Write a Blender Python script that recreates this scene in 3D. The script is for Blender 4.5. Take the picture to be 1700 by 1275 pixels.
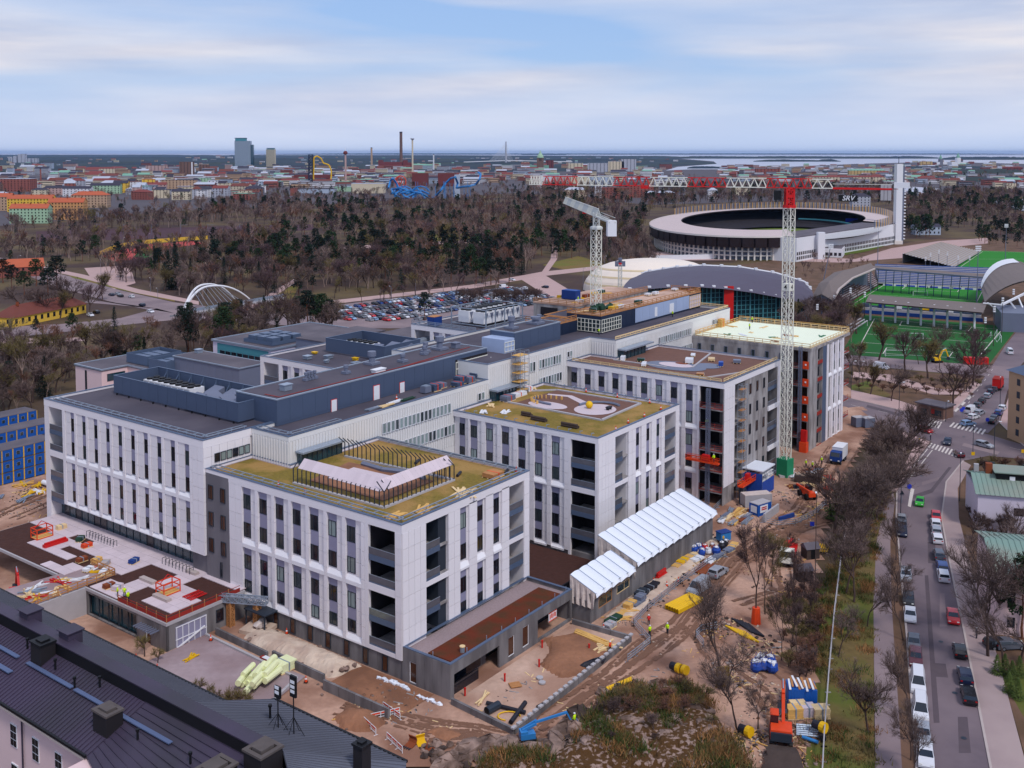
import bpy,math,random
import numpy as np
import mathutils as mu
Matrix=mu.Matrix;Ve=mu.__dict__["Vector"]
sc=bpy.context.scene
for o in list(bpy.data.objects):bpy.data.objects.remove(o)
COL=sc.collection
rd=math.radians
RN=random.Random(11)
ru=RN.uniform;cos=math.cos;sin=math.sin;pi=math.pi
CAM_H,FPX,PITCH,HOR=75.0,1704.0,rd(3.5),253.5
cam=bpy.data.cameras.new('camera');camo=bpy.data.objects.new('camera',cam);COL.objects.link(camo)
camo.location=(0,0,CAM_H);camo.rotation_euler=(rd(90)-PITCH,0,0)
cam.sensor_width=36;cam.lens=36*FPX/1700
cam.shift_y=-((637.5-HOR)-FPX*math.tan(PITCH))/1700
cam.clip_start=1;cam.clip_end=200000
sc.camera=camo
HAZE=1.4e-5
SUN_EL,SUN_AZ=52,150
wd=bpy.data.worlds.new('World');sc.world=wd;wd.use_nodes=True
nt=wd.node_tree;nt.nodes.clear()
def nn(t,k,**kw):
 n=t.nodes.new(k)
 for a,b in kw.items():setattr(n,a,b)
 return n
wo=nn(nt,'ShaderNodeOutputWorld');bg=nn(nt,'ShaderNodeBackground');bg.inputs[1].default_value=0.095
sky=nn(nt,'ShaderNodeTexSky',sky_type='NISHITA',sun_disc=False,sun_elevation=rd(SUN_EL),sun_rotation=rd(SUN_AZ),altitude=50,air_density=1.0,dust_density=0.6,ozone_density=2.0)
tc=nn(nt,'ShaderNodeTexCoord');sp=nn(nt,'ShaderNodeSeparateXYZ');nt.links.new(tc.outputs['Generated'],sp.inputs[0])
mp=nn(nt,'ShaderNodeMapping');mp.inputs['Scale'].default_value=(2.2,2.2,19.0);mp.inputs['Rotation'].default_value=(0.03,-0.045,0);mp.inputs['Location'].default_value=(3.05,1.3,0.30)
nt.links.new(tc.outputs['Generated'],mp.inputs[0])
nz=nn(nt,'ShaderNodeTexNoise');nz.inputs['Scale'].default_value=0.85;nz.inputs['Detail'].default_value=5;nz.inputs['Roughness'].default_value=0.42;nz.inputs['Distortion'].default_value=0.35
nt.links.new(mp.outputs[0],nz.inputs[0])
cr=nn(nt,'ShaderNodeValToRGB');cr.color_ramp.elements[0].position=0.36;cr.color_ramp.elements[1].position=0.62
nt.links.new(nz.outputs[0],cr.inputs[0])
nz2=nn(nt,'ShaderNodeTexNoise');nz2 .inputs['Scale'].default_value=2.1;nz2 .inputs['Detail'].default_value=4;nz2 .inputs['Roughness'].default_value=0.55
nt.links.new(mp.outputs[0],nz2 .inputs[0])
ccl=nn(nt,'ShaderNodeMix',data_type='RGBA');ccl.inputs[6].default_value=(4.5,4.8,6.0,1);ccl.inputs[7].default_value=(6.5,6.35,6.8,1)
cr2=nn(nt,'ShaderNodeValToRGB');cr2 .color_ramp.elements[0].position=0.35;cr2 .color_ramp.elements[1].position=0.65
nt.links.new(nz2 .outputs[0],cr2 .inputs[0]);nt.links.new(cr2 .outputs[0],ccl.inputs[0])
veil=nn(nt,'ShaderNodeMix',data_type='RGBA');veil.inputs[0].default_value=0.72;veil.inputs[7].default_value=(2.5,3.9,6.9,1)
nt.links.new(sky.outputs[0],veil.inputs[6])
mx=nn(nt,'ShaderNodeMix',data_type='RGBA')
nt.links.new(cr.outputs[0],mx.inputs[0]);nt.links.new(veil.outputs[2],mx.inputs[6]);nt.links.new(ccl.outputs[2],mx.inputs[7])
mr=nn(nt,'ShaderNodeMapRange');mr.inputs[1].default_value=0.0;mr.inputs[2].default_value=0.075;mr.inputs[3].default_value=0.85;mr.inputs[4].default_value=0.0
nt.links.new(sp.outputs[2],mr.inputs[0])
hz=nn(nt,'ShaderNodeMix',data_type='RGBA');hz.inputs[7].default_value=(4.7,5.6,7.6,1)
nt.links.new(mr.outputs[0],hz.inputs[0]);nt.links.new(mx.outputs[2],hz.inputs[6]);nt.links.new(hz.outputs[2],bg.inputs[0]);nt.links.new(bg.outputs[0],wo.inputs[0])
sl=bpy.data.lights.new('sun','SUN');sl.energy=1.5;sl.angle=rd(10);sl.color=(1,0.95,0.9)
so=bpy.data.objects.new('sun',sl);COL.objects.link(so)
az=rd(SUN_AZ);sdir=Ve((sin(az)*cos(rd(SUN_EL)),cos(az)*cos(rd(SUN_EL)),sin(rd(SUN_EL))))
so.rotation_euler=(-sdir).to_track_quat('-Z','Y').to_euler();so.location=(0,0,300)
vs=sc.view_settings;vs.view_transform='Standard';vs.look='None';vs.exposure=0.42;vs.gamma=1;vs.use_curve_mapping=False
sc.render.engine='CYCLES';cy=sc.cycles
cy.use_denoising=True;cy.max_bounces=5;cy.diffuse_bounces=3;cy.glossy_bounces=2;cy.transmission_bounces=3;cy.transparent_max_bounces=6;cy.volume_bounces=0
cy.caustics_reflective=False;cy.caustics_refractive=False;cy.sample_clamp_indirect=3
_c,_s=cos(PITCH),sin(PITCH)
_fw=Ve((0,_c,-_s));_up=Ve((0,_s,_c));_CY=HOR+FPX*math.tan(PITCH);CPOS=Ve((0,0,CAM_H))
def P(px,py,z=0.0):
 d=Ve(((px-850)/FPX,0,0))+_up*((_CY-py)/FPX)+_fw
 return CPOS+d*((z-CAM_H)/d.z)
def hgt(py_top,py_base):
 return CAM_H*(py_base-py_top)/(py_base-HOR)
AZ_U=rd(36.5);TH=rd(53.5)
U=Ve((sin(AZ_U),cos(AZ_U),0));V=Ve((-cos(AZ_U),sin(AZ_U),0))
ORI=Ve((-15.528,141.493,0))
def W(u,v,z=0.0):return ORI+U*u+V*v+Ve((0,0,z))
def UV(p):q=Ve(p)-ORI;return q.dot(U),q.dot(V)
def G(px,py,z=0.0):return UV(P(px,py,z))
MT={}
def M(name,col,rough=0.8,var=0.12,scale=0.6,metal=0.0,spec=0.3,bump=0.0,col2=None,scale2=None,rnd=0.0,detail=4,stretch=None,ramp=(0.38,0.62)):
 m=bpy.data.materials.new(name);m.use_nodes=True;t=m.node_tree;b=t.nodes['Principled BSDF']
 b.inputs['Roughness'].default_value=rough;b.inputs['Metallic'].default_value=metal;b.inputs['Specular IOR Level'].default_value=spec
 g=nn(t,'ShaderNodeNewGeometry');src=g.outputs['Position']
 if stretch:
  mpp=nn(t,'ShaderNodeMapping');mpp.inputs['Scale'].default_value=stretch[:3]
  if len(stretch)>3:mpp.inputs['Rotation'].default_value=(0,0,stretch[3])
  t.links.new(src,mpp.inputs[0]);src=mpp.outputs[0]
 n=nn(t,'ShaderNodeTexNoise');n.inputs['Scale'].default_value=scale;n.inputs['Detail'].default_value=detail;t.links.new(src,n.inputs[0])
 base=nn(t,'ShaderNodeMix',data_type='RGBA');c=Ve(col)
 a1=c*(1-var);a2=c*(1+var)
 base.inputs[6].default_value=(*a1,1);base.inputs[7].default_value=(*a2,1);t.links.new(n.outputs[0],base.inputs[0]);out=base.outputs[2]
 if col2:
  n2=nn(t,'ShaderNodeTexNoise');n2 .inputs['Scale'].default_value=scale2 or scale*0.3;n2 .inputs['Detail'].default_value=5;t.links.new(src,n2 .inputs[0])
  r=nn(t,'ShaderNodeValToRGB');r.color_ramp.elements[0].position=ramp[0];r.color_ramp.elements[1].position=ramp[1];t.links.new(n2 .outputs[0],r.inputs[0])
  x=nn(t,'ShaderNodeMix',data_type='RGBA');t.links.new(r.outputs[0],x.inputs[0]);t.links.new(out,x.inputs[6]);x.inputs[7].default_value=(*col2,1);out=x.outputs[2]
 if rnd:
  oi=nn(t,'ShaderNodeObjectInfo');mrr=nn(t,'ShaderNodeMapRange');mrr.inputs[3].default_value=1-rnd;mrr.inputs[4].default_value=1+rnd
  t.links.new(oi.outputs['Random'],mrr.inputs[0])
  h=nn(t,'ShaderNodeMix',data_type='RGBA',blend_type='MULTIPLY');h.inputs[0].default_value=1
  t.links.new(out,h.inputs[6]);t.links.new(mrr.outputs[0],h.inputs[7]);out=h.outputs[2]
 t.links.new(out,b.inputs['Base Color'])
 if bump:
  bp=nn(t,'ShaderNodeBump');bp.inputs['Strength'].default_value=bump;bp.inputs['Distance'].default_value=0.3;t.links.new(n.outputs[0],bp.inputs['Height']);t.links.new(bp.outputs[0],b.inputs['Normal'])
 MT[name]=m;return m
def S(r,g,b):
 f=lambda c:(c/255/12.92)if c/255<=0.04045 else((c/255+0.055)/1.055)**2.4
 return(f(r),f(g),f(b))
class MB:
 def __init__(s):s.v=[];s.f=[];s.m=[]
 def face(s,pts,mi=0):
  n=len(s.v);s.v.extend([tuple(p)for p in pts]);s.f.append(tuple(range(n,n+len(pts))));s.m.append(mi)
 def box(s,x0,x1,y0,y1,z0,z1,mi=0):
  n=len(s.v)
  s.v+=[(x0,y0,z0),(x1,y0,z0),(x1,y1,z0),(x0,y1,z0),(x0,y0,z1),(x1,y0,z1),(x1,y1,z1),(x0,y1,z1)]
  for f in((0,3,2,1),(4,5,6,7),(0,1,5,4),(1,2,6,5),(2,3,7,6),(3,0,4,7)):
   s.f.append(tuple(n+i for i in f));s.m.append(mi)
 def obox(s,c,ax,ay,az,mi=0):
  c,ax,ay,az=Ve(c),Ve(ax),Ve(ay),Ve(az);n=len(s.v)
  for sz in(-1,1):
   for sx,sy in((-1,-1),(1,-1),(1,1),(-1,1)):s.v.append(tuple(c+ax*sx+ay*sy+az*sz))
  for f in((0,3,2,1),(4,5,6,7),(0,1,5,4),(1,2,6,5),(2,3,7,6),(3,0,4,7)):
   s.f.append(tuple(n+i for i in f));s.m.append(mi)
 def beam(s,p,q,w,h=None,mi=0):
  p,q=Ve(p),Ve(q);d=q-p
  if d.length<1e-6:return
  a=d.cross(Ve((0,0,1)));a=a.normalized()if a.length>1e-6*d.length else Ve((1,0,0));b=a.cross(d).normalized()
  s.obox((p+q)/2,d/2,a*w/2,b*(h or w)/2,mi)
 def prism(s,poly,z0,z1,mi=0,mt=None,bottom=True):
  n=len(s.v);k=len(poly)
  s.v+=[(p[0],p[1],z0)for p in poly]+[(p[0],p[1],z1)for p in poly]
  ar=sum(poly[i][0]*poly[(i+1)%k][1]-poly[(i+1)%k][0]*poly[i][1]for i in range(k))
  ccw=ar>0
  for i in range(k):
   j=(i+1)%k;q=(n+i,n+j,n+k+j,n+k+i);s.f.append(q if ccw else q[::-1]);s.m.append(mi)
  top=tuple(range(n+k,n+2*k));s.f.append(top if ccw else top[::-1]);s.m.append(mi if mt is None else mt)
  if bottom:
   bt=tuple(range(n,n+k));s.f.append(bt[::-1]if ccw else bt);s.m.append(mi)
 def tube(s,p,q,r,n=5,mi=0,r2=None,cap=True):
  p,q=Ve(p),Ve(q);d=q-p
  if d.length<1e-6:return
  a=d.orthogonal().normalized();b=d.cross(a).normalized();k=len(s.v);r2=r if r2 is None else r2
  for c,rr in((p,r),(q,r2)):
   for i in range(n):
    t=2*pi*i/n;s.v.append(tuple(c+a*(rr*cos(t))+b*(rr*sin(t))))
  for i in range(n):s.f.append((k+i,k+(i+1)%n,k+n+(i+1)%n,k+n+i));s.m.append(mi)
  if cap:s.f.append(tuple(range(k+n-1,k-1,-1)));s.f.append(tuple(range(k+n,k+2*n)));s.m+=[mi,mi]
 def path(s,pts,r,n=5,mi=0):
  for i in range(len(pts)-1):s.tube(pts[i],pts[i+1],r,n,mi)
 def lathe(s,c,prof,n=12,mi=0):
  k=len(s.v);c=Ve(c)
  for r,z in prof:
   for i in range(n):t=2*pi*i/n;s.v.append((c.x+r*cos(t),c.y+r*sin(t),c.z+z))
  for j in range(len(prof)-1):
   for i in range(n):s.f.append((k+j*n+i,k+j*n+(i+1)%n,k+(j+1)*n+(i+1)%n,k+(j+1)*n+i));s.m.append(mi)
  s.f.append(tuple(range(k+(len(prof)-1)*n,k+len(prof)*n)));s.m.append(mi)
 def blob(s,c,rx,ry,rz,mi=0,rng=RN,jit=0.2,nu=7,nv=4):
  k=len(s.v);c=Ve(c)
  for j in range(nv+1):
   ph=-pi/2+pi*j/nv
   for i in range(nu):
    t=2*pi*i/nu;q=1+rng.uniform(-jit,jit)
    s.v.append((c.x+rx*q*cos(ph)*cos(t),c.y+ry*q*cos(ph)*sin(t),c.z+rz*q*sin(ph)))
  for j in range(nv):
   for i in range(nu):s.f.append((k+j*nu+i,k+j*nu+(i+1)%nu,k+(j+1)*nu+(i+1)%nu,k+(j+1)*nu+i));s.m.append(mi)
 def mesh(s,name,mats,off=None,smooth=False):
  me=bpy.data.meshes.new(name)
  v=s.v if off is None else[(a-off[0],b-off[1],c-off[2])for a,b,c in s.v]
  me.from_pydata(v,[],s.f)
  if not isinstance(mats,(list,tuple)):mats=[mats]
  for m in mats:me.materials.append(MT[m]if isinstance(m,str)else m)
  if len(mats)>1:me.polygons.foreach_set('material_index',s.m)
  if smooth:me.polygons.foreach_set('use_smooth',[True]*len(s.f))
  me.update();return me
 def build(s,name,mats,parent=None,off=None,smooth=False,**kw):
  if parent is not None and off is None:off=ORG.get(parent.name)or ORG.get(parent.parent.name if parent.parent else '')
  return lk(name,s.mesh(name,mats,off,smooth),parent,**kw)
ORG={}
def lk(name,me,parent=None,loc=(0,0,0),rot=0.0,scale=None,**props):
 o=bpy.data.objects.new(name,me);COL.objects.link(o);o.location=loc
 if rot:o.rotation_euler=(0,0,rot)
 if scale is not None:o.scale=(scale,)*3 if not isinstance(scale,(tuple,list))else scale
 if parent is not None:o.parent=parent
 for k,v in props.items():
  if v:o[k]=v
 return o
def tag(o,label=None,category=None,group=None,kind=None):
 for k,v in(('label',label),('category',category),('group',group),('kind',kind)):
  if v:o[k]=v
 return o
def tg(name,label,category,loc=(0,0,0),rot=0.0,group=None):
 return lk(name,None,None,loc,rot,label=label,category=category,group=group)
def uth(name,label,category,base=(0,0,0),group=None):
 o=tg(name,label,category,W(*base),TH,group);ORG[o.name]=base;return o
def ins(name,me,parent,at,rot=0.0,scale=None,**props):
 b=ORG.get(parent.name)or ORG.get(parent.parent.name if parent.parent else '')or(0,0,0)
 return lk(name,me,parent,(at[0]-b[0],at[1]-b[1],at[2]-b[2]),rot,scale,**props)
def copy_tree(o,parent=None):
 c=o.copy();COL.objects.link(c)
 if parent is not None:c.parent=parent
 for ch in list(o.children):copy_tree(ch,c)
 return c
def sheet(name,poly,z,mat,kind='structure',label=None,cat=None,world=True):
 b=MB();b.face([(p[0],p[1],z)for p in poly])
 me=b.mesh(name,mat)
 if me.polygons[0].normal.z<0:me.flip_normals()
 return lk(name,me,kind=kind,label=label,category=cat)
def pxpoly(pts,z=0.0):return[P(x,y,z)[:2]for x,y in pts]
WALL_STRETCH=(1.2,1.2,0.25)
M('a9',(0.80,0.76,0.795),0.5,0.012,0.5,rnd=0.022,stretch=WALL_STRETCH)
M('aR',(0.765,0.725,0.75),0.55,0.015,0.5,rnd=0.03,stretch=WALL_STRETCH)
M('bE',(0.82,0.80,0.84),0.45,0.03)
M('b2',(0.73,0.715,0.71),0.6,0.05,0.5,stretch=WALL_STRETCH)
M('c5',(0.74,0.72,0.69),0.6,0.05,0.3)
M('bF',S(140,138,163),0.5,0.06,0.8,rnd=0.06)
M('bP',S(118,114,120),0.85,0.08,0.8,col2=S(104,100,106),stretch=WALL_STRETCH)
M('aB',S(124,120,122),0.9,0.12,0.7,col2=S(96,92,94),scale2=0.4,stretch=(1.4,1.4,0.3))
M('aI',S(165,160,160),0.9,0.14,0.7,col2=S(128,122,122),scale2=0.5,stretch=(1.3,1.3,0.35))
M('a6',S(172,168,172),0.9,0.1,1.0)
M('aE',S(80,93,118),0.45,0.06,0.4,metal=0.2)
M('a1',S(108,114,134),0.5,0.06,0.4)
M('b3',S(30,42,66),0.45,0.08,0.4)
M('bQ',S(160,175,205),0.45,0.05,0.4,rnd=0.05)
M('aG',S(92,108,134),0.4,0.05,0.5,metal=0.3)
M('steel',S(160,172,188),0.35,0.08,1,metal=0.5)
M('a2',S(52,60,72),0.45,0.1,1,metal=0.3)
M('a7',S(20,20,24),0.5,0.1,1)
M('roof_felt',S(74,69,80),0.85,0.1,0.35,col2=S(86,80,90),scale2=0.12)
M('roof_grey',S(104,97,104),0.9,0.1,0.4,col2=S(88,82,90))
M('sedum',S(122,104,42),0.95,0.45,1.8,col2=S(158,124,70),scale2=0.16,bump=0.6,detail=10,ramp=(.42,.58))
M('cS',S(140,118,66),0.95,0.25,0.9,col2=S(162,132,80),scale2=0.3,bump=0.5,detail=8)
M('bG',S(150,132,134),0.95,0.3,4,bump=0.4,detail=6)
M('c6',S(104,42,20),0.95,0.4,0.8,col2=S(80,48,26),scale2=0.4,bump=0.5,detail=8)
M('bR',S(70,42,36),0.95,0.3,1.2,bump=0.5,detail=8)
M('bS',S(112,80,70),0.95,0.18,0.7,detail=8,bump=0.3)
M('aL',S(204,188,194),0.8,0.06,0.5,rnd=0.06)
M('sand',S(186,148,128),0.95,0.3,1.3,col2=S(138,100,82),scale2=0.11,bump=0.35,detail=10)
M('bH',S(200,168,150),0.95,0.2,1.2,col2=S(164,128,110),scale2=0.1,bump=0.4,detail=10)
M('aW',S(152,106,80),0.95,0.25,1.4,col2=S(122,84,64),scale2=0.2,bump=0.4,detail=10)
M('bT',S(160,142,146),0.95,0.22,0.9,col2=S(140,118,120),scale2=0.1,bump=0.3,detail=10)
M('aX',S(206,186,168),0.95,0.25,0.8,col2=S(184,160,144),scale2=0.35,bump=0.6,detail=10)
M('c7',S(104,91,98),0.85,0.12,0.9,col2=S(122,107,112),scale2=0.07,detail=9)
M('c8',S(88,76,82),.8,.15,1)
M('aS',S(142,124,126),0.88,0.1,0.2,col2=S(124,108,112),scale2=0.06,detail=9)
M('pavement',S(152,132,132),0.9,0.08,0.3,col2=S(166,146,144),scale2=0.1,detail=8)
M('aF',S(182,152,148),0.9,0.1,0.2,detail=8)
M('aY',S(178,164,160),0.85,0.1,0.8)
M('bU',S(206,196,190),0.8,0.15,1.2)
M('c9',S(70,52,46),0.95,0.4,0.09,col2=S(98,82,54),scale2=0.018,detail=10,ramp=(0.45,0.65))
M('verge',S(106,88,52),0.95,0.4,0.9,col2=S(86,92,36),scale2=0.09,detail=10,bump=0.5,ramp=(0.42,0.58))
M('b4',S(112,84,68),0.95,0.25,0.5,col2=S(92,70,52),scale2=0.15,detail=10,bump=0.4)
M('lawn',S(104,102,40),0.95,0.25,0.2,col2=S(120,96,50),scale2=0.05,detail=8)
M('turf',S(34,122,26),0.9,0.06,0.05,detail=6)
M('bI',S(22,84,30),0.9,0.08,0.05,col2=S(28,96,34),scale2=0.03,detail=6)
M('cA',S(92,108,28),0.9,0.2,0.05,detail=6)
M('cB',S(176,70,66),0.9,0.1,0.1)
M('cC',S(74,48,56),0.95,0.2,0.05)
M('rock',S(150,126,116),0.95,0.3,0.8,col2=S(92,74,66),scale2=0.5,bump=0.8,detail=10)
M('cD',S(150,126,116),0.95,0.5,2.2,col2=S(80,54,26),scale2=1.7,bump=1.0,detail=12,ramp=(0.38,0.47))
M('aO',S(70,58,54),0.95,0.3,1.0,bump=0.8,detail=10)
M('water',S(176,176,190),0.3,0.04,0.002,spec=0.5)
M('bV',S(20,40,58),0.95,0.35,0.006,col2=S(44,54,48),scale2=0.002,detail=10)  # far woods and shore: blue of distance haze is put into the colour
M('cT',S(70,50,50),0.95,0.3,0.02,detail=10)
M('city_ground',S(84,78,84),0.95,0.3,0.01,detail=8)
for k,c in enumerate((S(22,27,38),S(48,58,62),S(30,26,34),S(128,142,142))):M('glass_%d'%k,c,0.08,0.3,0.4,spec=0.6,rnd=0.2)
M('glass_teal',S(30,62,74),0.06,0.35,0.3,spec=0.8)
M('glass_balustrade',S(92,92,100),0.12,0.2,0.8,spec=0.7)
M('aT',S(74,46,34),0.15,0.4,0.6,spec=0.5)
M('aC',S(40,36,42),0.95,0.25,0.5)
M('b5',S(92,62,44),0.9,0.4,0.5)
M('bJ',S(226,230,240),0.4,0.03,0.6,spec=0.5)
M('b6',S(200,186,180),0.6,0.14,1.0,bump=0.8)
M('a8',S(220,70,28),0.5,0.15,1)
M('a5',S(196,30,28),0.45,0.1,0.6)
M('aP',S(150,44,36),0.8,0.2,1.5)
M('aZ',S(205,24,26),0.45,0.08,0.5)
M('aH',S(228,226,214),0.5,0.06,0.5)
M('b7',S(206,208,204),0.5,0.08,0.5)
M('a4',S(224,176,20),0.5,0.12,0.8)
M('lime',S(198,235,20),0.7,0.08,1)
M('timber',S(214,168,96),0.8,0.2,1.2)
M('a3',S(226,196,148),0.8,0.15,1.0)
M('aA',S(178,124,78),0.8,0.2,1.0)
M('bW',S(226,230,182),0.85,0.1,1)
M('cE',S(232,238,214),0.85,0.05,0.4)
M('b0',S(20,84,168),0.5,0.12,0.4)
M('aM',S(24,60,130),0.5,0.15,0.6)
M('aJ',S(34,72,160),0.7,0.25,1.5)
M('aK',S(50,124,188),0.45,0.15,0.8)
M('bX',S(40,110,70),0.5,0.15,0.7)
M('aN',S(34,66,50),0.7,0.2,0.8)
M('cF',S(30,132,92),0.6,0.1,0.7)
M('aD',S(34,34,44),0.5,0.1,0.8)
M('rust',S(130,66,38),0.85,0.3,0.9)
M('aU',S(66,56,76),0.5,0.16,0.25,col2=S(56,52,62),scale2=0.08,detail=8)
M('b8',S(92,94,106),0.5,0.1,0.3)
M('bK',S(226,196,196),0.9,0.05,0.4)
M('bY',S(34,30,34),0.8,0.2,0.6)
M('chimney_cap',S(88,80,78),0.8,0.35,0.9)
M('bZ',S(98,112,146),0.5,0.1,0.5,metal=0.3)
M('b1',S(120,146,136),0.6,0.08,0.3,col2=S(140,142,130))
M('cG',S(186,152,122),0.9,0.06,0.3)
M('c0',S(214,204,220),0.9,0.05,0.3)
M('bL',S(226,218,212),0.7,0.05,0.05)
M('b9',S(34,20,24),0.7,0.12,0.3)
M('cH',S(196,178,176),0.8,0.05,0.05)
M('cI',S(84,78,94),0.6,0.08,0.08)
M('cJ',S(232,218,204),0.6,0.04,0.06)
M('cK',S(206,186,150),0.6,0.06,0.06)
M('bA',S(116,104,100),0.75,0.1,0.06,stretch=(1,1,1))
M('cL',S(30,78,150),0.7,0.25,0.4)
M('cM',S(96,66,66),0.8,0.4,0.6)
M('cN',S(168,150,132),0.85,0.1,0.3)
M('aQ',S(40,60,190),0.7,0.05)
M('cO',S(245,205,40),0.7,0.05)
M('cP',S(24,48,58),0.1,0.4,0.1,spec=0.6)
M('bB',S(72,138,150),0.5,0.1,0.2)
M('a0',S(225,225,230),0.5,0.05,1)
M('bark',S(78,62,57),0.95,0.3,2)
M('c1',S(150,128,118),0.95,0.3,1.5)
M('bM',S(112,70,52),0.95,0.25,1.2)
M('twig',S(88,70,68),0.95,0.3,0.15,rnd=0.28)
M('bC',S(112,94,90),0.95,0.3,0.15,rnd=0.25)
M('aV',S(106,94,56),0.95,0.3,0.15,rnd=0.25)
M('c2',S(92,70,76),0.95,0.3,0.15,rnd=0.25)
M('bN',S(116,80,66),0.95,0.3,0.15,rnd=0.2)
M('bO',S(34,54,28),0.9,0.35,0.25,rnd=0.3)
M('bD',S(22,36,28),0.9,0.3,0.25,rnd=0.25)
M('c3',S(66,80,34),0.9,0.35,0.25,rnd=0.25)
CARC={'white':S(215,215,222),'silver':S(150,154,164),'grey':S(84,88,98),'black':S(24,24,30),'red':S(190,28,36),'blue':S(36,66,128),'navy':S(26,34,60),'green':S(48,170,50),'maroon':S(84,28,40),'brown':S(88,66,56),'pale blue':S(140,170,205)}
for k,c in CARC.items():M('car_'+k,c,0.25,0.03,1,spec=0.6)
M('mud',S(120,86,68),.8,.2,2)
M('cQ',S(140,100,62),.95,.3,.3,rnd=.25)
M('tyre',S(24,23,25),0.9,0.1,1)
M('car_glass',S(26,30,38),0.08,0.2,1,spec=0.8)
M('hub',S(150,152,160),0.4,0.1,1,metal=0.6)
M('cR',S(170,20,20),0.3,0.05)
M('c4',S(230,230,225),0.2,0.05)
M('skin',S(196,150,128),0.7,0.05)
M('trousers',S(44,48,62),0.9,0.15,3)
def ofp(poly,t):
 k=len(poly);out=[]
 for i in range(k):
  p0,p1,p2=Ve(poly[i-1]),Ve(poly[i]),Ve(poly[(i+1)%k])
  d1,d2=(p1-p0).normalized(),(p2-p1).normalized();n1,n2=Ve((-d1 .y,d1 .x)),Ve((-d2 .y,d2 .x))
  m=n1+n2;m=m/max(m.dot(n1),0.2)if m.length>1e-6 else n1
  out.append((p1 .x+m.x*t,p1 .y+m.y*t))
 return out
def ccw(poly):
 a=sum(poly[i][0]*poly[(i+1)%len(poly)][1]-poly[(i+1)%len(poly)][0]*poly[i][1]for i in range(len(poly)))
 return list(poly)if a>0 else list(poly)[::-1]
def ring(mb,poly,t,z0,z1,mi=0,mt=None):
 poly=ccw(poly);inn=ofp(poly,t);k=len(poly);mt=mi if mt is None else mt
 for i in range(k):
  j=(i+1)%k;a,b,c,d=poly[i],poly[j],inn[j],inn[i]
  mb.face([(*a,z0),(*b,z0),(*b,z1),(*a,z1)],mi);mb.face([(*d,z1),(*c,z1),(*c,z0),(*d,z0)],mi)
  mb.face([(*a,z1),(*b,z1),(*c,z1),(*d,z1)],mt);mb.face([(*d,z0),(*c,z0),(*b,z0),(*a,z0)],mi)
def fb(mb,K,base,s0,s1,d0,d1,z0,z1,mi=0):
 if K=='L':mb.box(base-d1,base-d0,s0,s1,z0,z1,mi)
 else:mb.box(s0,s1,base-d1,base-d0,z0,z1,mi)
def fpt(K,base,s,d,z):return(base-d,s,z)if K=='L' else(s,base-d,z)
CACHE={}
def fp(parent,name,K,base,s0,s1,d0,d1,z0,z1,mat,gap=0.0):
 """one cladding piece as a part of its own; alike pieces share a mesh"""
 s0+=gap;s1-=gap;z0+=gap;z1-=gap
 key=(K,mat,round(s1-s0,2),round(d1-d0,2),round(z1-z0,2));me=CACHE.get(key)
 if me is None:
  b=MB();fb(b,K,0,-(s1-s0)/2,(s1-s0)/2,0,d1-d0,0,z1-z0);me=CACHE[key]=b.mesh(name,mat)
 return ins(name,me,parent,fpt(K,base,(s0+s1)/2,d0,z0))
def fw(parent,K,base,s0,s1,d,z0,z1,glass=None,frame='a2',split=True):
 w,h=round(s1-s0,2),round(z1-z0,2);key=('w',K,w,h,frame,split);me=CACHE.get(key)
 if me is None:
  b=MB();t=0.09
  for a in((-w/2,w/2,0,t),(-w/2,w/2,h-t,h),(-w/2,-w/2+t,t,h-t),(w/2-t,w/2,t,h-t)):fb(b,K,0,a[0],a[1],0,0.12,a[2],a[3])
  if split:fb(b,K,0,w*0.1-0.03,w*0.1+0.03,0.01,0.10,t,h-t)
  g=MB();fb(g,K,0,-w/2+t,w/2-t,0.02,0.05,t,h-t)
  me=CACHE[key]=(b.mesh('window',frame),{})
  CACHE[key][1]['g']=g
 gl=glass or RN.choice(('glass_0','glass_0','glass_0','glass_1','glass_2','glass_3'))
 gm=me[1].get(gl)
 if gm is None:gm=me[1][gl]=me[1]['g'].mesh('pane',gl)
 o=ins('window',me[0],parent,fpt(K,base,(s0+s1)/2,d,z0))
 p=lk('pane',gm,o);return o
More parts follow.
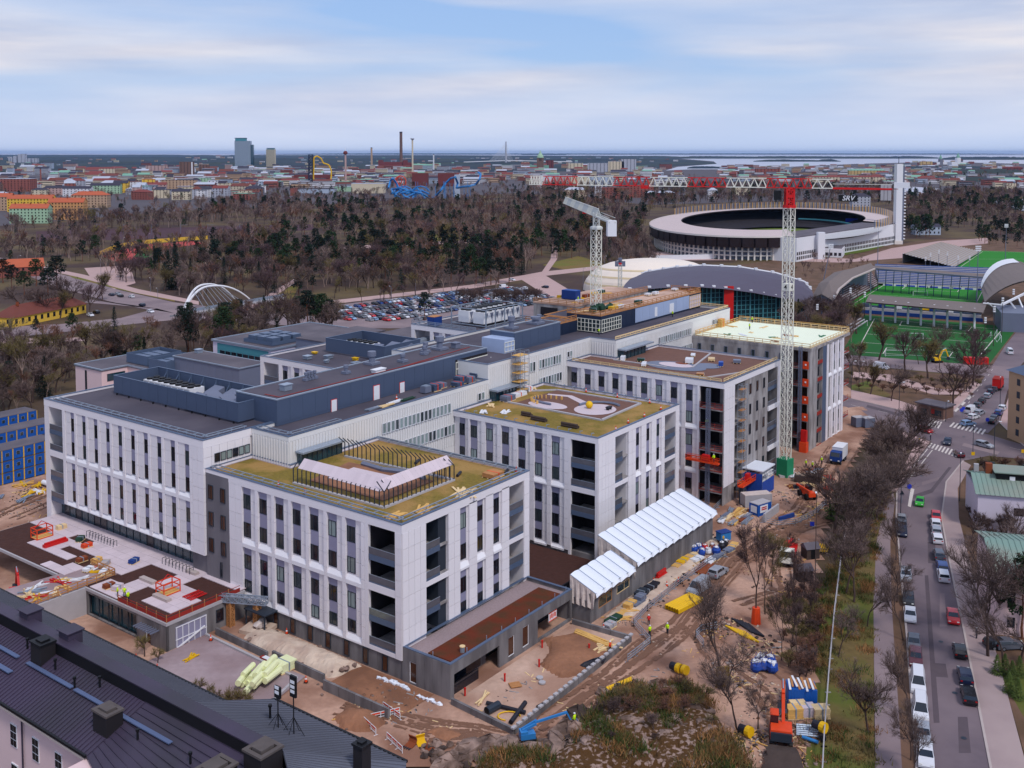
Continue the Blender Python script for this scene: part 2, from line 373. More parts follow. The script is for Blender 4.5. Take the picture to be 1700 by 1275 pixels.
def bay(root,K,base,a,b,c,nxt,bands,cl=True):
 """one facade bay: window strip a..b, plain panel b..c, pier c..nxt (either direction along the facade)"""
 lo=lambda x,y:(min(x,y),max(x,y))
 for(z0,z1,n,sill)in bands:
  pitch=(z1-z0+0.7)/n
  w0,w1=lo(a,b);q0,q1=lo(b,c);e0,e1=lo(c,nxt);f0,f1=lo(a,c)
  for k in range(n):
   wt=z1-1.25-k*pitch;wb=max(wt-2.4,z0+0.25);top=z1 if k==0 else wt+pitch-2.4
   fp(root,'spandrel_panel',K,base,w0+0.05,w1-0.05,-0.44,-0.36,wt,top,'bF')
   fw(root,K,base,w0+0.22,w1-0.02,-0.44,wb,wt)
   zt=z1-k*(z1-z0)/n;zb=z1-(k+1)*(z1-z0)/n
   for za,zc in((zb,(zb+zt)/2),((zb+zt)/2,zt)):
    fp(root,'inner_panel',K,base,q0,q1,-0.44,-0.3,za,zc,'aR',0.025);fp(root,'cladding_panel',K,base,e0,e1,-0.44,0,za,zc,'a9',0.025)
  if sill:
   zl=sill
   key=('sill',K,round(f1-f0,2),round(z0-zl,2));me=CACHE.get(key)
   if me is None:
    m=MB();h=(f1-f0)/2;H0=zl-z0
    prof=[(-0.44,H0),(0,H0),(0,-0.75),(-0.36,0.0),(-0.44,0.0)]
    pa=[fpt(K,0,-h,d,z)for d,z in prof];pb=[fpt(K,0,h,d,z)for d,z in prof]
    for i in range(5):j=(i+1)%5;m.face([pa[i],pa[j],pb[j],pb[i]])
    m.face(pa[::-1]);m.face(pb);me=CACHE[key]=m.mesh('sill','bE')
   ins('sill',me,root,fpt(K,base,(f0+f1)/2,0,z0))
   fp(root,'cladding_panel',K,base,e0,e1,-0.44,0,zl,z0,'a9',0.02)
def flp(root,K,base,s0,s1,z0,z1,w=1.35,h=2.3,d0=0.0,mat='a9',name='cladding_panel',t=0.06):
 n=max(1,round((s1-s0)/w));m=max(1,round((z1-z0)/h));dw,dh=(s1-s0)/n,(z1-z0)/m
 for i in range(n):
  for j in range(m):fp(root,name,K,base,s0+i*dw,s0+(i+1)*dw,d0,d0+t,z0+j*dh,z0+(j+1)*dh,mat,0.025)
def lga(root,K,base,s0,s1,depth,floors,bal=None,fascia='aG',z_top=None):
 for i,z in enumerate(floors):
  m=MB();fb(m,K,base,s0+0.02,s1-0.02,-depth+0.02,-0.12,z-0.3,z);m.build('balcony_slab','aI',root)
  b0,b1=bal if bal else(s0+0.05,s1-0.05)
  m=MB();fb(m,K,base,b0,b1,-0.12,-0.04,z-0.75,z+0.12);m.build('fascia_panel',fascia,root)
  m=MB();fb(m,K,base,b0,b1,-0.11,-0.07,z+0.14,z+1.1);g=m.build('balustrade','glass_balustrade',root)
  m=MB();fb(m,K,base,b0,b1,-0.13,-0.05,z+1.1,z+1.18);m.build('handrail','steel',g)
def flr(root,pts,z):
 m=MB()
 for i in range(len(pts)-1):
  p,q=Ve((*pts[i],z)),Ve((*pts[i+1],z));d=(q-p).normalized();nrm=Ve((-d.y,d.x,0))*0.55
  for s in(-1,1):m.beam(p+nrm*s,q+nrm*s,0.13,0.13)
  n=max(1,int((q-p).length/2.4))
  for k in range(n+1):
   c=p+(q-p)*(k/n);m.beam(c-nrm,c+nrm,0.09,0.09);m.beam(c-Ve((0,0,0.5)),c,0.08)
 m.build('roof_rail','steel',root)
def wsh(root,poly,z0,z1,zb,zr,roof_mat,wall='aR',base_poly=None,base_mat='aB'):
 """body z0..z1 (poly may have notches), head and parapet to zr, grey base zb..z0, roof covering"""
 m=MB();m.prism(poly,z0,z1);m.build('wall',wall,root)
def rcp(root,poly,z1,zr,roof_mat,margin=None,head='a9'):
 m=MB();m.prism(poly,z1,zr-0.55);m.build('roof_slab',head,root)
 m=MB();ring(m,poly,0.4,zr-0.549,zr);m.build('parapet',head,root)
 m=MB();ring(m,ofp(ccw(poly),-0.06),0.55,zr+0.001,zr+0.09);m.build('coping','aG',root)
 inn=ofp(ccw(poly),0.42)
 m=MB();m.face([(*p,zr-0.44)for p in inn]);m.build('roof',margin or roof_mat,root)
 if margin:
  inn=ofp(ccw(poly),1.0)
  m=MB();m.prism(inn,zr-0.43,zr-0.34,bottom=False);m.build('roof_planting' if 'sedum' in roof_mat else 'roof_bed',roof_mat,root)
fw_=uth('hospital_wing','nearest white hospital wing with the steel cage on its moss roof','hospital wing',(15,20,0),'white hospital wings')
Z1,Z0,ZR=21.4,3.0,22.65
poly=[(0.45,44.2),(0.45,6.63),(4.9,6.63),(4.9,1.36),(0.03,1.36),(0.03,0.03),(5.14,0.03),(5.14,3.6),(10.2,3.6),(10.2,0.45),(24.7,0.45),(24.7,3.0),(29.35,3.0),(29.35,0.03),(30.9,0.03),(30.9,34.35),(10,34.35),(10,44.2)]
wsh(fw_,poly,Z0,Z1,0,ZR,'sedum')
full=[(0,0),(30.95,0),(30.95,34.3),(9.95,34.3),(9.95,44.2),(0,44.2)]
rcp(fw_,full,Z1,ZR,'sedum','bG')
BA=[34.85,30.93,27.0,23.07,19.14,15.21,11.28]
bands=[(12.85,21.4,2,11.5),(3.9,11.5,2,2.92)]
for i,a in enumerate(BA):bay(fw_,'L',0,a,a-1.85,a-3.2,a-3.93,bands)
flp(fw_,'L',0,34.87,38.1,2.95,21.4,1.6,2.3,-0.44,t=0.44)
m=MB();fb(m,'L',0,1.36,6.63,-0.6,-0.002,11.75,12.85);m.build('loggia_beam','a9',fw_)
m=MB();fb(m,'L',0,1.36,6.63,-0.6,-0.002,2.95,3.6);m.build('loggia_beam','a9',fw_)
m=MB();fb(m,'L',0,6.63,7.35,-0.44,0,2.95,21.4);m.build('loggia_jamb','a9',fw_)
lga(fw_,'L',0,1.4,6.6,4.8,(16.95,12.9,7.9,3.7))
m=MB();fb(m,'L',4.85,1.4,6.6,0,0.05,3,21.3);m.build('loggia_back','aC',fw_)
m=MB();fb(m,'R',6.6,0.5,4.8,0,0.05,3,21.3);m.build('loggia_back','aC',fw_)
flp(fw_,'R',0,0.1,5.14,5.0,21.4,1.3,2.35);flp(fw_,'L',0,0.1,1.3,2.95,21.4,1.3,2.3)
m=MB();fb(m,'R',0,5.14,10.2,-0.6,-0.002,11.9,12.7);m.build('loggia_beam','a9',fw_)
lga(fw_,'R',0,5.18,10.15,3.5,(17.2,12.95,8.3),(5.2,8.3))
m=MB();fb(m,'R',3.58,5.2,10.1,0,0.05,4.6,21.3);m.build('loggia_back','aC',fw_)
m=MB();m.box(8.4,10.15,0.5,3.5,4.6,21.3);m.build('loggia_core','a2',fw_)
for a in(13.0,17.1,21.3):
 bay(fw_,'R',0,a,a+1.75,a+2.15,a+4.1,[(12.75,21.6,2,11.65),(4.7,11.65,2,None)])
flp(fw_,'R',0,10.2,12.98,4.7,21.4,1.4,2.3,-0.44,t=0.44)
m=MB();fb(m,'R',0,24.7,29.35,-0.6,-0.002,11.9,12.7);m.build('loggia_beam','a9',fw_)
lga(fw_,'R',0,24.9,29.3,2.9,(17.2,12.95,8.3))
m=MB();fb(m,'R',2.98,24.7,29.3,0,0.05,4.6,21.3);m.build('loggia_back','b5',fw_)
flp(fw_,'R',0,29.4,30.9,4.7,21.4,1.4,2.3)
m=MB();fb(m,'L',0,38.15,44.1,-0.4,0.02,-0.2,22.0);cw=m.build('grey_wall','bP',fw_)
for s in(43.35,40.2):
 for zt in(20.1,15.6,11.15):fw(fw_,'L',0,s-1.25,s,0.03,zt-2.4,zt,'aT')
fw(fw_,'L',0,40.0,40.5,0.03,5.0,7.6,'glass_0',split=False)
m=MB();m.prism([(0.3,0.3),(30.6,0.3),(30.6,34.2),(9.8,34.2),(9.8,38),(0.3,38)],-0.4,2.96);m.build('base','aB',fw_)
for i in range(12):fp(fw_,'concrete_panel','L',0.3,0.3+i*2.4,2.7+i*2.4,0,0.08,-0.4,2.94,'aB',0.02)
for i in range(7):fw(fw_,'L',0.22,3.0+3.93*i,4.1+3.93*i,0.01,0.35,2.7,'aT',split=False)
flr(fw_,[(1.2,43.5),(1.2,1.2),(29.8,1.2),(29.8,33)],ZR+0.3)
cg=uth('roof_garden_cage','dark steel post fence bending inwards round the roof garden of the nearest wing','cage',(12,18,22.32))
kerb=[(4.1,27.1),(4.3,7.45),(20.5,7.45),(19.2,31)]
m=MB()
for i in range(3):
 p,q=Ve((*kerb[i],22.4)),Ve((*kerb[i+1],22.4));m.beam(p,q,0.5,0.35)
m.build('kerb','a6',cg)
ctr=Ve((13,18,0));post=MB();post.beam((0,0,0),(0,0,2.3),0.11,0.14);post.beam((0,0,2.25),(1.5,0,3.6),0.1,0.13);pm=post.mesh('post','a2')
gp=MB();gp.face([(0.1,-0.5,2.45),(0.1,0.5,2.45),(1.5,0.5,3.7),(1.5,-0.5,3.7)]);gp.face([(0.1,-0.5,2.42),(1.5,-0.5,3.67),(1.5,0.5,3.67),(0.1,0.5,2.42)]);gpm=gp.mesh('mesh_panel','aL')
for i in range(3):
 p,q=Ve((*kerb[i],0)),Ve((*kerb[i+1],0));n=int((q-p).length/0.98);d=(q-p).normalized();inw=Ve((-d.y,d.x,0));inw=inw if inw.dot(ctr-(p+q)/2)>0 else-inw
 for k in range(n+1):
  c=p+(q-p)*(k/n);a=math.atan2(inw.y,inw.x)
  ins('post',pm,cg,(c.x,c.y,22.5),a)
  if k<n and i<2 and k>0:ins('mesh_panel',gpm,cg,(c.x+d.x*0.49,c.y+d.y*0.49,22.5),a)
m=MB();m.prism([(6.5,26),(6.5,9.8),(18.2,9.8),(17.2,28)],22.3,22.42,bottom=False);m.build('play_surface','aW',fw_)
m=MB();m.prism([(9,24.5),(9,13),(16,13),(15.4,25)],22.43,22.5,bottom=False);m.build('play_surface','aL',fw_)
m=MB();m.path([(17.5,25.0,22.6),(17,20,22.7),(18.6,14.5,22.7),(17.8,11.5,22.6)],0.45,6);m.build('planter_edge','a1',fw_)
m=MB();m.box(11.2,20.4,33.0,34.3,22.25,24.4);lb=m.build('roof_lobby','glass_teal',fw_);m=MB();m.box(10.9,20.7,32.3,34.3,24.41,24.7);m.build('canopy','steel',lb)
m=MB()
for k in range(9):m.box(11.2+k*1.14,11.3+k*1.14,32.9,33.0,22.25,24.4)
m.build('mullion','a2',lb)
an=uth('annex_building','low concrete annex with a red-brown planted roof at the foot of the nearest wing','annex',(15,-5,0))
apoly=[(0.1,-8.75),(30.5,-8.75),(30.5,0.2),(0.1,0.2)]
walls=MB()
def wrn(mb,K,base,s0,s1,z0,z1,t,holes):
 xs=sorted(holes,key=lambda h:h[0]);cur=s0
 for(a,b,c,d)in xs:
  if a>cur:fb(mb,K,base,cur,a,-t,0,z0,z1)
  if c>z0:fb(mb,K,base,a,b,-t,0,z0,c)
  if d<z1:fb(mb,K,base,a,b,-t,0,d,z1)
  cur=b
 if cur<s1:fb(mb,K,base,cur,s1,-t,0,z0,z1)
fh=[(0.9,11.2,-0.2,3.4),(13.4,14.9,0.7,3.6),(17.0,18.6,0.7,3.8),(20.9,30.0,0.4,3.5)]
wrn(walls,'R',-8.75,0.1,30.5,-0.4,5.0,0.35,fh)
wrn(walls,'L',0.1,-8.39,0.2,-0.4,5.0,0.35,[(-2.5,-1.2,0.3,3.3)])
walls.box(30.15,30.5,-8.39,0.2,-0.4,5.0)
walls.build('wall','aB',an)
for i in range(4):fp(an,'concrete_panel','L',0.1,-8.7+i*1.55,-7.15+i*1.55,0.002,0.05,-0.4,4.95,'aB',0.02)
m=MB();m.box(0.46,30.1,-5.2,-5.0,-0.3,4.0);m.build('back_wall','aC',an)
m=MB();m.box(0.5,7.0,-8.2,-8.1,-0.2,1.6);m.box(0.5,9.0,-7.0,-6.9,0.8,3.3);m.build('glazing','glass_0',an)
m=MB();m.box(7.6,11.2,-6.2,-6.0,0,3.4);m.build('inner_wall','aB',an)
for(a,b,c,d)in fh[1:3]:fw(an,'R',-8.75,a,b,-0.2,c,d,'aT','a0',split=False)
fw(an,'L',0.1,-2.5,-1.2,-0.2,0.3,3.3,'aT','a0',split=False)
m=MB();m.box(0.45,30.15,-8.4,0.2,4.0,4.4);m.build('roof_slab','aB',an)
m=MB();ring(m,apoly,0.45,5.001,5.12);m.build('coping','aG',an)
m=MB();m.face([(p[0],p[1],4.45)for p in[(0.5,-8.35),(30.1,-8.35),(30.1,0.1),(0.5,0.1)]]);m.build('roof','bG',an)
m=MB();m.prism([(1.6,-7.6),(28.8,-7.6),(28.8,-3.4),(1.6,-3.4)],4.46,4.62,bottom=False);m.build('roof_planting','c6',an)
pm=MB();pm.tube((0,0,0),(0,0,1.1),0.06,5);pm=pm.mesh('roof_post','steel')
for u in(0.8,4.5,9,12.6,16,19.5,23,26.5,29.7):ins('roof_post',pm,an,(u,-8.1 if u>1 else-5,4.5))
m=MB();m.lathe((4.6,-7.2,4.5),[(0.35,0),(0.35,0.9)],10);v_=m.build('roof_vent','steel',an);m=MB();m.lathe((4.6,-7.2,5.4),[(0.42,0),(0.42,0.12)],10);m.build('cap','a3',v_)
m=MB();m.obox(W(25.3,-8.5,2.6),U*1.1,V*0.05,Ve((0,0,0.7)));sg=m.build('banner','a0');tag(sg,'small white and orange banner hung in the opening of the concrete annex','banner')
m=MB()
for i in range(5):m.obox(W(24.55+i*0.38,-8.56,2.6+0.1*(i%2)),U*0.12,V*0.01,Ve((0,0,0.35)))
for s in(-1,1):m.obox(W(25.3,-8.56,2.6+s*0.64),U*1.1,V*0.012,Ve((0,0,0.07)))
m.build('print','a8',sg)
lw=uth('hospital_wing','long left white hospital wing with ten window bays and a glazed ground floor','hospital wing',(10,70,0),'white hospital wings')
poly=[(-0.05,44),(-0.05,86.9),(4.2,86.9),(4.2,91.7),(-0.45,91.7),(-0.45,93.3),(22,93.3),(22,44)]
m=MB();m.prism([(0.05,44.2),(0.05,86.95),(4.2,86.95),(4.2,91.7),(-0.48,91.7),(-0.48,93.3),(22,93.3),(22,44.2)],7.9,26.1);m.build('wall','aR',lw)
full=[(-0.5,43.95),(9.3,43.95),(22,43.95),(22,93.35),(-0.5,93.35)]
rcp(lw,full,26.1,27.4,'roof_felt')
for i in range(10):
 b_=47.75+3.9*i
 bay(lw,'L',-0.5,b_,b_+1.0,b_+1.0,b_+1.25,[])
 for(z0,z1,sl)in((17.7,26.1,16.35),(8.75,16.35,7.9)):
  pitch=(z1-z0+0.7)/2
  for k in range(2):
   wt=z1-1.2-k*pitch;wb=max(wt-2.5,z0+0.2);top=z1 if k==0 else wt+pitch-2.5
   fp(lw,'spandrel_panel','L',-0.5,b_,b_+1.35,-0.4,-0.2,wt,top,'bF')
   fw(lw,'L',-0.5,b_+0.03,b_+1.3,-0.32,wb,wt,RN.choice(('glass_0','glass_0','glass_2','glass_1')),split=False)
   zt=z1-k*(z1-z0)/2;zb=zt-(z1-z0)/2
   for za,zc in((zb,(zb+zt)/2),((zb+zt)/2,zt)):
    fp(lw,'inner_panel','L',-0.5,b_+1.38,b_+3.05,-0.5,-0.12,za,zc,'aR',0.025);fp(lw,'cladding_panel','L',-0.5,b_-0.8,b_,-0.5,0,za,zc,'a9',0.025)
  key=('sl2',round(z0-sl,2));me=CACHE.get(key)
  if me is None:
   m=MB();H0=sl-z0;prof=[(-0.5,H0),(0,H0),(0,-0.7),(-0.36,0.0),(-0.5,0.0)]
   pa=[(-d,-1.55,z)for d,z in prof];pb=[(-d,1.55,z)for d,z in prof]
   for q in range(5):j=(q+1)%5;m.face([pa[q],pa[j],pb[j],pb[q]])
   m.face(pa[::-1]);m.face(pb);me=CACHE[key]=m.mesh('sill','bE')
  ins('sill',me,lw,(-0.5,b_+1.52,z0));fp(lw,'cladding_panel','L',-0.5,b_-0.8,b_,-0.5,0,sl,z0,'a9',0.02)
flp(lw,'L',-0.5,43.97,46.94,7.9,26.1,1.5,2.3,-0.44,t=0.44)
m=MB();fb(m,'L',-0.5,86.0,86.95,-0.5,0,7.9,26.1);m.build('loggia_jamb','a9',lw)
for z0,z1 in((16.5,17.7),):m=MB();fb(m,'L',-0.5,86.95,91.7,-0.5,-0.003,z0,z1);m.build('loggia_beam','a9',lw)
lga(lw,'L',-0.5,87.0,91.65,4.4,(21.6,17.75,12.6,8.4))
m=MB();fb(m,'L',4.2,87,91.6,0,0.06,8,26);m.build('loggia_back','c5',lw)
m=MB();m.box(-0.5,4.2,91.71,93.3,0,7.88);m.box(-0.46,0.1,91.72,93.28,7.88,26.1);m.build('end_pier','a9',lw)
m=MB();m.box(-0.53,4.3,91.6,93.33,0,1.2);m.build('plinth','aB',lw)
m=MB();m.box(1.6,1.8,44.3,91.6,3.9,7.9);m.build('glass_wall','glass_teal',lw)
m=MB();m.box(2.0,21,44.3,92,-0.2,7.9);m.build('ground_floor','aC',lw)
for i in range(20):
 s=48.6+i*2.1
 fp(lw,'glass_pane','L',1.55,s+0.05,s+2.0,0,0.06,4.3,7.8,RN.choice(('glass_teal','glass_teal','glass_0')))
 fp(lw,'mullion','L',1.55,s-0.05,s+0.05,0,0.14,4.2,7.88,'a2')
m=MB();fb(m,'L',0.4,43.95,48.4,-1,0,-0.2,7.89);m.build('grey_wall','bP',lw)
flp(lw,'R',43.95,-0.45,9.2,22.7,26.1,1.6,1.7,0.0,t=0.05)
for i in range(6):fw(lw,'R',43.95,1.7+i*1.25,2.8+i*1.25,0.06,23.25,24.75,RN.choice(('glass_0','glass_3')),split=False)
flr(lw,[(0.7,92),(0.7,45.1),(9,45.1)],27.75)
sc_=[(10.7,48.9),(21,48.9),(21,87.3),(10.7,87.3)]
m=MB();ring(m,sc_,0.18,27.35,30.7);m.build('plant_screen','aE',lw)
m=MB();ring(m,ofp(ccw(sc_),-0.05),0.28,30.701,30.82);m.build('screen_coping','aG',lw)
m=MB()
for s in range(50,87,4):m.box(10.5,10.75,s,s+0.2,26.9,27.36)
m.build('screen_foot','a7',lw)
for k in range(13):fp(lw,'screen_panel','L',10.7,49+k*2.94,51.9+k*2.94,0.0,0.05,27.4,30.65,'aE',0.02)
m=MB()
for s in range(52,87,4):m.beam((20.7,s,27.4),(20.7,s,30.6),0.3);m.beam((20.7,s,30.2),(18.6,s,27.2),0.16)
m.build('screen_brace','aG',lw)
def chiller(parent,u0,u1,v0,v1,z0,z1,n,along='v'):
 m=MB();m.box(u0,u1,v0,v1,z0,z1);c=m.build('chiller','a0',parent)
 m=MB();fm=MB();off=ORG[parent.name];L=(v1-v0)if along=='v' else(u1-u0)
 for i in range(n):
  for j in range(2):
   t=(i+0.5)/n;q=0.27+0.46*j
   cu,cv=(u0+(u1-u0)*q,v0+(v1-v0)*t)if along=='v' else(u0+(u1-u0)*t,v0+(v1-v0)*q)
   m.lathe((cu,cv,z1),[(L/n*0.36,0.0),(L/n*0.36,0.35)],8)
  s=(v0+(v1-v0)*(i+0.5)/n)if along=='v' else(u0+(u1-u0)*(i+0.5)/n);h=z1-z0
  if along=='v':fm.face([(u0-0.02,s+0.75,z1-0.3),(u0-0.02,s-0.75,z1-0.3),(u0-0.02,s,z1-h*0.75)])
  else:fm.face([(s-0.75,v0-0.02,z1-0.3),(s+0.75,v0-0.02,z1-0.3),(s,v0-0.02,z1-h*0.75)])
 m.build('fan','a7',c,off=off);fm.build('coil_vent','a1',c,off=off)
chiller(lw,15.2,18.6,69,84,27.1,29.6,8)
def aun(parent,u,v,z,a=1.6,h=1.6,rot=0):
 m=MB();c,s=cos(rot),sin(rot)
 q=lambda x,y,zz:(u+x*c-y*s,v+x*s+y*c,zz)
 for(x0,x1,zt0,zt1)in((-a,a,h,h),(-a*0.9,a*0.9,h*1.02,h*1.5)):
  lo=z if zt0==h else z+h+0.02
  b=[q(x0,-a,lo),q(x1,-a,lo),q(x1,a,lo),q(x0,a,lo)]
  tp=[q(x0,-a,z+zt0),q(x1,-a,z+zt1),q(x1,a,z+zt1),q(x0,a,z+zt0)]
  m.face(tp);m.face(b[::-1])
  for i in range(4):j=(i+1)%4;m.face([b[i],b[j],tp[j],tp[i]])
 m.build('air_handling_unit','a1',parent)
for(u,v,r)in((13,64,0),(13,60,0),(16,58,1.5),(16,62.5,1.5),(18.7,66,0),(18.7,61,0),(18.7,56.5,0),(14,54.5,0),(17,52.5,1.5),(19,51.3,0)):aun(lw,u,v,27.0,1.45,1.9,r)
spn=uth('hospital_spine','long white ribbed hospital spine carrying dark rooftop plant rooms','hospital spine',(60,45,0))
m=MB();m.prism([(9.6,43.9),(9.6,34.42),(64.1,34.42),(64.1,56),(22.1,56),(22.1,43.9)],-0.3,26.6);m.build('wall','b2',spn)
m=MB();m.prism([(64.12,34.42),(104.3,34.42),(104.3,27.15),(168,27.15),(168,62),(64.12,62)],-0.3,29.7);m.build('wall','b2',spn)
lowp=[(9.55,43.9),(9.55,34.37),(64.1,34.37),(64.1,56),(22.1,56),(22.1,43.9)]
hip=[(64.12,34.37),(104.25,34.37),(104.25,27.1),(168,27.1),(168,62),(64.12,62)]
for pl,zr in((lowp,27.35),(hip,30.5)):
 m=MB();ring(m,pl,0.4,zr-0.8,zr);m.build('parapet','b2',spn)
 m=MB();ring(m,ofp(ccw(pl),-0.06),0.55,zr+0.002,zr+0.1);m.build('coping','aG',spn)
 m=MB();m.face([(*p,zr-0.6)for p in ofp(ccw(pl),0.41)]);m.build('roof','roof_felt',spn)
m=MB()
x=9.7
while x<104.1:
 zt=26.5 if x<64.1 else 29.6;fb(m,'R',34.4,x,x+0.16,0,0.14,16.0,zt);x+=0.68
x=104.6
while x<144.6:fb(m,'R',27.13,x,x+0.12,0,0.1,20.0,29.6);x+=0.68
y=34.5
while y<43.8:fb(m,'L',9.58,y,y+0.16,0,0.14,22.0,26.5);y+=0.68
y=27.4
while y<34.2:fb(m,'L',104.28,y,y+0.16,0,0.14,26.0,29.6);y+=0.68
r_=m.build('facade_ribs','b2',spn);r_['kind']='stuff'
def ribwin(s0,n,pitch,z0,z1,base=34.4,w=1.0):
 for i in range(n):fw(spn,'R',base,s0+i*pitch,s0+i*pitch+w,0.15,z0,z1,RN.choice(('glass_3','glass_3','glass_1')),'a0',split=False)
ribwin(31.95,17,1.17,22.85,24.88);ribwin(33.2,17,1.17,18.4,20.42);ribwin(60.5,2,1.15,23.5,25.1)
ribwin(79,2,1.12,26.3,28.48);ribwin(82.55,8,1.12,26.4,28.5);ribwin(82.9,8,1.12,22.3,24.3);ribwin(94.0,2,1.14,27.2,28.6)
ribwin(125.2,16,1.15,26.4,28.2,27.13,0.8);ribwin(137,7,1.15,22,24,27.13,0.8);ribwin(156.5,2,1.3,27.2,28.6,27.13)
for(a,b,c,zf,zc)in((64.6,71.8,34.35,22.6,24.9),(105.0,115.4,27.05,25.95,28.1)):
 m=MB();m.box(a,b,c-1.6,c-0.02,zf,zc);l_=m.build('roof_lobby','glass_teal',spn);m=MB();m.box(a-0.3,b+3,c-2.4,c-0.16,zc+0.01,zc+0.35);m.build('canopy','steel',l_)
 m=MB()
 for k in range(7):m.box(a+k*(b-a)/6-0.06,a+k*(b-a)/6+0.06,c-1.72,c-1.61,zf,zc)
 m.build('mullion','a2',l_)
def plr(parent,u0,u1,v0,v1,z0,z1,mat='aE',roof='roof_felt',pw=3.0,cop='steel'):
 m=MB();m.box(u0,u1,v0,v1,z0,z1);p=m.build('plant_room',mat,parent);off=ORG[parent.name]
 n=max(1,round((u1-u0)/pw));d=(u1-u0)/n
 for i in range(n):fp(p,'panel','R',v0,u0+i*d,u0+(i+1)*d,0.002,0.04,z0+0.5,z1-0.02,mat,0.02)
 n=max(1,round((v1-v0)/pw));d=(v1-v0)/n
 for i in range(n):fp(p,'panel','L',u0,v0+i*d,v0+(i+1)*d,0.002,0.04,z0+0.5,z1-0.02,mat,0.02)
 m=MB();ring(m,[(u0-0.08,v0-0.08),(u1+0.08,v0-0.08),(u1+0.08,v1+0.08),(u0-0.08,v1+0.08)],0.4,z1+0.002,z1+0.22);m.build('coping',cop,p,off=off)
 m=MB();m.face([(u0+0.3,v0+0.3,z1+0.05),(u1-0.3,v0+0.3,z1+0.05),(u1-0.3,v1-0.3,z1+0.05),(u0+0.3,v1-0.3,z1+0.05)]);m.build('roof',roof,p,off=off)
 return p
ORG_P=ORG
pr=plr(spn,14.3,74.6,42.85,53.9,26.8,31.4)
ORG[pr.name]=ORG[spn.name]
for(a,b,z0,z1)in((27.3,28.6,26.5,28.9),(38.5,40.1,26.5,29.5),(46.0,47.3,26.5,28.8)):
 fp(pr,'door','R',42.8,a,b,0.02,0.1,z0,z1,'a0');
 m=MB();fb(m,'R',42.8,a-0.12,b+0.12,0.0,0.05,z0-0.1,z1+0.12);m.build('door_frame','a5',pr)
m=MB();fb(m,'R',42.8,63.5,74.5,0.05,0.09,26.9,30.6);m.build('bay_shade_panel','aC',pr)  # dark slab on the wall stands for the shade inside the bay
m=MB()
for k in range(8):fb(m,'R',42.8,63.5+k*1.55,63.65+k*1.55,0.1,0.2,26.9,30.0)
for z in(27.0,28.5,29.9):fb(m,'R',42.8,63.5,74.5,0.12,0.22,z,z+0.18)
m.build('bay_frame','aH',pr)
m=MB()
for(p,q)in(((16,44.2),(58,44.2)),((16,44.2),(16,48)),((48,44.3),(73,46.5))):m.beam((*p,31.53),(*q,31.53),0.22,0.05)
m.build('safety_line','aP',pr)
def rbx(parent,u,v,z,a,b,h,mat='steel'):
 m=MB();m.box(u-a,u+a,v-b,v+b,z,z+h);m.box(u-a-0.15,u+a+0.15,v-b-0.15,v+b+0.15,z+h+0.005,z+h+0.15);m.build('roof_unit',mat,parent)
def rvt(parent,u,v,z,r,h):
 m=MB();m.box(u-r*1.4,u+r*1.4,v-r*1.4,v+r*1.4,z,z+0.5);m.lathe((u,v,z+0.5),[(r*0.7,0),(r*0.7,h*0.5),(r,h*0.55),(r,h)],10);m.build('roof_vent','a1',parent)
rbx(pr,20.5,47.5,31.5,0.9,0.7,1.0);rbx(pr,42,44.8,31.5,1.4,0.6,0.5,'a0');rbx(pr,70.5,48.5,31.5,0.8,0.7,1.1,'a1')
for(u,v,r,h)in((28,50.4,0.35,1.1),(28.7,50.4,0.35,1.1),(29.4,50.4,0.35,1.1),(30.2,50.4,0.35,1.1),(37,48.8,0.5,1.2),(46.5,51,0.9,2.2),(60.5,49,0.5,1.4),(62.5,50.4,0.6,1.8),(67,50.2,1.0,2.4),(52,47.5,0.6,1.2)):rvt(pr,u,v,31.5,r,h)
flr(spn,[(10.4,43),(10.4,35.2),(22,35.2)],27.7)
pr2=plr(spn,81.8,100.5,40.5,47.5,29.9,34.0,'aE','roof_felt');ORG[pr2 .name]=ORG[spn.name]
m=MB();m.box(78.0,81.75,40.5,47.0,29.9,33.0);gb=m.build('glazed_bay','bQ',spn)
m=MB()
for k in range(4):fb(m,'R',40.5,78+k*1.2,78.12+k*1.2,0,0.1,30,32.4)
for z in(30.2,31.3,32.3):fb(m,'R',40.5,78,81.7,0.02,0.12,z,z+0.12)
m.build('bay_frame','aH',spn)
for(u,v,r,h)in((86,44.5,0.9,2.4),(95,44,1.2,1.2),(98,45,0.6,1.2)):rvt(pr2,u,v,34.1,r,h)
pr3=plr(spn,112.5,168,36.4,46.5,29.9,34.3,'b3','bH',cop='aA');ORG[pr3 .name]=ORG[spn.name]
flp(pr3,'R',36.35,129.5,160.5,30.4,34.2,3.9,3.8,0.04,'bQ','panel',0.05)
m=MB();fb(m,'R',36.35,160.6,167.8,0.04,0.1,30.4,33.9);m.build('wrapped_bay','aL',pr3)
m=MB()
for k in range(6):fb(m,'R',36.3,160.6+k*1.4,160.72+k*1.4,0.06,0.14,30.4,33.9)
for z in(30.4,31.5,32.6,33.8):fb(m,'R',36.3,160.6,167.8,0.07,0.15,z,z+0.1)
m.build('bay_frame','a3',pr3)
m=MB();fb(m,'R',36.35,112.6,122,0.05,0.12,30.2,33.4);fb(m,'L',112.45,36.5,43.2,0.05,0.12,30.2,33.4);m.build('glazing','glass_1',pr3)
m=MB()
for k in range(9):fb(m,'R',36.35,112.6+k*1.17,112.75+k*1.17,0.13,0.22,30.2,33.4)
for k in range(7):fb(m,'L',112.45,36.5+k*1.1,36.65+k*1.1,0.13,0.22,30.2,33.4)
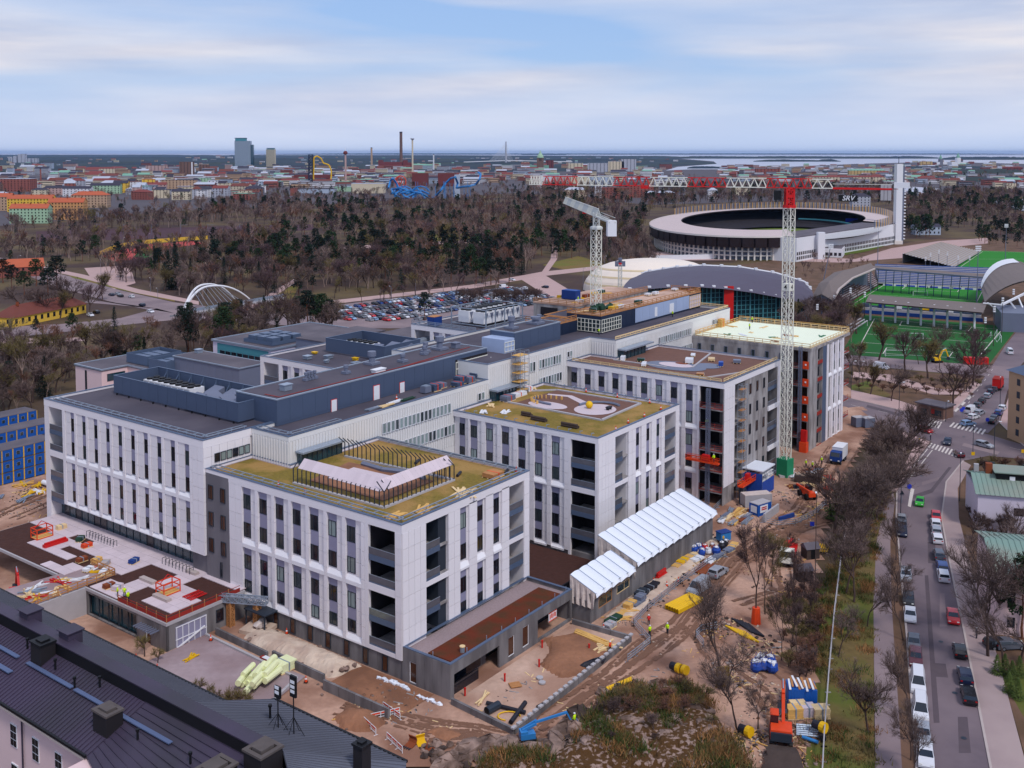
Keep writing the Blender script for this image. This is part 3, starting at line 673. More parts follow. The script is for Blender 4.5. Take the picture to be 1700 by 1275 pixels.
for z in(30.2,31.2,32.3,33.3):fb(m,'R',36.35,112.5,122,0.14,0.21,z,z+0.12);fb(m,'L',112.45,36.4,43.2,0.14,0.21,z,z+0.12)
m.build('bay_frame','aH',pr3)
for(a,b)in((140,141.4),(148.5,151)):fp(pr3,'window','R',36.3,a,b,0.05,0.12,30.7,33.2,'a0')
pr4=plr(spn,112.4,130,46.6,53.5,29.9,33.0,'b3','roof_felt',cop='aA');ORG[pr4 .name]=ORG[spn.name]
pr5=plr(spn,102,112.3,43.2,52,29.9,32.8,'b3','roof_felt',cop='aA');ORG[pr5 .name]=ORG[spn.name]
m=MB();m.box(125.3,165,52.3,66,26,33.6);m.build('concrete_core','aI',spn)
m=MB();m.box(125.2,165.1,52.2,66.1,33.62,34.0);m.build('core_deck','bH',spn)
m=MB();m.box(125.15,125.3,58,63.5,30.6,32.8);m.build('core_shade_panel','aC',spn)  # solid dark plate paints the shade of an opening in the core
def grd(parent,pts,z,h=1.1,mat='aA',step=2.4):
 m=MB()
 for i in range(len(pts)-1):
  p,q=Ve((*pts[i],z)),Ve((*pts[i+1],z));n=max(1,int((q-p).length/step))
  for k in range(n+1):c=p+(q-p)*k/n;m.beam(c,c+Ve((0,0,h)),0.12)
  for zz in(0.25,0.65,h):m.beam(p+Ve((0,0,zz)),q+Ve((0,0,zz)),0.08,0.16)
 m.build('guard_rail',mat,parent)
grd(spn,[(112.5,46.4),(112.5,36.5),(168,36.5),(168,46)],34.5);grd(spn,[(125.3,66),(125.3,52.4),(165,52.4)],34.0);grd(spn,[(102.2,52),(102.2,43.3),(112,43.3)],33.0)
grd(spn,[(104.6,27.5),(167.5,27.5),(167.5,36)],30.5,0.8,'a3')
for(n_,lab,pl,zr,sgl)in(('hospital_wing','white hospital wing behind the long dark plant room with blue screens on its roof',[(53.4,56.1),(84,56.1),(84,94.4),(53.4,94.4)],27.0,0),('hospital_wing','white hospital wing with chillers on its roof beside the grey tower crane',[(95,62.1),(124,62.1),(124,84),(95,84)],30.0,1)):
 w_=uth(n_,lab,'hospital wing',(pl[0][0]+15,75,0),'white hospital wings')
 v0,v1=pl[0][1],pl[2][1];u0=pl[0][0]
 m=MB();m.prism([(u0+0.4,v0),(pl[1][0],v0),(pl[1][0],v1),(u0+0.02,v1),(u0+0.02,v1-1.2),(u0+4,v1-1.2),(u0+4,v1-6.5),(u0+0.4,v1-6.5)],-0.3,zr-1.3);m.build('wall','aR',w_)
 rcp(w_,pl,zr-1.3,zr,'roof_felt')
 s=v1-7.6
 while s>v0+4:
  bay(w_,'L',u0,s,s-1.7,s-3.1,s-3.93,[(zr-9.8,zr-1.3,2,zr-11)]);s-=3.93
 m=MB();fb(m,'L',u0,v1-7.6,v1-6.5,-0.44,0,zr-11,zr-1.3);m.build('loggia_jamb','a9',w_)
 lga(w_,'L',u0,v1-6.4,v1-1.3,3.8,(zr-5.6,zr-9.8))
 if sgl==0:
  q_=[(67,67),(79.5,67),(79.5,86.5),(67,86.5)]
  m=MB();ring(m,q_,0.18,27.0,30.1);m.build('plant_screen','aE',w_);m=MB();ring(m,ofp(q_,-0.05),0.28,30.105,30.22);m.build('screen_coping','aG',w_)
  chiller(w_,72,75,76,85,26.8,28.9,5)
  for(u,v)in((70,72.5),(70,68.5),(74,71),(75,68),(78,70)):aun(w_,u,v,26.8,1.4,1.9)
  m=MB();m.box(84.5,112,72,100,-0.3,25.0);m.build('rear_block','a1',w_);m=MB();m.box(84.3,112.2,71.8,100.2,25.01,25.3);m.build('rear_roof','roof_grey',w_)
  m=MB();m.tube((88,80,26),(108,80,26),0.9,10);m.build('roof_duct','steel',w_)
  for k in range(9):rbx(w_,55.5+RN.random()*9,60+k*3.4,26.7,ru(0.4,0.9),ru(0.3,0.8),ru(0.3,0.7),RN.choice(('a3','steel','a4')))
 else:
  for dv in(0,5):chiller(w_,103,119,66+dv,69.5+dv,30.6,33.6,7,'u')
  m=MB()
  for u in range(102,122,4):
   for v in(64.5,76):m.beam((u,v,29.6),(u,v,34.6),0.25)
  for v in(64.5,76):
   for z in(30.3,34.5):m.beam((102,v,z),(118,v,z),0.2)
  for u in(102,118):
   for z in(30.3,34.5):m.beam((u,64.5,z),(u,76,z),0.2)
  m.build('plant_frame','steel',w_)
  grd(w_,[(95.3,84),(95.3,62.5)],30.1,1.0,'steel')
w2=uth('hospital_wing','white hospital wing with the curving roof garden and yellow ball','hospital wing',(68,17,0),'white hospital wings')
m=MB();m.box(52.9,84,.5,34.2,-.3,.95);m.build('base','aB',w2);m=MB();m.prism([(52.95,34.3),(52.95,6.0),(57.2,6.0),(57.2,0.7),(52.53,0.7),(52.53,0.03),(58.5,0.03),(58.5,3.5),(63.4,3.5),(63.4,0.45),(78,0.45),(78,3),(82.6,3),(82.6,0.03),(84.2,0.03),(84.2,34.3)],0.96,22.05);m.build('wall','aR',w2)
rcp(w2,[(52.5,0),(84.25,0),(84.25,34.28),(52.5,34.28)],22.05,23.15,'sedum','bG')
bd2=[(13.35,22.05,2,12.35),(1.3,12.35,3,.9)]
bay(w2,'L',52.5,32.9,31.4,30.5,30.05,bd2)
for i in range(6):a=30.05-3.93*i;bay(w2,'L',52.5,a,a-1.75,a-2.95,a-3.93,bd2)
m=MB();fb(m,'L',52.5,6.0,6.5,-0.44,0,0,22.05);m.build('loggia_jamb','a9',w2)
m=MB();fb(m,'L',52.5,0.7,6.0,-0.6,-0.002,12.35,13.35);m.build('loggia_beam','a9',w2)
lga(w2,'L',52.5,0.75,5.95,4.6,(17.6,13.5,8.6,4.2))
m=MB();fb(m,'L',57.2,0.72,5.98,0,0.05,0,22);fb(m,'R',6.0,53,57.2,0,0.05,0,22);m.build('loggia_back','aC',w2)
flp(w2,'R',0,52.6,58.45,0,22.05,1.3,2.3);flp(w2,'L',52.5,0.05,0.65,0,22.05,1.0,2.3)
for(a,b,bal,dp)in((58.5,63.4,(58.6,61.3),3.4),(78,82.6,None,2.9)):
 m=MB();fb(m,'R',0,a,b,-0.6,-0.002,12.4,13.2);m.build('loggia_beam','a9',w2)
 lga(w2,'R',0,a+0.05,b-0.05,dp,(17.7,13.5,8.8,4.3),bal)
 m=MB();fb(m,'R',dp+0.08,a,b,0,0.05,0,22);m.build('loggia_back','aC' if bal else 'b5',w2)
for i in range(3):a=66.3+i*4.1;bay(w2,'R',0,a,a+1.7,a+2.15,a+4.1 if i<2 else 78,[(13.2,22.05,2,12.4),(0,12.4,3,None)])
flp(w2,'R',0,63.45,66.3,0,22.05,1.4,2.3,-0.44,t=0.44);flp(w2,'R',0,82.65,84.2,0,22.05,1.5,2.3)
z=22.82
m=MB();m.prism([(64.5,6.7),(80.8,7.2),(80.5,28.0),(65.3,28.6)],z,z+0.08,bottom=False);m.build('roof_garden_bed','bS',w2)
m=MB()
for p,q in(((64.5,6.7),(80.8,7.2)),((80.8,7.2),(80.5,28)),((64.5,6.7),(65.3,31)),((80.5,28),(75,33.5))):m.beam((*p,z+0.15),(*q,z+0.15),0.5,0.3)
m.build('garden_kerb','a6',w2)
def disc(mb,cu,cv,ru,rv,z,n=20,mi=0):mb.face([(cu+ru*cos(t*2*pi/n),cv+rv*sin(t*2*pi/n),z)for t in range(n)],mi)
m=MB();disc(m,71.0,12.2,4.6,4.2,z+0.12);disc(m,68.2,22,2.6,4.6,z+0.12);m.face([(72.6,16,z+0.121),(74.8,16,z+0.121),(78.2,22.5,z+0.121),(76.6,27.6,z+0.121),(75.6,27.2,z+0.121),(76.6,22.6,z+0.121)]);m.build('garden_path','aL',w2)
m=MB();m.path([(71.3+2.9*cos(t*0.28+1.2),21.5+6*sin(t*0.28+1.2),z+0.3)for t in range(8)],0.3,5);m.path([(72+4.9*cos(t*0.25-0.6),12+4.4*sin(t*0.25-0.6),z+0.3)for t in range(10)],0.28,5);m.build('garden_bench_wall','a1',w2)
pm=MB();pm.box(-0.2,0.2,-0.12,0.12,0,0.7);pm=pm.mesh('seat_block','timber')
for t in range(13):ins('seat_block',pm,w2,(70.6+3.3*cos(t*0.2+0.2),21+6.4*sin(t*0.2+0.2),z+0.1),t*0.2)
fm=MB();fm.beam((0,0,0),(0,0,0.75),0.1);fm.beam((0,0,0.75),(0.9,0,0.6),0.12);fm=fm.mesh('roof_anchor','steel')
for k in range(13):ins('roof_anchor',fm,w2,(53.3,2+k*2.5,22.85))
for k in range(12):ins('roof_anchor',fm,w2,(83.7,2+k*2.6,22.85),pi)
w3=uth('hospital_wing','hospital wing with a brown roof, half clad in white with an open concrete corner','hospital wing',(108,10,0),'white hospital wings')
m=MB();m.prism([(94.45,34.3),(94.45,0.2),(100,0.2),(100,-5.2),(94.03,-5.2),(94.03,-5.4),(99.4,-5.4),(99.4,-2),(104.9,-2),(104.9,-5.35),(117.6,-5.35),(117.6,-2.3),(123,-2.3),(123,-5.4),(124.7,-5.4),(124.7,27.1),(104.2,27.1),(104.2,34.3)],-0.4,25.2);m.build('wall','aI',w3)
rcp(w3,[(94,-5.45),(124.75,-5.45),(124.75,27.05),(104.2,27.05),(104.2,34.3),(94,34.3)],25.2,26.45,'bS')
bd3=[(16.6,25.2,2,15.5),(7.0,15.5,2,5.9),(-0.2,5.9,1,None)]
for i in range(9):a=33.2-3.7*i;bay(w3,'L',94,a,a-1.6,a-2.8,a-3.7 if i<8 else 0.25,bd3)
def rop(root,K,base,s0,s1,depth,zs,rail='aP',rail_h=1.1):
 for z in zs:
  m=MB();fb(m,K,base,s0+0.03,s1-0.03,-depth+0.05,0.12,z-0.32,z);m.build('floor_slab','aI',root)
  m=MB()
  for h in(0.25,0.65,rail_h):fb(m,K,base,s0,s1,0.0,0.05,z+h,z+h+0.07)
  n=max(2,int((s1-s0)/1.5))
  for k in range(n+1):s=s0+(s1-s0)*k/n;fb(m,K,base,s-0.05,s+0.05,-0.05,-0.002,z,z+rail_h+0.2)
  fb(m,K,base,s0,s1,-0.06,0.16,z+0.01,z+0.14);m.build('edge_guard',rail,root)
rop(w3,'L',94,-5.1,0.15,5.6,(20.6,16.2,11.6,7.2,2.8))
m=MB();fb(m,'L',99.9,-5.1,0.15,0,0.06,0,25);fb(m,'R',0.22,94.5,100,0,0.05,0,25);m.build('loggia_back','aC',w3)
flp(w3,'R',-5.45,94.05,99.35,3.9,25.2,1.35,2.4)
for z in(21,16.5,12,7.5,3):m=MB();fb(m,'R',-5.4,99.45,104.85,-3.3,0.0,z-0.3,z);m.build('floor_slab','aI',w3)
m=MB();fb(m,'R',-2.05,99.45,104.85,0,0.04,0,25);m.build('loggia_back','aC',w3)
zz=[23.9-4.52*k for k in range(6)]
for zt in zz:
 for s in(107.2,111.0,114.8):fw(w3,'R',-5.35,s,s+0.95,0.02,max(zt-2.3,0.1),zt,RN.choice(('glass_0','aT','glass_2')),split=False)
for k in range(5):
 for j in range(3):fp(w3,'concrete_panel','R',-5.35,105+j*4.2,109.2+j*4.2,-0.001,0.02,25.1-(k+1)*4.5,25.1-k*4.5,'aI',0.06)
for z,hh in((15.7,1.0),(6.3,1.0),(-0.3,0.9)):m=MB();fb(m,'R',-5.4,117.65,124.6,-0.5,0.25,z,z+hh);m.build('loggia_beam','bE',w3)
lga(w3,'R',-5.4,117.7,122.95,2.9,(21.0,16.6,11.6,7.2,2.5))
m=MB();fb(m,'R',-2.35,117.65,123,0,0.04,0,25);m.build('loggia_back','b5',w3)
flp(w3,'R',-5.45,123.05,124.7,0,25.2,1.6,2.4)
grd(w3,[(95,-4.9),(124,-4.9)],26.5,0.7,'a3',2.0);grd(w3,[(94.5,33),(94.5,-4.5)],26.5,0.6,'a3',2.4)
z=26.04
m=MB()
for p,q in(((97.5,0.6),(97.9,20)),((110,-4),(97.9,1)),((106,8),(124,12)),((103,13),(103,27))):m.beam((*p,z+0.08),(*q,z+0.08),0.45,0.2)
m.build('roof_strip','a6',w3)
m=MB();disc(m,105.5,12,4.5,7.5,z+0.05);disc(m,110,6,3,3.2,z+0.055);m.build('roof_membrane','a1',w3)
m=MB();disc(m,106.5,12.5,2.4,4.2,z+0.09);m.build('roof_bed','aL',w3);m=MB();disc(m,108.6,12,0.9,1.6,z+0.13);m.build('roof_bed','rust',w3)
w4=uth('hospital_wing','farthest hospital wing in bare concrete with a pale insulated roof and timber guard rails','hospital wing',(158,10,0),'white hospital wings')
m=MB();m.prism([(144,27.05),(144,-0.5),(148.5,-0.5),(148.5,-4.9),(144,-4.9),(144,-5.5),(149.4,-5.5),(149.4,-4.6),(152.9,-4.6),(152.9,-5.5),(169.1,-5.0),(169.1,-2.4),(173.7,-2.4),(173.7,27.05)],-0.4,25.3);m.build('wall','aI',w4)
m=MB();m.prism([(143.95,-5.6),(173.9,-5.6),(173.9,27.06),(143.95,27.06)],25.32,26.0);m.build('roof_slab','aI',w4)
m=MB();m.prism([(144.8,-4.8),(173.0,-4.8),(173.0,26.8),(144.8,26.8)],26.01,26.2,bottom=False);m.build('roof_insulation','cE',w4)
grd(w4,[(144.1,26),(144.1,-5.4),(173.7,-5.4),(173.7,26.5)],26.0,1.2,'a3',2.0);grd(w4,[(174.4,27),(174.4,-5)],25.2,2.2,'timber',2.6);grd(w4,[(144.6,26.3),(172,26.3)],26.1,1.2,'timber',2.4)
for z in(24.2,19.6,15.0,10.4):
 for i in range(7):v=25.3-3.8*i;fw(w4,'L',144,v-1.0,v,0.0,z-2.1,z,'glass_1','a1',split=False)
zs4=[20.9,16.5,12.1,7.7,3.3]
rop(w4,'L',144,-4.9,-0.5,4.4,zs4)
m=MB();fb(m,'L',148.45,-4.9,-0.5,0,0.05,0,25.2);m.build('loggia_back','b5',w4)
m=MB()
for z in zs4+[25.2]:m.box(146.2,148.3,-2.2,-2.0,z-4.1,z-0.4)
m.build('timber_screen','aA',w4)
for z in zs4+[-0.9]:
 fw(w4,'R',-4.6,149.6,152.7,0.02,z+1.2,z+3.6,'glass_0')
 m=MB();fb(m,'R',-5.5,149.45,152.85,0.0,0.07,z+0.3,z+1.2);m.build('edge_guard','aP',w4)
for k in range(6):fp(w4,'concrete_panel','R',-5.5,144.1,149.3,0.001,0.02,25.2-(k+1)*4.3,25.2-k*4.3,'aI',0.06)
m=MB();fb(m,'R',-5.5,153.2,155.8,0.0,0.05,0,25.3);m.build('rail_strip','aG',w4)
bd4=[(17.6,25.6,2,16.5),(8.6,16.5,2,7.5),(0.3,7.5,2,-0.6)]
for i in range(3):a=157.4+i*3.9;bay(w4,'R',-5.6,a,a+1.6,a+2.5,a+3.9,bd4)
flp(w4,'R',-5.6,156.0,157.4,-0.6,25.6,1.3,2.4,-0.44,t=0.44);flp(w4,'R',-5.6,156,169.1,25.6,26.1,3.9,0.6,-0.1,t=0.1)
rop(w4,'R',-5.4,169.2,173.6,2.9,zs4)
m=MB();fb(m,'R',-2.45,169.2,173.6,0,0.05,0,25.2);m.build('loggia_back','a1',w4)
ob=uth('clinic_building','pale rendered clinic block with a flat grey roof at the edge of the wood','clinic building',(60,165,0),'older clinic blocks')
m=MB();m.prism([(51,157.3),(51,170.2),(72,170.2),(72,140),(58.9,140),(58.9,157.3)],-0.3,15.6);m.build('wall','bK',ob)
m=MB();m.prism([(50.8,157.1),(50.8,170.4),(72.2,170.4),(72.2,139.8),(58.7,139.8),(58.7,157.1)],15.61,16.0);m.build('roof','roof_grey',ob)
m=MB();ring(m,[(50.7,157.0),(50.7,170.5),(72.3,170.5),(72.3,139.7),(58.6,139.7),(58.6,157.0)],0.4,15.8,16.2);m.build('coping','steel',ob)
fw(ob,'L',51,164.5,165.3,0.02,8,15,'glass_0',split=False);fw(ob,'R',157.3,52.6,58,0.02,12.6,14.6,'glass_teal');fw(ob,'L',58.9,143,155,0.02,12.6,14.6,'glass_teal');fw(ob,'L',58.9,143,155,0.02,8.6,10.6,'glass_teal')
m=MB()
for(a,b,c,d)in((62,71,152,160),(61,70,142,148)):
 for u in range(int(a),int(b),3):m.box(u,u+2.4,c,d,16.6,18.2)
 ring(m,[(a-1,c-1),(b+1,c-1),(b+1,d+1),(a-1,d+1)],0.1,16.2,18.8)
m.build('rooftop_cooler','aG',ob)
gb_=uth('clinic_building','grey metal clad box with a flat roof behind the blue screen of the left wing','clinic building',(75,128,0),'older clinic blocks')
m=MB();m.box(62.8,71.6,114,141.5,-0.3,19.7);wl=m.build('wall','a1',gb_);m=MB();m.box(62.5,72,113.7,141.8,19.71,20.0);m.build('coping','steel',gb_);m=MB();m.box(62.9,71.5,114.1,141.4,20.002,20.05);m.build('roof','roof_grey',gb_)
for k in range(9):fp(gb_,'panel','L',62.8,114+k*3.05,117.05+k*3.05,0.0,0.05,10,19.6,'a1',0.03)
rbx(gb_,69,139,20.05,0.8,0.8,0.9)
tb=uth('clinic_building','clinic block with turquoise wall panels under a flat grey roof beside the pines','clinic building',(95,150,0),'older clinic blocks')
m=MB();m.box(90.9,130,135,161.6,-0.3,17.6);m.build('wall','c0',tb);m=MB();m.box(90.6,130.3,134.7,161.9,17.61,18.0);m.build('roof','roof_grey',tb)
m=MB();ring(m,[(90.5,134.6),(130.4,134.6),(130.4,162),(90.5,162)],0.35,17.7,18.25);m.build('coping','steel',tb)
flp(tb,'L',90.9,136,159.5,13.2,17.3,2.4,2.0,0.02,'bB','wall_panel',0.06)
for k in range(8):fw(tb,'L',90.9,137+k*2.7,139.2+k*2.7,0.09,13.4,15.2,'glass_0')
m=MB();[m.box(95+4*a,98+4*a,139+4*c,142+4*c,18.5,20.2)for a in range(3)for c in range(3)];ring(m,[(94,138),(107,138),(107,151),(94,151)],.1,18.2,19.2);m.build('rooftop_cooler','aG',tb)
m=MB();m.box(80,90.4,116,134,-0.3,13.0);m.build('link_block','a1',tb);m=MB();m.box(100,125,122,134.5,-0.3,20);m.build('stair_block','a1',tb);m=MB();m.box(99.8,125.2,121.8,134.4,20.01,20.3);m.build('stair_roof','roof_grey',tb)
te=uth('terrace_building','low concrete building whose roof terrace is being paved in front of the left wing','terrace building',(-7,60,0))
TU0,TV0,TV1=-14.76,34.3,92
m=MB()
wrn(m,'L',TU0,TV0,56.0,-0.5,4.45,0.4,[(38.4,39.6,-0.2,2.2),(42,55.5,0.2,3.6)])
m.box(TU0,-0.2,TV0,TV0+0.4,-0.5,4.45);m.box(-0.6,-0.2,TV0+0.41,44,-0.5,4.45)
m.box(TU0+0.01,TU0+12,56.0,56.4,-0.5,4.45)
m.build('wall','aB',te)
for k in range(3):fp(te,'concrete_panel','L',TU0,34.5+k*1.25,35.7+k*1.25,0.001,0.04,-0.4,3.9,'aB',0.02)
m=MB();m.box(TU0-0.1,-0.1,TV0-0.1,92,4.0,4.46)
m.build('roof_slab','a6',te)
m=MB();m.face([(TU0+0.2,TV0+0.2,4.47),(1.5,TV0+0.2,4.47),(1.5,91.9,4.47),(TU0+0.2,91.9,4.47)]);m.build('roof_deck','bR',te)
beds=[(-14.5,81.5,-8.4,92),(-14.5,71,-11.4,81.5),(-12.4,67,-10.4,71),(-8.4,84.5,-5.4,91),(-5.2,73.5,-2.6,79),(-9.4,68.5,-6.5,75),(-10.4,63.8,-7.6,69),(-7.2,47.6,-3.6,55.5),(-10.6,51,-7.2,55.5),(-14.5,34.5,-11.6,48.5),(-14.5,34.5,-4.6,37.4),(-4.6,34.5,-1.6,43.4),(-11.6,44.5,-9.6,48.5),(-7.4,37.4,-4.6,41)]
def in_bed(u,v):return any(a<=u<=c and b<=v<=d for a,b,c,d in beds)
def in_gap(u,v):return u<-8.5 and 55.5<v<63.8
slabs={}
uu=-14.4
while uu<1.2:
 vv=34.6
 while vv<91.5:
  cu,cv=uu+0.95,vv+0.95
  if not in_bed(cu,cv)and not in_gap(cu,cv):
   me=slabs.get('a')
   if me is None:b=MB();b.box(-0.93,0.93,-0.93,0.93,0,0.12);me=slabs['a']=b.mesh('paving_slab','aL')
   ins('paving_slab',me,te,(cu,cv,4.48+ru(0,0.012)))
  vv+=1.9
 uu+=1.9
m=MB();m.box(TU0+0.7,TU0+0.8,42,55.5,0.2,3.6);m.build('glazing','glass_teal',te)
for k in range(6):fp(te,'mullion','L',TU0+0.5,42+k*2.7,42.12+k*2.7,0,0.2,0.2,3.6,'a2')
m=MB();m.box(-14.4,-0.7,41.5,55.9,-0.4,0.1);m.build('ground_floor','aC',te)
fw(te,'L',TU0,38.4,39.6,-0.2,-0.2,2.2,'aT','a0',split=False)
m=MB();m.box(-13.2,-7.6,TV0-0.02,TV0,-0.3,3.3);gd=m.build('door','bF',te)
m=MB()
for k in range(6):m.box(-13.1+k*1.07,-12.98+k*1.07,TV0-0.1,TV0-0.03,-0.2,3.2)
for z in(-0.1,1.2,3.1):m.box(-13.2,-7.6,TV0-0.12,TV0-0.03,z,z+0.12)
m.beam((-13,TV0-0.14,0),(-8,TV0-0.14,1.6),0.2);m.build('door_frame','a0',gd)
for(a,b)in((-5.8,-4.4),(-3.9,-2.5)):fw(te,'R',TV0,a,b,0.01,1.2,3.2,'glass_2',split=False)
m=MB()
for k in range(8):m.beam((TU0-1.6,40.5-k*0.62,2.9),(TU0-0.05,40.5-k*0.62,2.9),0.14,0.2)
m.build('canopy_fin','a1',te)
m=MB()
m.box(-26,TU0-0.01,55.9,56.4,-3.5,4.4);m.box(-25.9,TU0-0.1,56.45,62,4.2,4.44)
m.build('court_wall','a6',te)
m=MB();m.box(-22,-16,57,57.3,-1,4.2);m.build('court_shade_panel','aC',te)  # dark sheet in place of the shade within the court opening
def hoop_rack(label,u,v,n):
 r=uth('bike_rack',label,'bike rack',(u,v,4.6),'bicycle stands on the paved terrace')
 h=MB();h.path([(0,-0.0,0),(0,0,1.0),(0.75,0,1.0),(0.75,0,0)],0.05,5);hm=h.mesh('hoop','a2')
 for k in range(n):ins('hoop',hm,r,(u,v-k*0.95,4.6))
hoop_rack('row of dark steel hoops on the terrace below the left half of the glass wall',-2.6,76,10)
hoop_rack('row of dark steel hoops on the terrace near the grey wall',-1.8,54,9)
fence_pts=[(TU0+0.1,47),(TU0+0.1,TV0+0.1),(-1,TV0+0.1)]
rf=uth('safety_fence','red mesh safety fence along the corner of the paved roof terrace','safety fence',(TU0,TV0,4.5))
for i in range(2):
 p,q=Ve((*fence_pts[i],0)),Ve((*fence_pts[i+1],0));n=int((q-p).length/2.2)
 for k in range(n):
  a,b=p+(q-p)*k/n,p+(q-p)*(k+1)/n
  m=MB();m.beam((a.x,a.y,4.5),(a.x,a.y,5.7),0.1);m.build('post','aA',rf)
  m=MB();m.beam((a.x,a.y,4.85),(b.x,b.y,4.85),0.05,0.62);m.beam((a.x,a.y,5.5),(b.x,b.y,5.5),0.05,0.08);m.build('mesh_panel','aP',rf)
lb_=uth('low_building','low grey concrete building under the white scalloped shelter','low building',(53,-6,0))
m=MB();wrn(m,'R',-11.9,31.0,75.5,-0.3,4.9,0.3,[(33.5,37.6,1.6,3.4),(39.2,43.3,1.9,3.4)]);m.box(75.2,75.5,-11.59,-0.1,-0.3,4.9);m.box(31,31.3,-11.59,-0.1,-0.3,3.6);m.build('wall','aB',lb_)
m=MB();m.box(31.4,75.1,-6,-5.8,-0.2,4.5);m.build('inner_wall','aC',lb_)
for k in range(11):fp(lb_,'concrete_panel','R',-11.9,44+k*2.85,46.85+k*2.85,0.0,0.05,-0.3,4.85,'aB',0.03)
fw(lb_,'R',-11.9,33.5,37.6,-0.1,1.6,3.4,'glass_1','aA');fw(lb_,'R',-11.9,39.2,43.3,-0.1,1.9,3.4,'glass_1','a3')
def shelter(label,u0,u1,va,za,vb,zb,n):
 t=uth('weather_shelter',label,'weather shelter',((u0+u1)/2,va,0),'white weather shelters')
 w=(u1-u0)/n;L=7;k=6
 me=None
 for i in range(n):
  if me is None:
   b=MB();rows=[]
   for j in range(L+2):
    f=min(j/L,1.0);row=[]
    for q in range(k+1):
     x=-w/2+0.03+(w-0.06)*q/k;bul=0.16*sin(pi*q/k)
     v=va+(vb-va)*f;z=za+(zb-za)*f+bul
     if j==L+1:v=vb-0.25-0.3*sin(pi*q/k);z=zb-0.7+0.5*sin(pi*q/k)
     row.append((x,v-va,z))
    rows.append(row)
   for j in range(L+1):
    for q in range(k):b.face([rows[j][q],rows[j+1][q],rows[j+1][q+1],rows[j][q+1]])
   me=b.mesh('roof_panel','bJ',smooth=True)
  ins('roof_panel',me,t,(u0+w*(i+0.5),va,0))
 m=MB()
 for i in range(n+1):m.beam((u0+w*i,va,za+0.02),(u0+w*i,vb,zb+0.02),0.1,0.12)
 m.beam((u0,vb,zb-0.05),(u1,vb,zb-0.05),0.12);m.beam((u0,va,za-0.05),(u1,va,za-0.05),0.12);m.build('frame','steel',t)
 m=MB();n2=9
 for i in range(n2):
  f0,f1=i/n2,(i+1)/n2;jit=0.25*(-1)**i
  for u in(u0,):
   a=(u-0.05,va+(vb-va)*f0,za+(zb-za)*f0);c=(u-0.05,va+(vb-va)*f1,za+(zb-za)*f1)
   m.face([a,c,(c[0]-jit-.3,c[1],2.6+jit),(a[0]+jit-.3,a[1],2.6-jit)])
 m.build('side_sheet','b6',t)
 m=MB();m.face([(u0,vb,zb-0.3),(u1,vb,zb-0.3),(u1,vb+0.4,zb-1.2),(u0,vb+0.4,zb-1.2)]);m.build('hem','b6',t)
 return t
shelter('long white scalloped weather shelter leaning against the second wing',45.3,76.6,-4.4,8.4,-12.2,5.4,12)
shelter('short white scalloped weather shelter beside the red-brown annex',31.2,43.9,-7.9,7.0,-12.7,5.1,5)
og=uth('old_building','long old pink building with a dark standing-seam metal roof','old building',(-42,10,0))
m=MB();m.prism([(-48.8,70),(-48.8,-2),(-56,-2),(-56,-40),(-31.4,-40),(-31.4,-9.6),(-34.9,-9.6),(-34.9,70)],-0.5,13.6);m.build('wall','bK',og)
m=MB();m.box(-49.6,-48.7,-2,70,13.5,13.75);m.build('cornice','aY',og)
for i in range(9):
 for z in(9.2,4.6):
  w_=fp(og,'window','L',-48.8,3.4+i*4.6,4.75+i*4.6,0.0,0.1,z,z+2.6,'a0')
  for j in range(2):
   for k in range(3):fp(og,'pane','L',-48.8,3.48+i*4.6+j*0.63,4.04+i*4.6+j*0.63,0.11,0.13,z+0.1+k*0.83,z+0.82+k*0.83,'glass_0')
m=MB();m.tube((-49.0,11.2,0),(-49.0,11.2,13.5),0.1,6);m.build('downpipe','aU',og)
def slp(root,name,pts,mat,seam=0.62,h=0.09):
 """a roof slope given by its corners (eave a, eave b, ridge b, ridge a) with standing seams as real ribs"""
 a,b,c,d=[Ve(p)for p in pts];m=MB();m.face([a,b,c,d]);nrm=(b-a).cross(d-a).normalized();nrm=nrm if nrm.z>0 else-nrm
 m.face([d-nrm*0.15,c-nrm*0.15,b-nrm*0.15,a-nrm*0.15]);s_=m.build(name,mat,root)
 m=MB();n=max(1,int((b-a).length/seam))
 for k in range(n+1):
  f=k/n;p,q=a+(b-a)*f+nrm*h/2,d+(c-d)*f+nrm*h/2;m.beam(p,q,0.05,h)
 s2=m.build('roof_seams',mat,s_);s2['kind']='stuff'
ZE,ZT=14.0,17.4
slp(og,'roof',[(-49.4,-2.3,ZE),(-49.4,70,ZE),(-42.6,70,16.6),(-42.6,-2.3,16.6)],'aU')
slp(og,'roof',[(-49.4,-2.3,ZE),(-42.6,-2.3,16.6),(-42.6,-24,16.6),(-52.5,-12,13.6)],'aU')
slp(og,'roof',[(-52.5,-12,13.6),(-42.6,-24,16.6),(-42.6,-40,16.6),(-56.5,-40,12.6)],'aU')
m=MB();m.box(-42.6,-42.2,-22,70,16.0,18.0);m.build('roof_wall','a7',og)  # step wall in shadow: its shade is put into the black colour
m=MB();m.box(-42.7,-41.0,-22,70,18.001,18.14);m.build('roof_cap','aU',og)
slp(og,'roof',[(-34.45,70,ZE),(-34.45,-8.4,ZE),(-41.1,-8.4,17.9),(-41.1,70,17.9)],'b8')
slp(og,'roof',[(-30.9,-9.2,ZE),(-30.9,-29,ZE),(-41.4,-22.8,18.0),(-41.0,-8.4,17.9)],'b8')
slp(og,'roof',[(-34.5,-8.41,ZE),(-30.9,-9.2,ZE),(-41.0,-8.45,17.9),(-41.05,-8.42,17.9)],'b8')
slp(og,'roof',[(-30.9,-29,ZE),(-44,-40,ZE),(-46,-30,17.5),(-41.4,-22.8,18.0)],'b8')
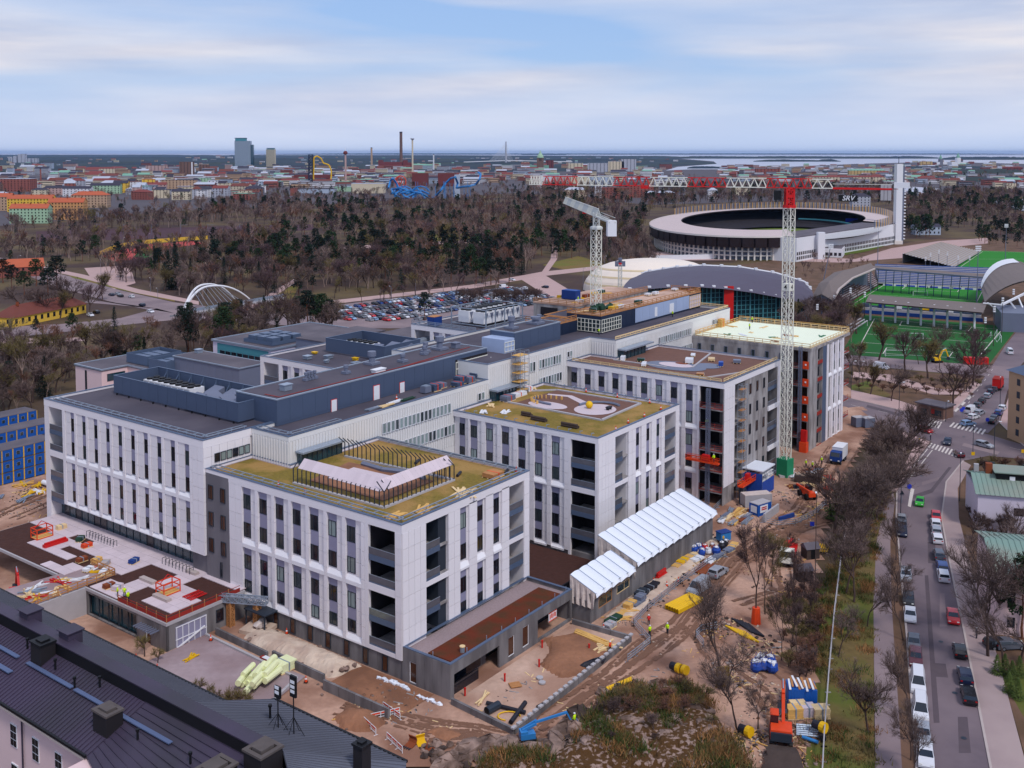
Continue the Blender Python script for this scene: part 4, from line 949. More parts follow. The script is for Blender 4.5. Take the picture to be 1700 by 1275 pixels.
m=MB();m.beam((-34.4,70,14.0),(-34.4,-8.4,14.0),0.25);m.beam((-30.8,-9.2,14),(-30.8,-29,14),0.25);m.beam((-34.4,-8.3,14),(-30.8,-9.1,14),0.25);m.beam((-49.5,-2.3,ZE),(-49.5,70,ZE),0.25);m.build('gutter','a7',og)
for(v0,v1)in((34,27),(26.3,19.5),(17.4,8),(7.4,-10)):
 m=MB();m.beam((-44.9,v0,15.95),(-44.9,v1,15.95),0.5,0.12);m.build('roof_walkway','bZ',og)
m=MB();m.beam((-46.6,22.5,15.3),(-46.6,18,15.3),0.6,0.12);m.beam((-49,-17.5,14.6),(-49,-22,14.6),0.6,0.12);m.build('roof_walkway','bZ',og)
def chm(u,v,a,b,z0,z1,cap='chimney_cap'):
 m=MB();m.box(u-a,u+a,v-b,v+b,z0,z1);c=m.build('chimney','bY',og);m=MB();ring(m,[(u-a-0.12,v-b-0.12),(u+a+0.12,v-b-0.12),(u+a+0.12,v+b+0.12),(u-a-0.12,v+b+0.12)],0.45,z1+0.002,z1+0.22)
 m.box(u-a*0.6,u+a*0.6,v-b*0.55,v+b*0.55,z1+0.01,z1+0.4);m.build('chimney_cap',cap,c)
chm(-46.3,-1.2,.95,1.25,13.5,17.0);chm(-46.6,-19.3,1.6,1.2,13.5,17.6);chm(-43.0,-21.8,1.3,1.25,14,18.6);chm(-43.6,16.3,0.9,1.1,14.5,18.2,'a7');chm(-45.6,29.5,0.55,0.6,14,16.9,'a7');chm(-36.4,-28.3,0.6,0.6,14,18.2,'a7')
m=MB();m.box(-47.0,-44.5,-24.5,-22.5,13.8,17.3);m.face([(-47.2,-24.7,17.31),(-44.3,-24.7,17.31),(-45.7,-23.5,18.1)]);m.face([(-44.3,-24.7,17.31),(-44.3,-22.3,17.31),(-45.7,-23.5,18.1)]);m.face([(-44.3,-22.3,17.31),(-47.2,-22.3,17.31),(-45.7,-23.5,18.1)]);m.face([(-47.2,-22.3,17.31),(-47.2,-24.7,17.31),(-45.7,-23.5,18.1)]);m.build('stair_turret','bY',og)
pm=MB();pm.lathe((0,0,0),[(0.12,0),(0.12,1.2)],8);pm.lathe((0,0,1.2),[(0.2,0),(0.2,0.25)],8);pm=pm.mesh('vent_pipe','a7')
for(u,v,z)in((-43.8,33,16.0),(-44.2,26,15.8),(-43.5,20,16.1),(-44.6,8,15.6),(-43.4,5,16.1),(-46,-6,15.1),(-45.5,-14,15.3),(-46.6,33.5,15),(-44,13,15.9),(-36,-14.5,16),(-50,-12,14.4)):ins('vent_pipe',pm,og,(u,v,z))
for(v,)in((24,),(15,)):m=MB();m.box(-41.8,-40.0,v-1,v+1,17.0,19.0);m.box(-42,-39.8,v-1.2,v+1.2,19.01,19.12);m.build('roof_hatch','aU',og)
for k,(px,py,lab)in enumerate(((462,1215,'black light mast with a short lamp head on the dark metal roof'),(488,1222,'black light mast with a tall lamp panel on the dark metal roof'))):
 u,v=G(px,py,16.0);t=uth('light_mast',lab,'light mast',(u,v,16.0),'light masts on the old roof');h=5.2 if k else 4.2
 m=MB();m.tube((u,v,15.9),(u,v,16+h),0.07,6);m.build('pole','a7',t)
 m=MB()
 for a in range(4):c,s=cos(a*1.57+0.4),sin(a*1.57+0.4);m.beam((u,v,16.1),(u+c*1.6,v+s*1.6,16.05-c*0.4),0.12);m.beam((u,v,18.0),(u+c*1.3,v+s*1.3,16.1-c*0.4),0.05)
 m.build('outrigger','a7',t)
 m=MB();m.obox((u,v,16+h),(0.12,0.0,0),(0,0.42,0),(0,0,1.1 if k else 0.6));hd=m.build('lamp_head','a7',t)
 m=MB()
 for q in range(3 if k else 2):m.obox((u-0.14,v,16+h+0.5-q*0.5),(0.015,0,0),(0,0.3,0),(0,0,0.16))
 m.build('lamp','a0',hd)
NW=[0]
def wpl(name,pts,z,mat,kind='structure'):NW[0]+=1;z+=.0006*NW[0];return sheet(name,pxpoly(pts,z),z,mat,kind)
def big(name,pts,z,mat):return sheet(name,pts,z,mat)
big('ground',[(-900,-60),(900,-60),(2600,3000),(2600,4600),(700,5400),(-3500,5600),(-3500,3000)],-0.06,'c9')
def rlf(name,pts,z,mat,step=2.0,amp=0.25,seed=3,scale=0.13,kind='structure'):
 rg=random.Random(seed);ph=[(rg.uniform(0,6.28),rg.uniform(0.5,1.6)*scale,rg.uniform(0,6.28))for _ in range(9)]
 poly=[Ve(p[:2])for p in pts];xs=[p.x for p in poly];ys=[p.y for p in poly]
 def inside(x,y):
  c=False;n=len(poly)
  for i in range(n):
   a,b=poly[i],poly[i-1]
   if(a.y>y)!=(b.y>y)and x<(b.x-a.x)*(y-a.y)/(b.y-a.y)+a.x:c=not c
  return c
 def hh(x,y):return sum(sin((x*cos(t)+y*sin(t))*k+f)for t,k,f in ph)/len(ph)
 b=MB();idx={};nx,ny=int((max(xs)-min(xs))/step)+1,int((max(ys)-min(ys))/step)+1
 def vid(i,j):
  if(i,j)not in idx:
   x,y=min(xs)+i*step,min(ys)+j*step;idx[(i,j)]=len(b.v);b.v.append((x,y,z+amp*(0.5+hh(x,y))+rg.uniform(-0.03,0.03)*amp))
  return idx[(i,j)]
 for i in range(nx):
  for j in range(ny):
   if inside(min(xs)+(i+0.5)*step,min(ys)+(j+0.5)*step):b.f.append((vid(i,j),vid(i+1,j),vid(i+1,j+1),vid(i,j+1)));b.m.append(0)
 return lk(name,b.mesh(name,mat,smooth=True),kind=kind)
site=[W(-34,130),W(-34,-22),P(600,1275),P(1290,1275),P(1335,1275),P(1352,1130),P(1340,1010),P(1372,905),P(1372,860),P(1440,720),P(1432,660),P(1330,590),W(185,70),W(100,110),W(30,150),P(0,745),P(-60,800)]
rlf('site_ground',[p[:2]for p in site],-0.04,'sand',2.0,0.16,3)
def in_poly(x,y,poly):
 c=False
 for i in range(len(poly)):
  (ax,ay),(bx,by)=poly[i],poly[i-1]
  if(ay>y)!=(by>y)and x<(bx-ax)*(y-ay)/(by-ay)+ax:c=not c
 return c
def mound(name,poly,top,mat,step,seed,rough,ridge=.5,z0=-.2,kind='structure'):
 poly=[tuple(p[:2])for p in poly];rg=random.Random(seed);xs,ys=[p[0]for p in poly],[p[1]for p in poly];ph=[(rg.uniform(0,6.28),rg.uniform(.25,1.1)*(1.7**k),rg.uniform(0,6.28),.62**k)for k in range(5)for _ in range(3)]
 def dist(x,y):
  d=1e9
  for i in range(len(poly)):
   (ax,ay),(bx,by)=poly[i],poly[i-1];L2=(bx-ax)**2+(by-ay)**2;t_=max(0,min(1,((x-ax)*(bx-ax)+(y-ay)*(by-ay))/L2));d=min(d,math.hypot(x-ax-t_*(bx-ax),y-ay-t_*(by-ay)))
  return d
 b=MB();idx={};nx,ny=int((max(xs)-min(xs))/step)+2,int((max(ys)-min(ys))/step)+2
 def vid(i,j):
  if(i,j)not in idx:
   x,y=min(xs)+i*step,min(ys)+j*step;ins=in_poly(x,y,poly);d=dist(x,y)if ins else 0;e=1-math.exp(-d/(top*.9))
   n=sum(abs(sin((x*cos(a)+y*sin(a))*f*.35+p_))*w for a,f,p_,w in ph)/3-.9
   z=z0+(top*e+rough*n*min(1,d/2))if ins else z0;z=round(z/ridge)*ridge*.45+z*.55 if ridge else z
   idx[(i,j)]=len(b.v);b.v.append((x+rg.uniform(-.3,.3)*step,y+rg.uniform(-.3,.3)*step,z))
  return idx[(i,j)]
 for i in range(nx):
  for j in range(ny):
   cx_,cy_=min(xs)+(i+.5)*step,min(ys)+(j+.5)*step
   if in_poly(cx_,cy_,poly)or dist(cx_,cy_)<step:b.f.append((vid(i,j),vid(i+1,j),vid(i+1,j+1),vid(i,j+1)));b.m.append(0)
 return lk(name,b.mesh(name,mat),kind=kind),poly
def PP(*q):return[P(x,y)for x,y in q]
def WW(*q):return[W(x,y)for x,y in q]
def uvs(name,pts,z,mat):return sheet(name,[W(u,v)[:2]for u,v in pts],z,mat)
uvs('site_yard',[(-15,34),(-8.2,34),(-7.4,12),(-18,9.5),(-24,20),(-28,34)],0.17,'bT')
uvs('site_ramp',[(-8.0,8),(-0.2,8),(-0.2,-6),(-8.2,-6)],0.165,'aW')
uvs('courtyard',[(31,34),(52.6,34),(52.6,-3),(31,-3)],.14,'bR');CT=[G(950,1037),G(1047,1065),G(853,1221),G(750,1170)]
uvs('court_sand',CT,.17,'bH')
mound('sand_mound',PP((905,1062),(960,1052),(985,1062),(1012,1085),(985,1100),(975,1122),(930,1128),(895,1105),(912,1085)),.55,'aW',.5,8,.12,0,.1)
mound('sand_heap',PP((552,1192),(575,1176),(618,1180),(648,1202),(612,1218),(568,1214)),1.3,'aW',.5,5,.2,0,-.1);mound('sand_heap',PP((700,1215),(735,1205),(775,1220),(740,1236)),.7,'aW',.5,6,.2,0,-.1)
mound('rubble_strip',WW((-.3,29),(-.3,7.5),(-5.2,8.6),(-6.2,14),(-6.4,26),(-4.5,29)),.75,'aX',.45,21,.9,.3,0)
mound('rubble_strip',PP((1005,1025),(1150,905),(1180,890),(1190,905),(1120,965),(1050,1025)),.25,'aX',.6,22,.4,.15,0)
def ruts(pts,n,seed):
 rg=random.Random(seed);b=MB();q=PP(*pts)
 for _ in range(n):
  o0=rg.uniform(-3.2,3.2);o1=o0+rg.uniform(-1.5,1.5)
  for side in(-.95,.95):
   prev=None;S_=26*(len(q)-1)
   for k in range(S_+1):
    f=k/S_*(len(q)-1);i=min(int(f),len(q)-2);g_=f-i;d=(q[i+1]-q[i]).normalized();nr=Ve((-d.y,d.x,0));c=q[i]+(q[i+1]-q[i])*g_+nr*(o0+(o1-o0)*k/S_+side+.5*sin(f*3+o0));w=rg.uniform(.12,.3)
    cur=(c-nr*w,c+nr*w)
    if prev and rg.random()<.8:b.face([(p.x,p.y,.155+.004*rg.random())for p in(prev[0],cur[0],cur[1],prev[1])])
    prev=cur
 return lk('wheel_ruts',b.mesh('wheel_ruts','mud'),kind='structure')
ruts([(700,1215),(790,1215),(870,1228),(960,1160),(1060,1085),(1125,1040),(1210,930),(1290,885),(1360,860)],7,1);ruts([(1140,1040),(1170,1080),(1260,1150),(1290,1230)],4,2);ruts([(1290,930),(1305,985),(1240,1010)],3,3);ruts([(1400,745),(1370,800),(1345,850),(1290,890)],5,4);ruts([(0,860),(80,822)],4,5);ruts([(560,1180),(700,1215),(780,1235)],4,6)
def rod(name,pts,z=0.03,mat='c7'):return wpl(name,pts,z,mat)
rod('main_road',[(1524,1320),(1520,1275),(1503,1050),(1494,950),(1486,860),(1489,815),(1510,778),(1546,733),(1640,757),(1599,765),(1571,800),(1563,860),(1580,950),(1601,1050),(1645,1275),(1656,1320)],0.03)
rod('cross_road',[(1400,655),(1413,662),(1490,680),(1566,699),(1700,739),(1820,775),(1820,830),(1700,762),(1640,757),(1546,733),(1500,716),(1413,689),(1390,680)],0.034)
rod('side_street',[(1566,699),(1625,640),(1648,606),(1668,575),(1700,535),(1760,535),(1695,606),(1672,650),(1660,700),(1640,719)],0.038)
rod('stadium_street',[(1380,590),(1412,588),(1540,600),(1700,610),(1700,630),(1640,625),(1540,617),(1412,605),(1380,606)],0.042,'aS')
def kbd(name,pts,h=0.13,mat='pavement'):
 b=MB();q=pxpoly(pts,h);b.prism([(p[0],p[1])for p in q],-0.02,h);me=b.mesh(name,mat);return lk(name,me,kind='structure')
kbd('pavement',[(1656,1320),(1645,1275),(1601,1050),(1580,950),(1563,860),(1571,800),(1599,765),(1612,772),(1590,810),(1592,860),(1615,950),(1645,1050),(1672,1150),(1705,1275),(1720,1320)])
kbd('pavement',[(1413,647),(1490,664),(1560,686),(1618,632),(1627,638),(1566,697),(1490,679),(1413,661)],mat='aF')
kbd('pavement',[(1660,702),(1674,660),(1676,700),(1700,725),(1800,755),(1800,770),(1700,737)],mat='aF')
kbd('pavement',[(1500,717),(1544,733),(1509,778),(1488,815),(1480,815),(1505,765),(1520,735),(1497,722)],mat='aF')
wpl('footpath',[(1454,1320),(1452,1180),(1450,1000),(1455,900),(1468,840),(1482,815),(1486,830),(1478,900),(1480,1000),(1492,1180),(1500,1320)],0.02,'aS')
wpl('verge',[(1330,1320),(1352,1130),(1368,1000),(1400,890),(1470,790),(1482,815),(1455,900),(1450,1000),(1452,1320)],0.012,'verge')
wpl('tree_strip',[(1500,1320),(1492,1180),(1480,1000),(1478,900),(1486,832),(1488,860),(1496,950),(1505,1050),(1522,1275),(1526,1320)],0.015,'b4')
wpl('garden',[(1720,1320),(1672,1150),(1645,1050),(1615,950),(1592,860),(1590,810),(1612,772),(1700,770),(1900,900),(2000,1320)],0.01,'b4')
wpl('lawn_patch',[(1660,1120),(1700,1100),(1760,1180),(1760,1260),(1705,1200)],0.02,'verge')
wpl('park_lawn',[(1413,606),(1540,619),(1640,627),(1618,632),(1560,685),(1490,663),(1413,646)],0.012,'b4')
wpl('lawn_patch',[(1413,640),(1440,632),(1480,656),(1470,660),(1413,648)],0.02,'verge')
wpl('park_path',[(1413,617),(1480,622),(1560,646),(1600,645),(1590,655),(1550,655),(1470,632),(1413,626)],0.022,'aF')
wpl('lawn_patch',[(1440,1010),(1380,1010),(1372,1180),(1345,1320),(1440,1320)],0.016,'verge')
for i,q in enumerate(([(1540,900),(1552,900),(1556,935),(1541,935)],[(1560,985),(1568,985),(1572,1040),(1560,1040)],[(1545,1100),(1570,1102),(1574,1125),(1546,1123)],[(1590,1190),(1606,1190),(1612,1250),(1592,1250)],[(1530,800),(1560,792),(1558,797),(1531,806)],[(1515,822),(1545,812),(1575,775),(1580,776),(1548,818),(1516,828)],[(1440,672),(1500,688),(1496,692),(1438,676)],[(1600,735),(1660,750),(1656,755),(1597,740)],[(1535,955),(1541,955),(1560,1200),(1550,1200)])):rod('asphalt_patch',q,.026,('c8','aS')[i%3==1])
for i,q in enumerate(((1550,915),(1562,1065),(1585,1150),(1545,870),(1600,1225),(1530,790),(1600,725))):b=MB();p=P(*q,.075);b.face([(p.x+.36*cos(a*.52),p.y+.36*sin(a*.52),.075)for a in range(12)]);lk('manhole_cover',b.mesh('manhole_cover','a2'),kind='structure')
def stp(b,p,q,w):
 p,q=Ve(p),Ve(q);d=(q-p).normalized();n=Ve((-d.y,d.x,0))*w/2;b.face([p+n,p-n,q-n,q+n])
mk=MB();zm=0.062
def dsh(pts,w=0.15,on=3.0,off=6.0,z=zm):
 for i in range(len(pts)-1):
  p,q=P(*pts[i],z),P(*pts[i+1],z);L=(q-p).length;s=0
  while s<L:stp(mk,p+(q-p)*(s/L),p+(q-p)*(min(s+on,L)/L),w);s+=on+off
def zebra(a,b,c,d,n,z=zm):
 a,b,c,d=P(*a,z),P(*b,z),P(*c,z),P(*d,z)
 for k in range(n):
  f0,f1=(k+0.1)/n,(k+0.6)/n;mk.face([a+(b-a)*f0,a+(b-a)*f1,d+(c-d)*f1,d+(c-d)*f0])
zebra((1545,735),(1596,750),(1590,760),(1540,742),9);zebra((1582,701),(1640,714),(1634,722),(1575,708),9);zebra((1568,692),(1612,652),(1618,655),(1574,696),4)
zebra((1548,697),(1566,701),(1560,712),(1540,707),4)
for pts in([(1505,790),(1540,745)],[(1511,793),(1548,747)],[(1563,862),(1571,802)],[(1571,802),(1598,766)]):stp(mk,P(*pts[0],zm),P(*pts[1],zm),0.22)
dsh([(1655,1275),(1575,880)],0.1,100,1);dsh([(1413,672),(1540,700)]);dsh([(1620,730),(1700,748)]);dsh([(1600,680),(1650,610)])
mk.face([P(1507,840,zm),P(1512,842,zm),P(1518,812,zm),P(1512,810,zm)])
lk('road_markings',mk.mesh('road_markings','bU'),kind='structure')
b=MB();
for pts in([(1656,1320),(1645,1275),(1601,1050),(1580,950),(1563,860),(1571,800),(1599,765)],[(1526,1320),(1522,1275),(1505,1050),(1496,950),(1488,860),(1489,815)],[(1413,662),(1490,680),(1566,699),(1627,639)],[(1700,740),(1660,702)]):
 for i in range(len(pts)-1):b.beam(P(*pts[i],0.07),P(*pts[i+1],0.07),0.3,0.16)
lk('kerb',b.mesh('kerb','aY'),kind='structure')
wpl('car_park',[(560,545),(560,506),(640,496),(760,486),(850,476),(905,486),(965,500),(965,545)],0.02,'aS')
wpl('park_road',[(540,500),(640,489),(780,473),(900,451),(990,442),(1060,436),(1060,440),(990,448),(905,458),(790,478),(640,495),(540,506)],0.03,'aF')
wpl('park_road',[(862,462),(905,457),(985,505),(985,520),(930,505)],0.034,'aF')
wpl('park_path',[(905,458),(925,430),(928,380),(920,380),(914,430),(895,458)],0.03,'aF')
wpl('avenue',[(-40,418),(20,432),(70,448),(130,462),(200,482),(290,502),(400,515),(560,528),(560,545),(400,536),(290,524),(180,500),(100,478),(30,452),(-40,436)],0.03,'aS')
wpl('avenue_path',[(60,440),(140,456),(230,480),(330,500),(330,506),(225,486),(130,460),(60,445)],0.04,'aF')
wpl('avenue_verge',[(110,455),(230,483),(290,495),(290,501),(200,481),(120,461)],0.035,'lawn')
wpl('side_road',[(-40,545),(100,538),(200,528),(260,512),(140,502),(150,497),(230,510),(290,520),(300,530),(200,540),(100,552),(-40,566)],0.036,'aS')
wpl('side_road',[(-40,560),(60,562),(140,560),(140,566),(60,570),(-40,572)],0.03,'aF')
wpl('lawn_patch',[(420,500),(470,480),(500,470),(480,505),(430,512)],0.03,'lawn')
wpl('park_path',[(400,510),(440,492),(490,462),(498,464),(450,496),(412,516)],0.035,'aF')
wpl('gravel_lot',[(140,445),(215,440),(225,470),(190,480),(150,460)],0.03,'aF')
wpl('rail_yard',[(60,384),(200,380),(400,375),(520,372),(520,382),(400,388),(200,398),(60,402)],0.03,'cC')
wpl('running_track',[(170,425),(200,415),(240,406),(320,400),(340,404),(260,415),(230,430),(190,434)],0.03,'cB')
wpl('field_green',[(222,426),(232,415),(258,416),(250,425),(238,430)],0.05,'bI')
wpl('dry_field',[(610,408),(700,390),(860,384),(900,392),(760,412),(640,420)],0.02,'lawn')
wpl('dry_field',[(900,440),(960,425),(1010,440),(960,452)],0.02,'lawn')
wpl('park_path',[(560,410),(700,402),(850,396),(850,400),(700,407),(560,416)],0.03,'aF')
wpl('city_ground',[(-300,400),(300,350),(560,338),(860,320),(1080,340),(1700,320),(2100,318),(2100,262),(-300,262)],0.0,'city_ground')
def psn(label,px,py,z=0.0,jacket='lime',face=0.0,pose=0,base=None):
 p=base if base is not None else P(px,py,z);r=tg('person',label,'person',p,face,'site workers in bright jackets')
 bm_v=[(0,0,0.92),(0,0,1.15),(0,0,1.42),(0,0,1.52),(0,0,1.66),(-.1,0,.88),(-.11,.02+.1*pose,.48),(-.11,.0,.05),(-.11,.12,.04),(.1,0,.88),(.11,-.02+.12*pose,.48),(.12,-.06,.05),(.12,.06,.04),(-.2,0,1.4),(-.27,.05,1.13),(-.24,.2+.1*pose,.95),(.2,0,1.4),(.27,.05,1.13),(.24,.22+.15*pose,.98)]
 ed=[(0,1),(1,2),(2,3),(3,4),(0,5),(5,6),(6,7),(7,8),(0,9),(9,10),(10,11),(11,12),(2,13),(13,14),(14,15),(2,16),(16,17),(17,18)]
 rad=[.17,.16,.17,.06,.1,.1,.075,.05,.045,.1,.075,.05,.045,.075,.055,.04,.075,.055,.04]
 key=('person',jacket,pose);me=CACHE.get(key)
 if me is None:
  raw=bpy.data.meshes.new('body');raw.from_pydata(bm_v,ed,[]);o=bpy.data.objects.new('tmp',raw);COL.objects.link(o)
  sk=o.modifiers.new('s','SKIN')
  for i,v in enumerate(raw.skin_vertices[0].data):v.radius=(rad[i],rad[i]*.8);v.use_root=i==0
  dg=bpy.context.evaluated_depsgraph_get();me=bpy.data.meshes.new_from_object(o.evaluated_get(dg));bpy.data.objects.remove(o)
  me.name='body';me.materials.clear();[me.materials.append(MT[k])for k in(jacket,'trousers','skin')]
  for f in me.polygons:z_=f.center.z;f.material_index=2 if z_>1.5 else(0 if z_>0.85 else 1);f.use_smooth=True
  b=MB();b.lathe((0,0,1.66),[(.13,0),(.125,.06),(.08,.12)],8);b.box(-.06,.06,.08,.19,1.66,1.69);CACHE[key]=me;CACHE[key+('h',)]=b.mesh('helmet','a0')
 lk('body',me,r);lk('helmet',CACHE[key+('h',)],r);return r
CARS={}
def car_proto(color,kind='hatch'):
 key=(color,kind)
 if key in CARS:return CARS[key]
 L,Wd,H={'hatch':(4.3,1.8,1.48),'wagon':(4.7,1.84,1.5),'suv':(4.6,1.88,1.68),'van':(5.3,2.0,2.2),'mini':(3.7,1.68,1.5)}[kind]
 h,w=L/2,Wd/2
 pr={'hatch':[(-h,.55),(-h+.05,.95),(-h+.5,H-.06),(-h+1.2,H),(.25,H),(1.05,1.0),(h-.25,.82),(h,.55)],'mini':[(-h,.55),(-h+.05,.95),(-h+.35,H-.06),(-h+1,H),(.2,H),(.95,1.0),(h-.25,.82),(h,.55)],'wagon':[(-h,.55),(-h+.05,.98),(-h+.3,H-.06),(-h+.9,H),(.2,H),(1.05,1.0),(h-.25,.82),(h,.55)],'suv':[(-h,.6),(-h+.05,1.08),(-h+.3,H-.06),(-h+.9,H),(.3,H),(1.05,1.12),(h-.2,.95),(h,.6)],'van':[(-h,.6),(-h+.05,1.2),(-h+.15,H-.05),(-h+.5,H),(1.1,H),(1.9,1.2),(h-.15,.95),(h,.6)]}[kind]
 bot=.28;prof=[(-h+.06,bot)]+pr+[(h-.06,bot)]
 b=MB();k=len(prof)
 def wd(z):return w if z<1.0 else w-(z-1.0)*.28
 Lf=[(x,-wd(z),z)for x,z in prof];Rf=[(x,wd(z),z)for x,z in prof]
 for i in range(k):j=(i+1)%k;b.face([Lf[i],Rf[i],Rf[j],Lf[j]])
 b.face(Lf);b.face(Rf[::-1]);body=b.mesh('body','car_'+color)
 g=MB()
 def q(p0,p1,f0,f1,e=0.012):
  (x0,z0),(x1,z1)=p0,p1;A=lambda f:(x0+(x1-x0)*f,z0+(z1-z0)*f);a,c=A(f0),A(f1);nx,nz=-(z1-z0),(x1-x0);l=math.hypot(nx,nz);nx,nz=nx/l*e,nz/l*e
  if nz<0:nx,nz=-nx,-nz
  s=.9;return[(a[0]+nx,-wd(a[1])*s,a[1]+nz),(a[0]+nx,wd(a[1])*s,a[1]+nz),(c[0]+nx,wd(c[1])*s,c[1]+nz),(c[0]+nx,-wd(c[1])*s,c[1]+nz)]
 g.face(q(pr[4],pr[5],.06,.95));g.face(q(pr[1],pr[2],.1,.9))
 zb,zt=pr[5][1]+.02,H-.12
 for s in(-1,1):
  for x0,x1 in(((-h+.55,-.2),(-.1,.75))if kind!='van' else((1.0,1.6),)):g.face([(x0,s*(wd(zb)+.012),zb),(x1,s*(wd(zb)+.012),zb),(x1-(.3 if x1>.5 else.05),s*(wd(zt)+.012),zt),(x0+.1,s*(wd(zt)+.012),zt)])
 gl=g.mesh('windows','car_glass')
 wh=MB();wh.tube((0,-.11,0),(0,.11,0),.32,10);wh=wh.mesh('wheel','tyre');hb=MB();hb.tube((0,-.12,0),(0,.12,0),.19,8);hb=hb.mesh('rim','hub')
 hl=MB();hl.box(h-.12,h-.03,-.17,.17,.62,.76);hl=hl.mesh('headlight','c4');tl=MB();tl.box(-h-.01,-h+.08,-.14,.14,.75,.92);tl=tl.mesh('tail_light','cR')
 CARS[key]=(body,gl,wh,hb,hl,tl,L,w);return CARS[key]
def car(label,p,heading,color,kind='hatch',group='parked cars',detail=True,cat='car',name='parked_car'):
 body,gl,wh,hb,hl,tl,L,w=car_proto(color,kind)
 t=tg(name,label,cat,p,heading,group);lk('body',body,t);lk('windows',gl,t)
 for sx in(-1,1):
  for sy in(-1,1):
   o=lk('wheel',wh,t,(sx*L*.3,sy*(w-.1),.32))
   if detail:lk('rim',hb,o)
 if detail:
  for s in(-1,1):lk('headlight',hl,t,(0,s*(w-.28),0));lk('tail_light',tl,t,(0,s*(w-.22),0))
 return t
def head(p,q):d=P(*q)-P(*p);return math.atan2(d.y,d.x)
def lmp(label,px,py,top,group='street lamps',arm=1.2,mat='a2',heads=1,ang=0.0):
 p=P(px,py);h=hgt(top,py);t=tg('street_lamp',label,'street lamp',p,ang,group)
 m=MB();m.tube((0,0,0),(0,0,h),.09,6,r2=.06);m.build('pole',mat,t)
 m=MB();m.tube((0,0,h),(arm,0,h+.25),.05,5);m.build('arm',mat,t)
 m=MB();m.box(arm-.1,arm+.6,-.14,.14,h+.15,h+.3);m.build('lamp_head','a0',t);return t
def bar(label,px,py,rot,n=3,mat='a0',group='site barriers',z=0.0):
 t=tg('site_barrier',label,'barrier',P(px,py,z),rot,group);m=MB()
 for k in range(n+1):m.beam((k*1.3-n*.65,0,0.05),(k*1.3-n*.65,0,1.05),.08);m.beam((k*1.3-n*.65,-.3,.06),(k*1.3-n*.65,.3,.06),.08)
 for zz in(.35,.7,1.02):m.beam((-n*.65,0,zz),(n*.65,0,zz),.06)
 m.build('frame',mat,t);m=MB()
 for k in range(n):m.box(k*1.3-n*.65+.1,k*1.3-n*.65+1.2,-.03,.03,.76,.96)
 m.build('warning_strip','a8',t);return t
def stk(name,label,cat,px,py,mat,n=4,L=3.0,w=.25,h=.16,rot=0.0,jit=.25,z=0.0,group=None,rows=3,base=None,jr=.12):
 """a pile whose members are parts of their own"""
 p=base if base is not None else P(px,py,z);t=tg(name,label,cat,p,rot,group);b=MB();b.box(-L/2,L/2,-w/2,w/2,0,h);me=b.mesh('board',mat)
 for r in range(rows):
  for k in range(n):
   o=lk('board',me,t,(ru(-jit,jit),(k-n/2)*w*1.15+ru(-.03,.03),r*(h+.012)),ru(-jr,jr))
 return t
def plt(label,base,mat='a1',a=1.1,b_=0.8,h=1.0,group='pallets of roofing material',rot=TH,band='a8'):
 t=tg('loaded_pallet',label,'pallet',base,rot,group);m=MB()
 for k in range(3):m.box(-a,a,-b_+k*(b_-.1),-b_+k*(b_-.1)+.2,0,.14)
 m.build('pallet_base','a3',t);n=max(2,int(h/.22));bb=MB();bb.box(-a*.95,a*.95,-b_*.95,b_*.95,0,h/n-.02);me=bb.mesh('layer',mat)
 for k in range(n):lk('layer',me,t,(ru(-.06,.06),ru(-.06,.06),.15+k*h/n),ru(-.03,.03))
 m=MB();m.box(-.1,.1,-b_-.02,b_+.02,.15,.16+h);m.build('strap',band,t);return t
def cn(label,p,group='orange cones'):
 t=tg('traffic_cone',label,'traffic cone',p,0,group);me=CACHE.get('cone')
 if me is None:
  m=MB();m.lathe((0,0,0.04),[(.22,0),(.05,.85),(.04,.9)],8);a=m.mesh('body','a8');m=MB();m.box(-.28,.28,-.28,.28,0,.05);c=m.mesh('base','a7');m=MB();m.lathe((0,0,.4),[(.16,0),(.12,.2)],8);d=m.mesh('band','a0');me=CACHE['cone']=(a,c,d)
 lk('body',me[0],t);lk('base',me[1],t);lk('band',me[2],t);return t
